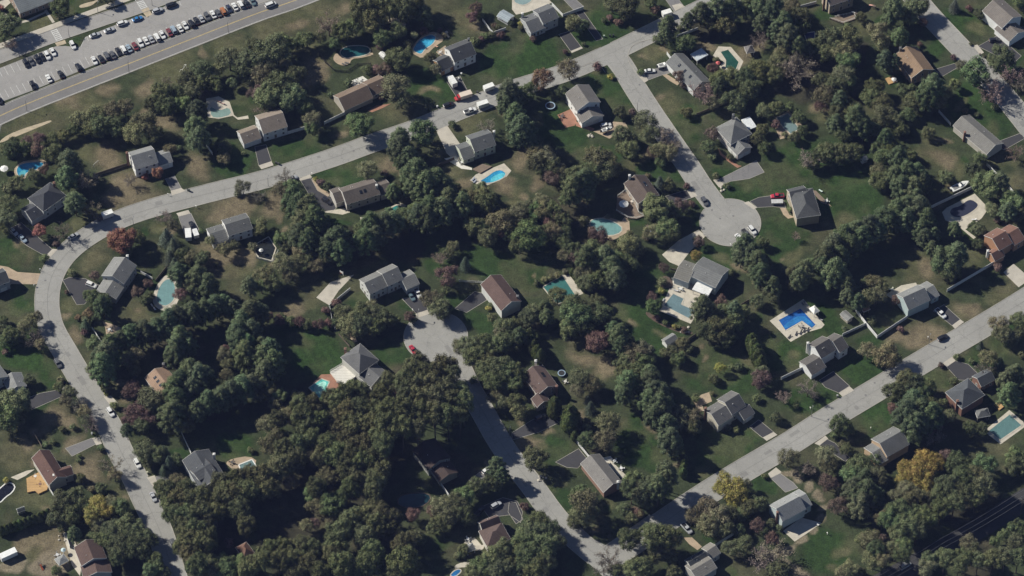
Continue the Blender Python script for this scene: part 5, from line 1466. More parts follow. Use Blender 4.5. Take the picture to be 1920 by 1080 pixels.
# ---------------------------------------------------------------- swimming pools
TEAL, TEALG, BLUE, DTEAL = (.105, .19, .185), (.14, .215, .215), (.035, .21, .36), (.02, .075, .085)
pool("covered pool under a grey-green sheet on a cream patio beside dark trees", "the small covered pool", (0, 0), "1570 790 1640 830 1722 800 1742 862 1645 888 1580 880", (.16, .24, .22), [("1545 740 1640 722 1722 765 1755 862 1780 882 1860 866 1866 890 1785 898 1745 868 1640 892 1560 880", "pale_paving", 0)], True, 1)
pool("dark teal lagoon pool half in tree shade with a brick surround", "the dark lagoon pool", (0, 1), "620 398 660 350 760 340 850 350 862 400 780 425 720 428 670 442", (.02, .095, .105), [("575 440 600 392 640 430 720 428 870 390 885 412 780 436 720 440 700 482 650 494 600 474", "tan_paving", 1)])
pool("bright blue kidney pool with a rust paved surround behind the white colonial house", "the bright kidney pool", (0, 1), "1172 372 1225 292 1310 254 1356 276 1332 330 1268 368 1240 412 1190 390", (.035, .25, .43), [("1145 385 1230 275 1310 235 1385 250 1415 300 1340 350 1290 400 1245 440 1190 410", "tan_paving", 1)], light=[("1240 398 1262 365 1330 325 1350 285 1320 270 1290 330 1250 340 1222 390", (.06, .33, .5))])
pool("octagonal dark green pool with a cream surround near the gazebo", "the green octagonal pool", (0, 2), "1560 388 1622 370 1704 466 1680 528 1598 512 1602 452", (.022, .075, .055), [("1505 420 1548 348 1642 352 1735 460 1702 534 1600 545 1555 500 1585 460", "pale_paving", 0)], False, 0)
pool("pale grey-teal covered pool on the top terrace above the split-level house", "the top terrace pool", (0, 2), "20 -10 150 -20 150 10 92 42 40 32 10 10", (.19, .27, .27), [], True, 1)
pool("grey-green covered pool edged with brick among hedges", "the brick-edged covered pool", (0, 3), "60 882 152 850 236 968 170 1006 118 962", (.13, .19, .195), [("30 905 155 828 275 962 170 1025 90 1045", "tan_paving", 0)], True, 0)
pool("deep blue covered pool in deep shade between pines", "the shaded blue pool", (0, 3), "270 250 350 238 352 298 290 305", (.02, .03, .12), [], True, 0)
pool("sky blue lagoon pool with a rock edge behind the dark hip-roofed house", "the rocky lagoon pool", (1, 0), "116 190 160 142 320 130 332 160 262 202 196 215 182 258 138 250", (.032, .24, .42), [("96 200 150 135 250 118 345 118 348 165 270 212 205 225 185 268 130 258", "tan_paving", 1)], light=[("140 248 150 205 190 195 196 215 182 258", (.10, .38, .46))])
pool("oval pool under a teal cover with a cream surround inside the road bend", "the oval teal pool", (2, 0), "1170 82 1182 10 1230 -62 1290 -72 1322 0 1312 92 1245 142 1190 122", (.13, .24, .245), [("1138 92 1165 0 1220 -90 1300 -100 1335 -50 1325 20 1345 110 1250 180 1170 150", "pale_paving", 1)], True, 2)
pool("small bright blue pool with a white deck in front of the pale green house", "the small bright pool", (1, 1), "1668 282 1730 245 1790 200 1840 192 1882 222 1850 262 1750 300", (.03, .25, .46), [("1605 272 1650 228 1860 145 1915 200 1880 245 1740 308 1655 302", "pale_paving", 0)], False, 1, light=[("1750 296 1770 245 1845 215 1875 225 1850 260", (.10, .45, .55))])
pool("turquoise pool mostly hidden by trees behind the long taupe house", "the hidden turquoise pool", (1, 1), "985 518 1000 488 1062 452 1105 468 1062 505 1010 525", (.03, .20, .19), [("940 515 990 480 1080 440 1130 460 1060 518 970 530", "pale_paving", 0)])
pool("aqua covered freeform pool beside the umbrella deck", "the aqua covered pool", (1, 2), "575 602 600 562 700 555 822 612 826 662 742 692 650 672", (.135, .27, .265), [("560 610 700 540 820 580 850 540 880 580 885 650 800 700 750 725 640 690", "tan_paving", 0)], True, 1)
pool("dark green covered rectangular pool edged by ball bushes", "the dark green covered pool", (1, 2), "230 1072 380 986 482 1140 400 1180 335 1202", (.03, .125, .115), [("380 982 432 984 535 1120 482 1148", "pale_paving", 0)], True, 0)
pool("navy covered kidney pool on a wide beige deck beyond the white fence", "the navy covered pool", (1, 3), "1356 520 1375 478 1440 465 1500 414 1550 424 1592 466 1480 546 1400 556", (.022, .026, .05), [("1305 512 1340 478 1550 372 1655 482 1600 560 1480 640 1560 700 1540 712 1420 610 1330 572", "pale_paving", 0)], True, 2)
pool("turquoise pool with a red brick deck beside the white timber terrace", "the turquoise pool", (2, 1), "396 748 490 680 552 702 525 760 545 792 474 828", (.10, .40, .36), [("425 712 490 648 560 646 642 716 572 798 530 782 480 830", "red_paving", 0)], False, 0, light=[("420 752 495 698 535 708 505 760 525 790 478 812", (.30, .58, .50))])
pool("blue-grey covered step-shaped pool on a cream terrace below the white canopy", "the step-shaped covered pool", (2, 2), "1208 40 1292 80 1270 122 1372 166 1330 232 1134 132", (.115, .18, .2), [("1105 172 1180 5 1350 -40 1420 0 1400 120 1380 205 1340 268", "pale_paving", 0)], True, 0)
pool("royal blue angular pool on a broad cream deck with dark loungers", "the royal blue pool", (2, 3), "75 240 245 150 362 276 330 306 255 250 130 322", (.018, .10, .34), [("12 246 266 82 424 276 400 302 300 330 170 404", "pale_paving", 0)], False, 0, light=[("110 282 250 190 350 278 328 298 255 240 132 312", (.03, .17, .42))])
pool("green rectangular covered pool with a white border at the right-angled terrace corner".replace("right-angled ", ""), "the green pool by the brick house", (2, 3), "1650 1072 1812 945 1906 1030 1742 1142", (.085, .165, .165), [("1618 1075 1810 915 1945 1028 1745 1172", "pale_paving", 0)], True, 0)
pool("white-edged spa pool with clear shallow water on a tan terrace", "the spa terrace", (3, 0), "1790 246 1890 206 1935 275 1815 312", (.16, .24, .24), [("1688 232 1740 200 1870 178 1940 225 1830 320 1760 300 1730 268", "tan_paving", 1)], False, 0, coping="trim")
pool("black-lined garden pond with a white coping near the golden deck", "the black-lined pond", (3, 0), "-40 520 -20 440 58 372 118 402 95 452 40 490 0 534", (.012, .013, .018), [], False, 1, coping="trim")
pool("dark shaded pool in the woods next to the leaf-strewn yard", "the dark woodland pool", (3, 1), "1060 482 1180 455 1300 462 1312 512 1230 572 1070 562", (.010, .034, .042), [], False, 1, coping="mulch")
pool("bright blue round-edged pool peeping out under oaks", "the pool under the oaks", (3, 1), "1450 1078 1485 1040 1525 1025 1545 1045 1490 1090", (.02, .12, .3), [("1490 1000 1550 975 1650 975 1590 1015 1530 1015 1490 1030", "pale_paving", 1)], False, 1)
pool("dark fenced garden pond with a pale rim between lawns", "the fenced pond", (1, 1), "10 745 95 695 150 780 118 876 20 852 -10 800", (.018, .02, .018), [], False, 0)

# ---------------------------------------------------------------- fences
F_ = [((0, 1), "512 912 665 838", 1.9, "v", "white panel fence"), ((0, 1), "238 985 385 942", 1.9, "v", "white panel fence"), ((0, 1), "1700 140 1755 215 1780 238 1872 206", 1.6, "v", "white panel fence"),
      ((0, 2), "300 20 382 105 535 48", 1.8, "v", "white panel fence"), ((0, 2), "1238 262 1392 205", 1.6, "v", "weathered white fence"), ((0, 2), "1385 850 1640 748", 1.3, "w", "low weathered timber fence"),
      ((0, 2), "1162 388 1240 492", 1.8, "v", "white panel fence"), ((0, 3), "180 58 362 8", 1.7, "v", "pale panel fence"), ((0, 3), "1282 822 1370 922", 1.7, "v", "thin white fence"),
      ((1, 0), "700 226 960 140", 1.7, "w", "brown timber fence"), ((1, 0), "1545 -5 1592 62", 1.7, "v", "short white fence"), ((1, 0), "1055 952 1142 1000", 1.5, "v", "white panel fence"), ((1, 0), "1165 1018 1262 900", 1.2, "w", "tan timber rail fence"),
      ((1, 1), "1525 1018 1718 1030", 1.3, "p", "white picket fence"), ((1, 1), "1350 158 1485 98", 1.7, "w", "dark timber fence"), ((1, 1), "0 842 122 878 166 790", 1.2, "p", "white rail fence"),
      ((2, 1), "552 126 570 232 592 296", 1.5, "p", "white picket fence"), ((2, 1), "548 126 705 -2", 1.6, "v", "white panel fence"), ((1, 3), "1190 478 1582 292", 2.0, "v", "long bluish white fence"),
      ((1, 3), "1345 1086 1702 876", 2.0, "v", "long white fence"), ((1, 3), "1640 142 1742 240 1842 352", 1.7, "v", "white panel fence"), ((2, 3), "1045 206 820 356 738 258 658 152", 2.0, "v", "tall white corner fence"),
      ((2, 3), "560 342 738 258", 1.6, "v", "grey white fence"), ((2, 3), "100 668 272 584", 1.9, "v", "white panel fence"), ((3, 0), "1360 -4 1432 152", 1.7, "v", "thin white fence"),
      ((3, 0), "248 -5 312 102", 1.6, "w", "tan timber fence"), ((3, 0), "372 420 422 502", 1.8, "v", "white fence end"), ((3, 0), "474 700 522 852", 1.7, "v", "cluttered white fence"),
      ((3, 1), "1380 372 1466 494", 1.8, "v", "bright white fence"), ((3, 2), "488 66 582 182", 1.8, "v", "pale grey fence"), ((3, 2), "1510 850 1682 740 1762 808", 1.8, "v", "blue grey fence"),
      ((3, 2), "1765 815 1900 952", 1.6, "w", "grey timber fence"), ((3, 0), "1628 512 1662 572", 1.6, "v", "short white fence"), ((2, 0), "690 292 768 412", 1.5, "v", "thin white fence"),
      ((1, 2), "1190 930 1230 940 1260 905", 1.0, "w", "low stone edging fence"), ((0, 1), "470 380 520 460 590 520 680 530", 1.2, "m", "dark mesh fence"), ((0, 1), "680 530 760 475 860 470", 1.2, "m", "dark mesh fence"),
      ((0, 1), "1400 170 1475 255", 1.2, "m", "dark mesh fence"), ((0, 1), "915 545 920 590", 1.8, "v", "white fence stub"), ((2, 1), "620 340 700 430", 1.2, "w", "tan timber rail fence"),
      ((2, 0), "1635 580 1640 690", 1.5, "m", "dark mesh fence"), ((1, 3), "440 985 520 1065", 1.2, "w", "tan timber rail fence"), ((2, 2), "1300 395 1420 310", 1.5, "w", "tan timber fence"), ((2, 2), "1690 135 1800 70", 1.5, "w", "brown timber fence")]
for a in F_: fence(*a)

# ---------------------------------------------------------------- cars
row = "247 640 k;365 587 w;455 557 k;588 504 k;707 453 w;757 440 k;800 417 g;845 410 g;888 386 k;926 371 w;967 361 l;1012 344 m;1053 322 w;1095 304 w;1133 291 s;1177 279 w;1217 259 w;1270 240 m;1302 222 l;1350 210 w;1389 189 w;1435 177 k;1473 155 k;1510 139 s;1553 123 g;1598 106 w;1637 97 g;1675 83 o;1718 64 n;1760 48 w;1805 33 w;1850 25 k;1895 10 t"
ORD = "first second third fourth fifth sixth seventh eighth ninth tenth eleventh twelfth thirteenth fourteenth fifteenth sixteenth seventeenth eighteenth nineteenth twentieth".split()
ORD += ["twenty-" + w for w in ORD[:9]] + ["thirtieth"] + ["thirty-" + w for w in ORD[:9]]
LOT = []
for i, it in enumerate(row.split(";")):
    x, y, c = it.split(); k = "suv" if (i * 7) % 3 == 0 else "sedan"
    o = car((0, 0), float(x), float(y), 32 * (-1 if i % 4 else 1), 60 * (-1 if i % 4 else 1), k, c, "cars in the long kerbside row")
    LOT.append((o, f"{CARC[c][0]} {'suv' if k == 'suv' else 'car'}, {ORD[i]} from the lower end of the long kerbside parking row"))
for i, it in enumerate("195 475 k;232 458 g;280 443 k;315 425 k;354 416 w;396 388 w".split(";")):
    x, y, c = it.split(); o = car((0, 0), float(x), float(y), 32, 60, ("suv", "sedan")[i % 2], c, "cars in the short upper row")
    LOT.append((o, f"{CARC[c][0]} car, {ORD[i]} from the lower end of the short row below the service road"))
for i, it in enumerate("710 262 s;820 225 s;918 173 w;1030 140 b;1182 78 s;1285 38 k".split(";")):
    x, y, c = it.split(); o = car((0, 0), float(x), float(y), 90, -32, "van" if i == 5 else ("sedan", "suv")[i in (2, 4)], c, "cars parked end to end by the grass strip")
    LOT.append((o, f"{CARC[c][0]} {'van' if i == 5 else 'car'} parked lengthwise, {ORD[i]} along the grass strip"))
LOT.append((car((0, 0), 545, 338, 32, 60, "suv", "w"), "white suv alone below the crosswalk ramp in the car park"))
LOT.append((car((0, 0), -5, 752, 32, 60, "sedan", "k"), "black car cut by the picture edge in the car park"))
LOT.append((car((0, 1), 110, 35, 90, -34, "van", "w"), "white van driving on the main road with the yellow centre line"))
for o, l in LOT:
    PENDING[:] = [p for p in PENDING if p[0] is not o]
    o["label"] = l; USED.add(l)
for a in [((0, 1), 1445, 785, 90, -30, "suv", "k"), ((0, 1), 1605, 830, 80, -25, "pickup", "w"), ((0, 2), 1035, 530, 90, -5, "sedan", "w"), ((0, 2), 705, 940, 90, -22, "suv", "w"), ((0, 3), 1700, 300, 85, -10, "suv", "k"),
          ((1, 0), 550, 690, 75, -42, "sedan", "s"), ((1, 0), 103, 655, 60, 62, "sedan", "s"), ((1, 0), 170, 708, 60, 62, "sedan", "l"), ((1, 0), 685, 1055, 85, 35, "suv", "w"), ((1, 0), 1440, 610, -30, -70, "sedan", "k"),
          ((1, 2), 1445, 430, 45, 75, "suv", "g"), ((1, 2), 1802, 645, 50, 62, "suv", "w"), ((1, 2), 1757, 676, 50, 62, "pickup", "g"), ((1, 2), 1706, 702, 55, 50, "sedan", "w"), ((1, 3), 70, 390, -90, 6, "pickup", "r"),
          ((2, 0), 435, 565, 45, 70, "suv", "g"), ((2, 0), 828, 930, 45, 65, "suv", "w"), ((3, 0), 1030, 235, 40, 72, "suv", "w"), ((3, 0), 1150, 485, 35, 75, "sedan", "s"), ((3, 0), 1100, 742, 45, 70, "suv", "k"), ((3, 0), 1300, 840, 35, 75, "suv", "g"),
          ((2, 1), 1178, 462, 45, 68, "sedan", "r"), ((2, 1), 1212, 35, 40, 70, "pickup", "w"), ((2, 1), 1168, 62, 40, 70, "sedan", "t"), ((1, 1), 530, 425, 65, 42, "suv", "k"), ((2, 2), 215, 968, 85, -35, "suv", "k"),
          ((2, 3), 1295, 190, 60, 55, "pickup", "w"), ((2, 3), 1310, 372, 85, -40, "suv", "k"), ((3, 1), 1735, 285, 70, -48, "suv", "w"), ((3, 1), 1800, 547, 85, -50, "suv", "s"), ((3, 1), 1680, 592, 50, -60, "pickup", "k"),
          ((3, 3), 1030, 1000, 85, -52, "van", "s"), ((3, 2), 1310, 722, 60, 62, "pickup", "s"), ((1, 1), 270, 255, 90, -25, "sedan", "s")]:
    car(*a, group="cars parked along the residential streets" if a[0] != (3, 3) else None)
TW = (.64, .64, .62)
box_trailer((0, 1), 1475, 612, -55, -85, 4.6, 2.3, 2.9, TW, "white box truck on the dark drive", "truck", (.62, .62, .6), "box_truck")
box_trailer((0, 1), 1572, 712, -90, 28, 5.2, 2.4, 2.4, (.55, .47, .40), "red truck with a cream cargo body", "truck", (.42, .03, .03), "tipper_truck")
box_trailer((0, 1), 1745, 655, 90, -34, 4.4, 2.2, 2.5, TW, "plain white box trailer on the street", "trailer")
box_trailer((0, 1), 1700, 782, -90, 30, 4.6, 2.2, 2.6, TW, "white box trailer behind the white pickup", "trailer")
box_trailer((0, 2), 1160, 100, 90, -28, 4.0, 2.3, 2.7, TW, "white box trailer by the junction pines", "trailer")
box_trailer((1, 0), 805, 528, -85, 30, 4.6, 2.2, 2.7, TW, "white box truck with black cab on the bend", "truck", (.02, .02, .024), "box_truck")
box_trailer((1, 0), 1412, 680, 8, 90, 4.8, 2.4, 2.8, (.66, .66, .65), "white camper with roof vents", "caravan", None, "caravan")
box_trailer((1, 0), 1467, 672, 28, 72, 3.6, 2.0, 2.3, (.62, .62, .62), "smaller white trailer beside the camper", "trailer")
box_trailer((1, 3), 68, 436, 90, -2, 4.6, 2.0, 1.3, (.42, .42, .42), "open grey utility trailer beside the red pickup", "trailer", None, "utility_trailer")
box_trailer((3, 0), 62, 920, 110, -50, 6.6, 2.5, 2.8, (.66, .66, .65), "long white caravan in the bare yard", "caravan", None, "caravan")
box_trailer((3, 1), 1190, 1200, 90, 0, 4, 2, 2, TW, "white trailer", "trailer") if False else None
boat((0, 2), 1145, 487, 100, -26, 6.2, "white motor boat on a trailer on the drive")
boat((0, 2), 712, 972, 90, -30, 4.8, "small white boat beside the brick path")
boat((1, 3), 1440, 316, 150, -74, 8.6, "large white motor cruiser stored on the lawn")

# ---------------------------------------------------------------- poles, lamps and wires
for i, (tl, x, y) in enumerate([((0, 0), 968, 541), ((0, 0), 1713, 246), ((0, 0), 202, 832), ((0, 0), 519, 277), ((0, 0), 1142, 42), ((0, 0), 735, 92), ((1, 0), 1003, 622), ((1, 1), 92, 315), ((2, 3), 1205, 424), ((2, 3), 325, 965), ((2, 1), 1215, 240), ((3, 1), 1900, 40), ((0, 2), 940, 832)]):
    pole(tl, x, y, 6.6 if i < 3 else 5.2, "lamp", "tall grey street lamp post")
pole((3, 3), 1896, 602, 9.5, "power", "wooden power pole with insulators over the shaded lane")
b = MB()
P0 = np.array(TU((3, 3), 1896, 602)); dv = np.array(U(1900, 950)) - np.array(U(1700, 1068)); dv /= np.linalg.norm(dv)
for off, z in ((-1.2, 8.7), (-.6, 8.7), (1.2, 8.7)):
    n = np.array([-dv[1], dv[0]])
    for s0, s1 in ((-75, -37), (-37, 0), (0, 40)):
        pts = []
        for k in range(9):
            s = s0 + (s1 - s0) * k / 8
            q = P0 + dv * s + n * (off + (4.5 if off == -1.2 else 0)); pts.append((q[0], q[1], z - .9 * (1 - (2 * k / 8 - 1) ** 2)))
        b.tube(pts, .038, 4)
o = b.obj("power_line", "cable")
tag(o, "three thin power wires sagging over the dark lane at the lower corner", "power line")

# ---------------------------------------------------------------- garden things
umbrella((1, 0), 30, 182, 32, (.68, .67, .64), "white patio umbrella"); umbrella((1, 2), 838, 447, 38, (.7, .69, .67), "large white patio umbrella"); umbrella((3, 0), 475, 882, 20, (.45, .55, .58), "pale blue patio umbrella")
umbrella((0, 3), 945, 592, 20, (.66, .66, .64), "small white patio umbrella"); umbrella((1, 1), 38, 795, 18, (.6, .6, .58), "small white patio umbrella"); umbrella((0, 2), 1545, 470, 18, (.5, .12, .12), "red patio umbrella")
trampoline((0, 2), 287, 792, 38, "round black trampoline with a pale rim"); trampoline((2, 2), 372, 638, 30, "round dark trampoline")
raised_deck((3, 0), "198 348 300 296 330 320 362 402 352 432 290 462 262 440 205 452", .7, "timber_deck", "golden timber deck with stepped edge")
raised_deck((1, 2), "790 395 870 335 912 420 950 520 992 540 935 560 870 555 780 500", .5, "brown_deck", "brown timber deck under the white umbrella", True)
raised_deck((2, 1), "555 628 660 566 748 662 660 722 640 716 605 692", 1.0, "white_deck", "broad white timber terrace", True)
raised_deck((0, 3), "878 588 940 566 966 612 908 632", .4, "timber_deck", "small orange timber deck")
raised_deck((1, 1), "1622 188 1700 148 1770 168 1682 218", .5, "brown_deck", "weathered brown deck by the small bright pool")
raised_deck((0, 3), "462 140 560 175 660 140 640 100 500 130", .5, "brown_deck", "brown garden deck in house shade", True)
raised_deck((2, 3), "1695 870 1730 850 1768 890 1735 915", .5, "timber_deck", "orange timber landing beside the pavilion")
for tl, x, y, dx, dy, c in [((2, 3), 212, 342, 20, -40, (.04, .04, .045)), ((2, 3), 245, 334, 20, -40, (.04, .04, .045)), ((2, 3), 272, 318, 20, -40, (.04, .04, .045)), ((2, 3), 300, 312, 20, -40, (.04, .04, .045)), ((2, 3), 160, 365, 30, -30, (.05, .05, .05)), ((2, 3), 278, 108, 25, 35, (.16, .16, .18)),
                            ((2, 3), 262, 120, 25, 35, (.16, .16, .18)), ((2, 3), 395, 235, 35, 20, (.2, .2, .2)), ((1, 1), 1630, 262, 30, -30, (.3, .33, .4)), ((1, 1), 1642, 278, 30, -30, (.3, .33, .4)), ((2, 2), 1230, 18, 35, 15, (.4, .4, .42)), ((2, 2), 1262, 8, 35, 15, (.6, .6, .6)),
                            ((2, 2), 1355, 110, 30, 20, (.12, .12, .12)), ((2, 2), 1135, 90, -30, 60, (.35, .35, .35)), ((0, 1), 1350, 345, 30, 20, (.5, .3, .2)), ((0, 1), 660, 480, 30, 10, (.1, .1, .1)), ((0, 1), 680, 470, 30, 10, (.1, .1, .1)), ((0, 2), 1535, 465, 20, 30, (.5, .14, .14)),
                            ((2, 0), 1140, 130, 20, 30, (.5, .5, .5)), ((2, 0), 1160, 155, 20, 30, (.5, .5, .5)), ((1, 2), 590, 640, 20, 30, (.5, .5, .5)), ((2, 1), 615, 700, -20, 30, (.25, .25, .25)), ((2, 1), 715, 650, -20, 30, (.06, .06, .06)), ((0, 0), 1640, 760, 30, 12, (.3, .2, .18)), ((0, 0), 1670, 775, 30, 12, (.3, .2, .18)),
                            ((3, 3), 370, 690, 20, 20, (.5, .5, .5)), ((1, 3), 1545, 565, 30, 0, (.66, .66, .66)), ((1, 3), 395, 350, 30, 20, (.5, .6, .55))]:
    lounger(tl, x, y, dx, dy, c, ("black " if c[0] < .08 else "pale " if c[0] > .45 else "red " if c[0] > c[1] * 2 else "grey ") + "sun lounger")
for tl, x, y, c, ph in [((0, 1), 740, 610, (.5, .5, .48), "grey garden"), ((0, 1), 780, 598, (.6, .6, .58), "white garden"), ((0, 2), 375, 868, (.12, .1, .1), "dark garden"), ((3, 0), 300, 390, (.2, .12, .09), "brown garden"), ((3, 0), 265, 330, (.55, .53, .5), "pale garden"), ((2, 2), 1265, 5, (.6, .6, .58), "white garden"),
                        ((3, 2), 770, 215, (.66, .66, .64), "white garden"), ((3, 2), 820, 270, (.6, .6, .6), "white garden"), ((1, 2), 900, 430, (.5, .45, .4), "tan garden"), ((1, 3), 440, 425, (.55, .55, .52), "pale garden"), ((3, 1), 1600, 850, (.5, .5, .5), "pale garden"), ((3, 0), 1740, 225, (.1, .09, .08), "dark garden"),
                        ((2, 3), 930, 10, (.6, .6, .5), "pale green garden"), ((0, 3), 950, 600, (.6, .6, .6), "white garden"), ((2, 0), 820, 310, (.5, .5, .5), "pale garden"), ((3, 0), 430, 920, (.5, .5, .5), "pale garden"), ((2, 2), 400, 700, (.5, .48, .45), "pale garden"), ((0, 1), 1380, 390, (.5, .48, .45), "pale garden"),
                        ((2, 1), 640, 690, (.35, .38, .4), "grey garden"), ((3, 1), 1590, 800, (.6, .6, .6), "white garden"), ((1, 1), 1545, 135, (.5, .5, .5), "pale garden"), ((2, 3), 250, 285, (.35, .33, .3), "tan garden"), ((2, 2), 1240, 490, (.6, .6, .6), "white garden")]:
    patio_set(tl, x, y, c, ph)
for tl, x, y, c, ph in [((0, 2), 690, 272, (.3, .36, .3), "pale green"), ((0, 2), 735, 268, (.03, .035, .04), "black"), ((0, 2), 760, 266, (.03, .035, .04), "black"), ((1, 0), 1408, 345, (.05, .06, .05), "dark green"), ((1, 0), 1420, 350, (.05, .06, .05), "dark green"), ((1, 1), 150, 140, (.06, .06, .06), "dark grey"), ((1, 1), 168, 148, (.06, .06, .06), "dark grey"), ((2, 0), 488, 715, (.04, .04, .05), "black"),
                         ((3, 0), 690, 12, (.6, .6, .6), "white"), ((0, 2), 390, 392, (.05, .05, .05), "black"), ((0, 2), 540, 332, (.05, .05, .05), "black"), ((1, 3), 1700, 930, (.05, .05, .06), "black"), ((3, 0), 1105, 305, (.4, .4, .3), "pale"), ((2, 3), 520, 810, (.3, .3, .3), "grey"), ((0, 3), 1590, 410, (.1, .08, .06), "brown"), ((0, 1), 1540, 555, (.6, .6, .6), "white"), ((0, 1), 1520, 590, (.6, .6, .58), "white"), ((0, 1), 1360, 800, (.5, .5, .5), "grey"), ((0, 1), 1660, 690, (.05, .05, .05), "black")]:
    wheelie_bin(tl, x, y, c, ph + " wheelie bin")
for tl, x, y in [((1, 0), 1260, 378), ((1, 0), 300, 942), ((1, 0), 255, 1060), ((2, 3), 318, 900), ((2, 3), 1200, 370), ((1, 2), 1440, 682), ((3, 3), 445, 760), ((2, 3), 770, 1052), ((1, 0), 1470, 468), ((1, 2), 1640, 755), ((1, 1), 420, 222), ((2, 0), 845, 860), ((2, 1), 1175, 165)]:
    mailbox(tl, x, y, "white mailbox on a post")
rocks((1, 2), 1590, 340, 7, 26, "pale boulder in the roadside rock bed"); rocks((1, 2), 1470, 60, 9, 40, "pale boulder in the rock bed by the pyramid-roofed house"); rocks((2, 2), 1290, 320, 9, 40, "pale boulder in the curved flower bed"); rocks((0, 1), 1395, 255, 9, 50, "brown boulder round the bright kidney pool")
rocks((0, 2), 590, 1015, 8, 22, "grey boulder in the ring bed on the lawn"); rocks((3, 0), 480, 790, 8, 40, "pale boulder piled by the cluttered fence"); rocks((3, 2), 230, 355, 7, 30, "reddish boulder at the roadside bed")
# goal frame and hoop
(wx, wy) = TU((0, 0), 1385, 530); root = empty("goal_frame", (wx, wy, 0), 1.1)
for s in (-1.6, 1.6):
    b = MB(); b.tube([(s, 0, 0), (s, 0, 2.3), (s, .9, 1.8), (s, 1.6, 0)], .07, 5); b.obj("upright", "trim", root)
b = MB(); b.tube([(-1.6, 0, 2.3), (1.6, 0, 2.3)], .07, 5); b.obj("crossbar", "trim", root)
later(root, "white metal goal frame on the dry field", "goal", T((0, 0), 1385, 530))
(wx, wy) = TU((1, 1), 655, 990); root = empty("basketball_hoop", (wx, wy, 0), 2.4)
b = MB(); b.tube([(0, 0, 0), (0, 0, 2.9), (0, .9, 3.2)], .09, 6); b.obj("post", "trim", root)
b = MB(); b.box(-.9, .9, 2.8, .9, .97, 3.9); b.obj("backboard", "trim", root)
b = MB(); b.tube([(.23 * math.cos(k * .6283), 1.3 + .23 * math.sin(k * .6283), 3.05) for k in range(11)], .03, 4); b.obj("rim", "painted", root, (.5, .12, .04))
tag(root, "white basketball hoop at the corner of the fenced concrete court", "basketball hoop")
(wx, wy) = TU((1, 0), 722, 165); root = empty("swing_set", (wx, wy, 0), .9)
for s in (-1.5, 1.5):
    b = MB(); b.tube([(s, -1, 0), (s, 0, 2.2), (s, 1, 0)], .06, 5); b.obj("frame_leg", "trim", root)
b = MB(); b.tube([(-1.5, 0, 2.2), (1.5, 0, 2.2)], .06, 5); b.obj("top_bar", "trim", root)
for s in (-.6, .6):
    b = MB(); b.box(s - .25, -.12, .5, s + .25, .12, .55); b.tube([(s - .22, 0, .55), (s - .22, 0, 2.2)], .02, 4); b.tube([(s + .22, 0, .55), (s + .22, 0, 2.2)], .02, 4); b.obj("swing_seat", "wood_fence", root)
later(root, "pale metal swing set on the dry lawn", "swing set", T((1, 0), 722, 165))
def slide(tile, x, y, col, phrase):
    (wx, wy) = TU(tile, x, y); root = empty("play_slide", (wx, wy, 0), rng.uniform(0, 6))
    b = MB(); b.box(-.6, -.6, 1.3, .6, .6, 1.4)
    for sx in (-.55, .55):
        for sy in (-.55, .55): b.box(sx - .05, sy - .05, 0, sx + .05, sy + .05, 2.1)
    b.obj("platform", "wood_fence", root)
    b = MB(); b.add([(.6, -.3, 1.4), (.6, .3, 1.4), (2.7, .3, .2), (2.7, -.3, .2), (.6, -.3, 1.32), (.6, .3, 1.32), (2.7, .3, .12), (2.7, -.3, .12)], [(0, 3, 2, 1), (4, 5, 6, 7), (0, 1, 5, 4), (1, 2, 6, 5), (2, 3, 7, 6), (3, 0, 4, 7)]); b.obj("chute", "painted", root, col)
    return later(root, phrase, "play slide", T(tile, x, y))
slide((1, 2), 1015, 632, (.45, .48, .5), "grey garden slide"); slide((0, 3), 795, 62, (.55, .3, .25), "pink roofed play slide"); slide((0, 3), 655, 118, (.66, .66, .66), "white garden slide"); slide((3, 3), 868, 810, (.4, .06, .05), "red garden slide under a tree"); slide((3, 0), 300, 1000, (.45, .1, .04), "orange red play slide in the yard")
slide((2, 3), 1735, 600, (.5, .5, .5), "grey garden slide") if False else None
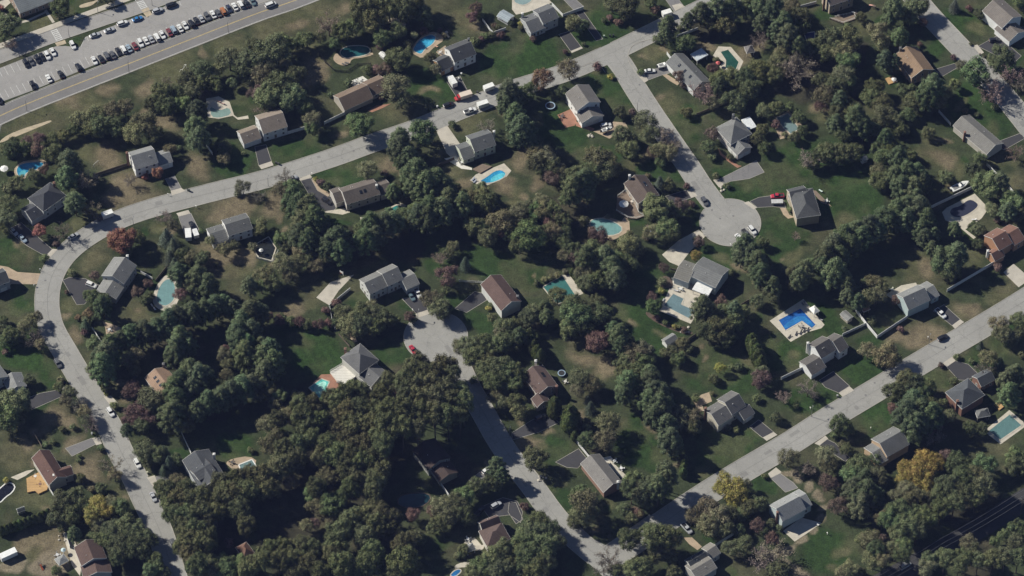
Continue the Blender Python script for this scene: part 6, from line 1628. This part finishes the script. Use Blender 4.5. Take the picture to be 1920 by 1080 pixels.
# ---------------------------------------------------------------- trees and shrubs: kind, tile point of the crown, crown radius in tile units
TREES = """(0,0) d 455 50 78;d 440 105 50;d 60 185 90;d 15 250 65;f 5 60 32;d 800 -15 60;d 95 85 30;b 85 330 50;o 1720 440 105;d 1860 470 112;d 1905 340 72;o 1640 520 58;d 1510 530 88;d 1400 600 78;d 1340 690 72;d 1210 690 92;d 1250 790 82;g 1370 780 66;p 1480 820 78;b 1240 620 44;o 1430 680 82;d 1520 610 76;d 1610 640 62;g 1740 620 46;p 1460 955 82;p 1490 1030 78;r 1890 700 52;o 1080 930 112;o 1010 990 100;d 1150 1000 82;o 720 860 92;o 830 830 82;o 930 800 76;d 760 940 92;o 600 900 82;d 680 960 72;d 850 960 80;d 1130 770 62;d 480 1020 60;d 390 1040 56;r 290 1040 60;r 200 1060 50;d 100 1060 46;d 560 970 60
(0,1) o 40 560 88;d 130 380 132;d 60 440 100;d 210 330 82;o 230 500 62;o 90 500 90;d 310 330 62;d 380 290 76;o 480 270 62;b 545 190 95;d 650 230 82;r 620 240 44;d 720 200 72;w 800 80 104;w 900 40 92;w 1000 60 92;w 880 150 90;w 1190 10 92;w 1090 -10 96;o 830 190 62;w 1080 60 86;d 950 280 82;d 1060 230 72;r 930 350 35;w 1135 70 92;r 1650 60 58;r 1620 130 50;d 1680 130 36;g 590 330 50;d 1240 100 82;g 1290 180 42;r 1260 235 42;o 1140 330 42;o 1190 260 36;g 180 640 124;g 90 720 112;g 260 730 112;g 370 800 74;d 300 560 82;o 420 900 78;g 420 960 62;r 30 700 72;b 60 800 62;g 1080 430 102;r 960 520 68;r 900 520 42;d 830 520 46;d 1010 470 56;d 1310 430 52;o 1350 510 48;o 1050 650 122;o 1090 740 92;g 780 930 112;g 1240 1000 122;p 1080 1050 82;r 940 735 26;g 690 620 42;d 560 710 26;d 1470 930 38;p 1900 700 92;p 1880 790 72;g 1310 200 30;o 1410 260 26;r 1380 230 26;d 1640 310 42;r 1690 290 30;d 1720 270 36;d 1770 260 36;r 1840 260 36;d 1810 200 26;d 1910 170 30;d 1690 120 30;r 1790 190 26;b 1740 950 62
(0,2) y 65 180 30;d 60 210 26;d 850 40 102;d 760 30 82;r 1070 70 42;d 1040 20 52;o 460 170 66;d 520 190 62;r 800 165 38;r 730 135 32;g 690 150 28;r 155 295 32;r 400 385 24;d 540 330 20;c 235 590 92;o 430 520 96;r 640 500 42;y 740 575 28;g 370 690 52;d 100 690 72;d 30 700 62;d 160 640 50;d 60 750 62;p 70 970 104;p 20 860 82;d 10 1040 62;p 150 1060 62;d 810 840 56;r 900 840 32;o 1000 900 102;o 1040 1000 82;d 820 1000 72;d 880 1040 62;b 1150 1040 84;p 1170 190 74;p 1150 260 54;p 1320 150 54;p 1420 90 74;p 1540 60 84;p 1650 50 82;d 1480 160 72;d 1600 180 82;d 1740 60 82;p 1870 170 64;p 1860 60 74;d 1300 320 82;d 1230 330 54;d 1085 295 38;d 1250 210 30;r 1250 570 52;r 1290 630 42;b 1440 700 92;o 1500 770 64;d 1310 840 46;g 1660 760 92;d 1560 600 82;d 1650 575 84;d 1745 580 90;d 1850 520 92;d 1780 680 82;d 1650 660 72;p 1560 640 62;r 1510 510 46;d 1480 500 30;d 1530 450 30;b 1860 300 64;o 1880 830 62;r 1500 1000 60;d 1880 970 52;d 1840 1040 62;d 965 540 30
(0,3) p 40 80 92;o 180 50 82;d 240 130 92;p 120 170 74;p 150 270 92;p 60 220 64;p 230 340 62;d 230 210 82;d 480 290 112;d 600 290 102;o 820 240 92;o 850 310 74;p 990 270 64;d 700 130 46;d 600 190 32;p 945 70 80;d 1100 60 92;d 1060 130 72;p 900 160 52;r 1160 170 44;d 1140 50 72;r 1140 330 26;o 560 400 102;g 600 470 102;o 560 560 92;d 440 400 82;d 330 350 72;b 200 530 115;d 80 470 92;b 250 480 92;d 40 560 72;o 90 400 62;d 400 600 72;g 600 620 72;o 420 720 92;r 400 790 62;p 540 750 62;d 500 640 82;d 520 850 72;d 640 830 82;d 800 650 76;d 770 730 80;d 860 770 78;p 660 890 92;o 870 860 92;p 510 920 62;p 720 950 74;d 770 970 82;o 940 890 72;d 1050 860 62;d 570 1000 82;p 880 1030 62;d 1000 970 62;d 1200 1000 52;p 880 440 62;p 950 460 54;d 890 490 52;p 1240 640 84;d 1330 690 62;d 1110 750 82;p 1200 720 82;d 1280 760 72;o 1080 780 62;d 990 650 38;d 1010 690 42;d 1080 650 32;o 1450 490 52;g 1560 550 118;b 1680 690 88;g 1400 630 44;g 1740 440 112;b 1830 560 94;b 1880 630 70;r 1390 430 28;s 1400 40 46;r 1510 60 32;d 1590 100 52;d 1880 20 50;d 1700 800 32;d 1480 830 26;d 1570 860 26;d 1620 420 16;d 1520 330 16;d 60 810 62;d 160 800 44;d 230 880 62;d 260 980 44;d 200 1030 52;r 60 930 42;d 130 1010 32
(1,0) r 280 40 60;d 85 45 72;d 40 30 52;d 185 20 52;d 400 70 82;d 470 150 62;p 520 140 84;d 540 210 72;p 500 250 82;d 590 280 62;b 650 270 90;r 330 190 44;d 250 230 52;d 130 290 72;d 90 320 52;o 50 330 42;o 70 450 82;o 50 560 82;d 30 620 62;d 130 540 42;p 560 430 78;d 620 480 44;b 690 500 62;g 30 310 40;f 300 650 56;b 470 650 66;r 420 750 32;d 330 860 42;f 920 710 112;f 880 760 64;d 1030 700 62;d 950 800 52;f 1180 215 48;f 1090 245 30;b 980 270 44;b 1240 550 60;o 1290 600 46;o 1820 320 66;o 1780 370 32;s 1250 690 70;s 1300 760 58;s 1280 850 58;s 1310 900 56;d 1370 820 62;g 1500 870 62;p 1340 960 72;s 1370 1030 56;p 1480 1000 92;p 1560 1060 82;d 1450 1050 82;d 1530 840 52;o 1440 850 62;o 1580 720 44;g 1510 650 32;o 1680 790 62;d 1760 760 44;r 710 990 48;o 540 965 38;d 1620 910 26;o 1270 40 52;g 1270 20 42;d 1340 30 32;o 1680 110 52;d 1680 50 52;d 1690 20 52;o 1900 770 42;p 1870 1060 62;d 1830 70 22;r 1100 1040 38;r 1130 1050 32
(1,1) b 220 240 60;o 190 340 82;g 260 330 72;p 280 410 92;p 330 470 92;p 400 500 104;d 270 470 72;p 440 590 112;p 340 600 92;p 330 680 82;p 390 720 82;g 180 710 62;d 220 770 56;o 340 800 82;g 620 690 82;p 610 720 104;p 640 800 82;p 540 760 82;d 800 640 82;p 860 600 82;p 820 720 82;p 900 690 74;p 960 600 82;p 1030 580 74;d 1100 540 82;g 1150 590 82;p 1220 530 82;p 1280 560 82;p 1310 480 82;p 1000 540 62;g 1200 480 62;p 1400 490 92;p 1440 420 82;d 1480 520 72;p 1550 450 82;d 1620 400 82;d 1700 380 72;d 1720 450 92;g 1690 330 52;p 1200 220 114;p 1280 310 104;p 1350 270 92;p 1180 310 74;p 1240 360 62;p 1420 310 74;d 1490 330 52;p 1080 40 92;p 1150 100 84;p 1090 130 54;d 1200 60 52;d 1230 120 52;p 1030 350 54;d 1060 380 62;d 1060 310 52;o 830 190 82;r 960 220 38;d 1640 620 82;g 1630 600 72;g 1700 640 72;o 1830 590 114;r 1840 640 82;d 1740 700 82;d 1890 660 72;b 30 390 46;o 40 590 48;d 30 640 62;r 1430 990 98;s 1570 890 50;o 1480 770 52;d 1440 830 52;b 1380 860 54;o 60 990 92;o 200 900 92;o 300 890 82;d 380 880 72;d 120 1040 82;d 40 1060 70;d 460 850 62;o 250 990 62;o 450 920 62;d 530 840 72;y 445 265 24;r 490 290 38;d 530 320 38;d 545 300 26
(1,2) o 180 60 82;o 250 100 92;d 200 140 82;d 300 170 82;o 360 200 62;g 230 190 62;r 310 250 72;d 370 270 62;d 480 230 82;p 520 290 92;p 460 330 84;d 430 400 82;p 560 260 74;o 640 120 102;o 720 130 92;o 700 200 82;d 780 190 62;d 620 200 92;o 600 70 62;d 560 360 72;d 880 40 82;d 820 30 52;o 1100 50 72;r 1060 60 52;d 1115 130 46;o 1180 60 72;b 1210 20 64;o 220 430 72;g 190 500 82;o 240 500 82;d 150 450 52;d 300 500 82;o 350 540 72;d 390 570 72;o 80 490 82;o 30 540 82;d 130 500 62;g 120 690 130;d 60 750 82;o 300 650 82;d 240 660 72;r 280 580 62;d 400 660 62;d 390 750 62;g 380 700 52;o 400 830 62;d 450 800 72;r 480 850 72;g 600 790 82;p 560 850 84;d 740 800 82;d 800 870 82;p 700 850 84;o 870 760 92;o 920 740 62;d 640 920 82;p 760 920 84;o 540 960 82;d 660 1020 92;d 560 1040 82;p 780 1000 74;d 860 900 82;d 940 790 62;o 1060 660 72;g 1160 630 92;d 1200 670 72;o 1010 690 42;g 1090 480 114;d 1160 500 72;d 1040 540 62;r 1270 455 64;r 1350 450 32;d 1230 520 62;r 650 680 78;r 720 740 46;r 600 650 42;d 880 680 42;o 540 570 42;o 520 610 28;o 715 545 24;s 1110 290 52;d 1180 310 52;g 1210 345 22;r 1310 315 32;o 1020 240 32;r 1405 730 46;o 1380 720 32;y 1380 835 46;d 1610 310 32;d 1530 240 32;d 1510 95 42;p 1740 770 84;p 1800 830 84;p 1840 890 84;p 1870 970 84;d 1890 880 62;p 1720 830 64;d 1880 740 52;d 1740 740 52;d 1840 1010 62;r 1140 930 46;d 1640 100 32;o 185 1040 30;o 245 1015 30;o 295 1000 30;o 345 980 30;o 400 960 28;d 1470 20 62;d 1900 30 62;o 1130 1030 42;d 1650 960 32;a 455 960 24;a 475 990 24;a 495 1020 24;a 515 1050 24;a 540 1075 24
(1,3) d 450 60 92;d 380 90 72;d 560 70 92;d 640 60 82;b 300 120 76;d 340 150 62;g 830 40 72;d 860 100 72;g 900 30 72;p 980 100 74;d 1060 80 62;o 820 200 72;d 860 270 82;o 800 280 52;p 950 240 74;p 1040 220 92;p 1110 230 82;p 1000 310 82;p 1090 330 82;p 1160 290 64;p 1110 400 64;p 1040 460 74;p 1130 480 82;p 960 500 82;p 1190 550 74;p 1040 560 82;d 1010 600 72;p 1150 630 74;p 1180 700 64;p 1240 680 54;p 860 540 74;p 910 570 74;p 760 620 82;p 820 650 74;p 660 650 82;p 700 700 82;p 570 690 82;p 620 760 74;p 500 760 82;p 540 840 74;p 440 830 82;p 420 900 64;p 500 960 92;p 570 1000 64;p 1230 780 54;p 1400 630 48;g 1360 870 124;g 1290 900 82;p 1420 820 82;d 1380 960 82;o 790 1040 72;o 850 1060 62;d 730 1060 52;p 600 1060 62;p 280 940 74;d 210 960 72;p 240 1010 74;d 340 900 62;d 190 1050 62;p 40 1060 62;g 1650 310 114;p 1740 290 74;g 1830 440 94;g 1890 400 64;d 1880 520 72;p 1800 500 64;o 1680 490 62;d 1540 200 68;d 1590 110 58;r 1720 570 32;d 1340 250 58;g 1310 230 42;d 1580 640 62;d 1540 620 44;d 1580 750 52;r 1720 920 42;b 1860 60 56;b 210 690 30;g 165 490 28
(2,0) d 0 300 62;d 80 350 72;d 50 390 62;o 240 240 64;o 180 290 62;o 280 210 46;o 160 360 52;b 260 380 66;o 300 420 52;r 40 480 32;d 690 60 62;d 770 90 62;d 740 140 62;p 770 130 64;c 660 190 46;c 580 220 32;o 650 240 42;s 640 270 44;g 700 410 62;r 630 330 32;r 500 30 22;r 1030 30 52;d 1090 90 52;d 1130 60 38;r 1350 50 58;p 1620 130 84;p 1530 170 92;p 1440 190 84;p 1330 210 84;p 1270 260 92;p 1180 310 84;p 1080 330 84;p 980 360 84;p 900 390 74;p 830 430 84;p 1680 120 74;p 1740 150 64;p 1880 180 84;p 1820 250 84;p 1790 330 92;p 1800 400 84;p 1860 420 84;p 1840 480 84;p 1890 320 84;p 1350 370 88;p 1320 440 84;p 1310 510 74;p 1420 430 64;p 800 500 92;p 770 590 92;p 740 510 64;p 850 540 64;o 990 500 92;o 980 560 72;d 1010 620 52;o 690 600 52;o 700 650 44;r 990 770 90;o 1130 840 112;d 1140 900 72;p 1430 620 84;p 1490 660 92;p 1360 700 84;p 1300 760 92;p 1440 760 84;p 1540 650 64;p 1330 830 84;o 1480 800 72;o 1680 500 62;o 1700 560 52;o 1700 650 56;r 1690 460 44;g 1850 640 52;d 1780 570 52;r 1020 930 92;r 1100 980 82;r 970 990 62;d 1060 1040 72;p 1290 950 104;p 1340 920 64;o 1400 940 82;p 1480 920 74;p 1560 850 84;p 1660 820 84;p 1740 780 84;p 1820 740 84;p 1890 720 74;o 1300 1040 62;d 1400 1030 72;p 950 1060 46;g 100 850 124;g 60 930 112;g 170 880 74;d 40 1000 92;d 130 970 72;o 520 780 62;o 490 840 52;b 590 870 56;o 630 930 62;o 650 990 52;b 680 1020 64;o 455 690 38;d 440 740 44;d 860 880 38;d 470 1060 32;d 545 1040 32;y 795 795 22;d 790 740 44;d 220 690 52;d 130 380 52;d 20 240 44
(2,1) p 20 180 74;p 100 460 84;p 60 520 92;p 130 560 92;p 80 620 92;d 60 720 82;g 180 810 62;o 140 860 62;p 40 430 64;d 30 800 72;d 300 810 52;r 90 220 48;r 170 240 48;r 520 170 38;d 200 240 42;d 260 250 46;r 330 250 48;d 390 270 52;r 470 270 48;r 540 270 42;g 580 260 38;r 600 110 42;d 190 200 22;o 650 190 82;o 690 260 92;d 800 190 92;d 880 190 82;g 700 330 72;d 950 230 82;d 1020 240 62;o 860 130 52;d 790 280 92;d 900 290 70;r 1150 210 48;d 1180 230 42;o 1310 90 92;o 1370 150 92;d 1400 190 62;d 1440 150 44;d 1860 290 82;o 1840 340 62;o 1520 440 62;d 1600 440 92;d 1640 500 92;d 1700 420 92;d 1800 430 92;d 1850 400 82;d 1740 540 82;d 1720 610 82;d 1820 600 102;d 1780 700 92;d 1880 640 92;o 1800 820 62;o 1850 860 62;d 1860 760 62;g 1640 690 42;d 1220 560 82;d 1170 610 92;d 1260 640 92;d 1420 590 102;d 1330 640 82;d 1480 640 62;d 1120 690 92;d 1220 720 92;d 1320 720 92;o 1030 730 92;d 990 680 62;r 1040 810 72;d 940 790 82;g 1530 770 82;d 1420 760 92;d 1460 840 92;d 1330 840 102;d 1560 850 82;d 1230 830 92;d 1130 820 82;o 860 830 92;d 730 750 72;d 680 790 82;d 560 810 72;d 790 770 72;d 620 850 92;g 520 850 62;o 520 900 82;d 420 880 82;d 330 880 82;d 350 960 92;o 250 960 82;d 160 990 82;o 80 1020 82;o 580 950 92;d 680 930 92;d 780 900 92;d 890 920 92;d 1000 900 92;d 1110 920 102;d 1220 940 92;d 1340 950 92;d 1440 950 92;d 470 990 82;d 380 1050 82;o 600 1050 82;d 740 1020 92;d 860 1030 92;d 980 1010 92;d 1100 1040 92;d 1210 1050 82;d 1530 960 62;o 1770 220 44;y 1740 150 28;d 1760 130 30;d 1430 20 42
(3,1) d 905 175 94;d 935 300 90;d 890 370 88;d 960 90 82;d 40 330 104;d 100 420 92;o 130 80 102;d 220 130 92;d 330 100 92;d 420 60 82;d 300 200 92;o 270 260 82;d 180 260 102;d 130 330 82;o 260 370 72;d 540 90 92;d 650 70 92;d 600 180 102;d 480 200 82;d 720 180 92;d 800 230 92;d 800 100 92;d 910 60 92;d 680 270 92;o 530 330 92;d 450 420 82;g 420 470 82;o 460 560 92;g 560 560 102;g 620 500 82;o 560 650 62;d 700 430 82;g 790 440 62;d 880 450 72;d 740 350 82;o 860 540 82;o 890 590 82;d 800 630 82;d 950 630 92;d 890 690 92;d 1020 650 82;d 720 660 92;d 970 720 72;d 630 760 112;d 600 830 92;d 810 790 92;o 1180 780 82;d 1130 830 82;d 1230 800 62;d 1070 860 62;d 880 900 92;d 830 990 102;d 1110 980 122;d 1180 1030 82;d 1050 1050 82;d 650 1000 102;o 300 1040 102;d 420 880 92;d 350 850 82;d 220 870 82;d 120 880 82;d 60 950 92;d 170 960 92;d 280 940 82;d 400 980 82;g 480 930 52;d 560 920 82;d 480 1040 72;o 380 700 62;r 440 690 52;r 1180 620 62;r 1320 590 52;o 1390 570 102;o 1500 530 92;g 1560 480 82;d 1450 620 92;d 1560 610 82;d 1600 650 62;d 1380 680 72;g 1320 720 52;p 1805 255 66;p 1840 310 52;d 1660 400 72;d 1740 390 72;d 1800 380 62;d 1650 440 62;d 1560 880 46;o 1500 930 32;d 1540 920 42;d 1780 950 112;d 1700 1000 102;d 1850 900 102;d 1830 1040 112;d 1640 1060 82;d 1900 1000 82
(2,2) d 340 60 78;p 250 150 64;d 170 180 72;d 130 220 82;p 260 210 54;p 60 350 54;d 20 430 62;d 30 270 62;a 135 350 40;a 140 400 44;a 165 440 44;a 190 480 44;a 215 510 42;g 470 220 128;g 440 310 92;d 530 290 92;d 460 130 102;d 560 160 82;d 660 190 92;g 690 190 62;d 640 100 62;r 640 400 104;d 720 280 52;p 760 300 54;p 800 350 74;p 830 310 44;d 860 430 82;p 820 420 64;o 920 500 102;o 980 470 82;d 870 560 82;d 980 560 92;o 1030 530 62;d 840 640 82;p 1030 640 64;p 870 700 84;p 1040 700 84;p 1070 780 84;p 1120 800 84;p 1030 840 84;p 1110 880 92;p 1170 880 64;p 1070 960 84;p 1130 950 74;p 1160 1020 74;p 850 780 74;d 950 620 82;g 780 560 42;o 1270 960 92;o 1250 1000 82;o 1340 980 92;d 1360 1040 72;o 510 680 92;o 590 720 82;o 490 760 62;o 640 730 62;s 590 890 48;s 570 840 34;a 320 880 54;a 315 920 50;a 440 960 66;a 430 1010 62;d 560 1000 42;o 720 1010 102;d 560 1050 42;d 500 1050 28;d 30 640 82;d 20 720 72;b 150 720 56;d 30 860 82;d 60 930 72;p 1430 150 84;d 1500 220 92;d 1590 190 82;d 1470 320 92;d 1560 300 112;d 1660 260 92;d 1730 170 62;r 1570 100 52;d 1620 380 72;p 1670 170 64;a 1800 400 48;a 1815 440 52;a 1835 480 52;a 1850 520 52;a 1865 560 48;y 1560 595 47;d 1510 680 46;d 1560 690 22;g 1640 590 32;d 1700 590 42;r 1870 680 84;r 1850 720 52;o 1880 630 62;d 1840 830 42;d 1380 830 42;d 1620 1050 32;d 1680 1060 32;d 1280 410 52;d 1200 480 60;d 1250 530 62;d 1330 460 42;g 1060 140 62;r 1050 70 48;y 1120 25 32;r 1080 220 32;d 1150 260 28;y 1220 290 24;d 1250 290 22;r 1290 310 28;d 1140 480 42;d 1840 100 62;o 1500 790 22
(2,3) d 30 40 72;g 640 30 62;p 600 60 54;o 760 70 82;o 820 60 72;p 680 100 54;r 960 90 44;o 750 470 78;o 890 500 108;o 950 540 70;r 990 310 32;d 575 305 28;d 780 240 42;d 1420 515 32;s 1595 430 36;d 1525 550 28;o 1650 530 82;b 1630 590 64;s 1740 560 48;s 1720 600 42;d 1680 650 52;o 1730 270 82;d 1760 340 82;d 1880 240 72;d 1900 330 62;d 1840 370 62;d 1900 500 32;p 1850 640 74;p 1800 690 84;p 1810 790 84;g 1770 700 52;r 1890 680 52;d 1040 690 92;d 1080 720 102;d 1140 790 92;d 940 780 92;d 1010 760 82;d 1200 740 72;p 1090 850 84;p 1050 940 104;p 1150 920 92;p 1220 960 92;p 1110 1020 104;d 1230 890 82;r 940 900 52;d 1300 870 52;o 1360 960 62;d 1300 960 62;r 1250 1040 62;d 1010 970 72;d 1400 700 42;r 1300 580 28;d 540 1020 92;d 600 1060 52;b 300 760 70;d 350 800 42;b 120 820 50;d 210 880 28;d 60 970 46;d 1520 1050 62;d 1600 1060 62;r 1590 960 32
(3,2) d 170 200 98;o 700 60 92;d 560 60 72;a 470 30 30;o+ 540 530 112;o+ 500 610 82;o 560 650 72;g 520 460 82;d 600 600 62;d 470 680 62;g+ 920 370 86;g+ 900 430 84;o+ 960 460 84;d+ 1020 440 92;p+ 1100 410 80;p+ 1150 290 70;p+ 1170 320 78;d 1060 360 62;d 840 580 52;r 930 590 42;d 890 650 52;o 960 620 42;d 1000 540 52;d 880 800 92;d+ 1080 780 112;d+ 1180 790 102;d 1120 880 102;g 940 1040 112;d 1000 1000 82;d 780 1040 62;d 1190 940 62;d 1010 740 62;b 730 950 80;b 690 1020 66;d 200 670 92;d 150 760 112;d 280 740 92;d 90 820 112;d 240 850 122;d 330 820 82;d 120 930 112;d 50 900 82;d 260 960 82;d 180 1030 102;d 60 1030 82;y 1620 390 104;y 1680 440 104;y 1560 420 64;o 1750 400 62;y 1660 530 52;o 1480 580 102;o 1400 620 92;o 1550 640 102;o 1480 690 102;o 1590 720 82;d 1630 620 82;d 1780 560 82;d 1850 540 72;d 1720 620 62;r 1840 700 62;d 1700 740 62;o 1640 870 72;d 1740 850 82;b 1880 950 94;p 1190 60 84;p 1220 100 64;a 1290 200 30;a 1290 235 30;a 1288 270 30;a 1285 305 30;r 90 555 42;d 1890 330 28;d 1210 1050 62
(3,3) o 150 190 92;b 300 280 54;d 270 300 42;d 590 130 52;o 560 100 42;o 440 170 92;o 460 240 72;r 450 380 84;d 480 310 52;r 530 560 84;d 690 260 112;g 640 320 92;p 720 360 84;p 640 430 84;p 740 470 104;p 700 540 84;p 800 480 74;d 780 400 72;d 820 330 82;d 800 200 62;m 1180 200 84;m 1050 290 92;m 1150 280 112;m 1250 220 84;m 1020 370 74;m 1170 380 82;o 1040 430 82;o 1090 480 92;o 960 480 72;r 1330 180 62;b 1250 40 64;d 1420 230 92;d 1480 260 82;g 1620 250 102;d 1560 330 92;d 1460 340 92;d 1350 400 102;d 1480 450 92;d 1620 380 92;d 1280 480 82;o 1190 500 72;d 1400 520 92;d 1560 480 82;d 1300 570 82;g 980 590 102;g 920 650 92;o 860 640 62;g 1090 620 92;d 1180 640 92;g 1040 720 102;d 1120 730 82;d 980 760 82;d 1020 850 82;d 1010 920 72;o 960 860 72;o 760 800 92;d 700 800 52;d 810 870 72;o 780 960 92;o 860 960 62;o 620 1020 72;d 680 1050 52;o 560 1050 62;r 860 790 32;g 1850 180 82;g 1880 260 92;d 1830 280 62;g 1210 960 72;o 1190 1020 82;d 1330 940 82;o 1500 830 72;d 1540 890 72;d 1480 940 82;d 1430 1000 82;d 1580 960 72;d 1690 950 82;d 1780 930 82;o 1860 820 72;d 1880 940 82;g 1700 820 44;g 1760 770 46;g 1830 720 48;g 1880 690 48;d 1890 750 52;d 90 720 32;r 30 800 60;b 40 930 115;d 80 1040 92;o 140 1050 62;d 20 680 42;d 500 20 42
(3,0) d 340 95 28;d 395 75 30;d 750 120 34;o 1080 140 92;d 1180 160 82;s 1230 150 58;d 1110 210 62;s 1270 230 62;s 1230 280 44;d 1320 210 62;b 830 260 76;o 860 320 62;d 600 345 46;d 590 210 26;d 590 180 22;d 755 420 46;d 770 450 32;o 690 430 32;y 45 365 28;d 470 540 104;d 560 500 92;d 620 540 82;d 530 620 92;d 430 640 82;d 480 700 62;d 600 640 62;y 730 540 84;y 700 620 82;y 780 600 82;o 730 700 62;o 840 540 72;d 900 560 72;o 930 550 44;d 850 740 104;d 940 720 102;d 1030 760 102;d 800 800 92;d 900 860 102;d 1010 870 102;d 1100 810 82;d 880 940 72;g 1150 950 64;g 1180 1010 64;g 1120 1040 64;d 1230 1050 52;p 560 760 52;d 420 1040 44;d 700 800 62;a 10 738 30;a 45 728 30;a 80 716 30;a 115 704 30;a 150 692 30;a 185 680 30;a 220 668 30;a 255 656 30;a 295 640 32;a 330 626 32;a 362 612 32;o 1330 370 82;d 1240 430 82;d 1280 450 82;d 1400 430 82;d 1200 400 52;d 1330 510 92;d 1270 550 72;d 1430 520 92;d 1300 620 82;d 1400 620 92;d 1510 490 92;d 1500 600 92;d 1380 700 82;d 1460 730 92;d 1560 680 82;d 1620 600 92;d 1650 520 92;d 1700 440 92;d 1660 380 82;d 1760 360 82;d 1830 330 82;d 1880 320 72;d 1750 470 102;d 1850 450 102;d 1800 580 102;d 1420 810 92;d 1360 860 72;d 1500 850 92;d 1560 800 82;d 1420 920 82;d 1480 1010 92;g 1580 990 92;g 1680 980 82;o 1560 1060 82;g 1700 1050 82;g 1800 980 82;d 1850 1040 82;d 1900 970 62;d 1850 700 82;r 1720 830 42;d 1880 140 32"""
for ln in TREES.strip().splitlines():
    tl, rest = re.match(r"\((\d,\d)\) (.*)", ln).groups(); tl = tuple(int(v) for v in tl.split(","))
    for it in rest.split(";"):
        k, tx, ty, tr = it.split()
        tree(k, tl, float(tx), float(ty), float(tr))

# ---------------------------------------------------------------- labels: every waiting thing is named by what stands near it
for ref, x, y in [("the lower cul-de-sac", 817, 631), ("the lawn-side cul-de-sac", 1369, 417), ("the street junction", 1160, 105), ("the road bend", 110, 480), ("the fenced concrete court", 625, 545), ("the wide mown lawn", 1590, 350), ("the power pole", 1914, 960),
                  ("the car park", 150, 100), ("the yellow-lined main road", 242, 125), ("the heart of the woods", 640, 900), ("the lower woods edge", 600, 1040), ("the dry field strip", 330, 130), ("the copper-leaved maple by the bend", 230, 450), ("the lone lime-yellow tree by the straight street", 1370, 912),
                  ("the golden trees by the lane", 1725, 880), ("the dead pale tree", 1490, 130), ("the pine-shaded hollow", 700, 465), ("the pine ring", 340, 640), ("the shaded lane", 1750, 1030), ("the dirt loop track", 1545, 940), ("the curved pine belt", 1620, 430)]:
    LANDMARKS.append((ref, (x, y)))
LP = np.array([p for _, p in LANDMARKS])
def rel(px, q):
    dx, dy = px[0] - q[0], (px[1] - q[1]) / .78
    if math.hypot(dx, dy) < 14: return "at"
    return "above" if dy < -abs(dx) * .8 else "below" if dy > abs(dx) * .8 else "beside"
def order(px):
    return np.argsort(np.hypot(LP[:, 0] - px[0], (LP[:, 1] - px[1]) / .78))
cand = {}
info = []
for o, ph, px in PENDING:
    s = order(px); info.append(s)
def words_n(t): return len(re.findall(r"[A-Za-z0-9][A-Za-z0-9'-]*", t))
from collections import defaultdict
todo = list(range(len(PENDING)))
def attempt(fn, todo):
    groups = defaultdict(list)
    for i in todo: groups[fn(i)].append(i)
    rest = []
    for t, m in groups.items():
        if t and len(m) == 1 and t not in USED and words_n(t) <= 16:
            PENDING[m[0]][0]["label"] = t; USED.add(t)
        else: rest += m
    return rest
def L(i, k): return LANDMARKS[info[i][k]]
todo = attempt(lambda i: f"{PENDING[i][1]} {rel(PENDING[i][2], L(i, 0)[1])} {L(i, 0)[0]}", todo)
def two(i):
    t = f"{PENDING[i][1]} {rel(PENDING[i][2], L(i, 0)[1])} {L(i, 0)[0]}, towards {L(i, 1)[0]}"
    return t
todo = attempt(two, todo)
# several alike there: count them outwards from the landmark
groups = defaultdict(list)
for i in todo: groups[(PENDING[i][1], info[i][0])].append(i)
for (ph, lk), m in groups.items():
    q = LANDMARKS[lk][1]
    m.sort(key=lambda i: math.hypot(PENDING[i][2][0] - q[0], (PENDING[i][2][1] - q[1]) / .78))
    for n, i in enumerate(m):
        r_ = rel(PENDING[i][2], q)
        t = f"{ph} {r_} {LANDMARKS[lk][0]}, {ORD[n]} outwards of its kind"
        if words_n(t) > 16: t = f"{ph} {r_} {LANDMARKS[lk][0]}, {ORD[n]} outwards"
        if words_n(t) > 16: t = f"{ph.split(' in the ')[0].split(' piled ')[0]}, {ORD[n]} outwards from {LANDMARKS[lk][0]}"
        PENDING[i][0]["label"] = t; USED.add(t)
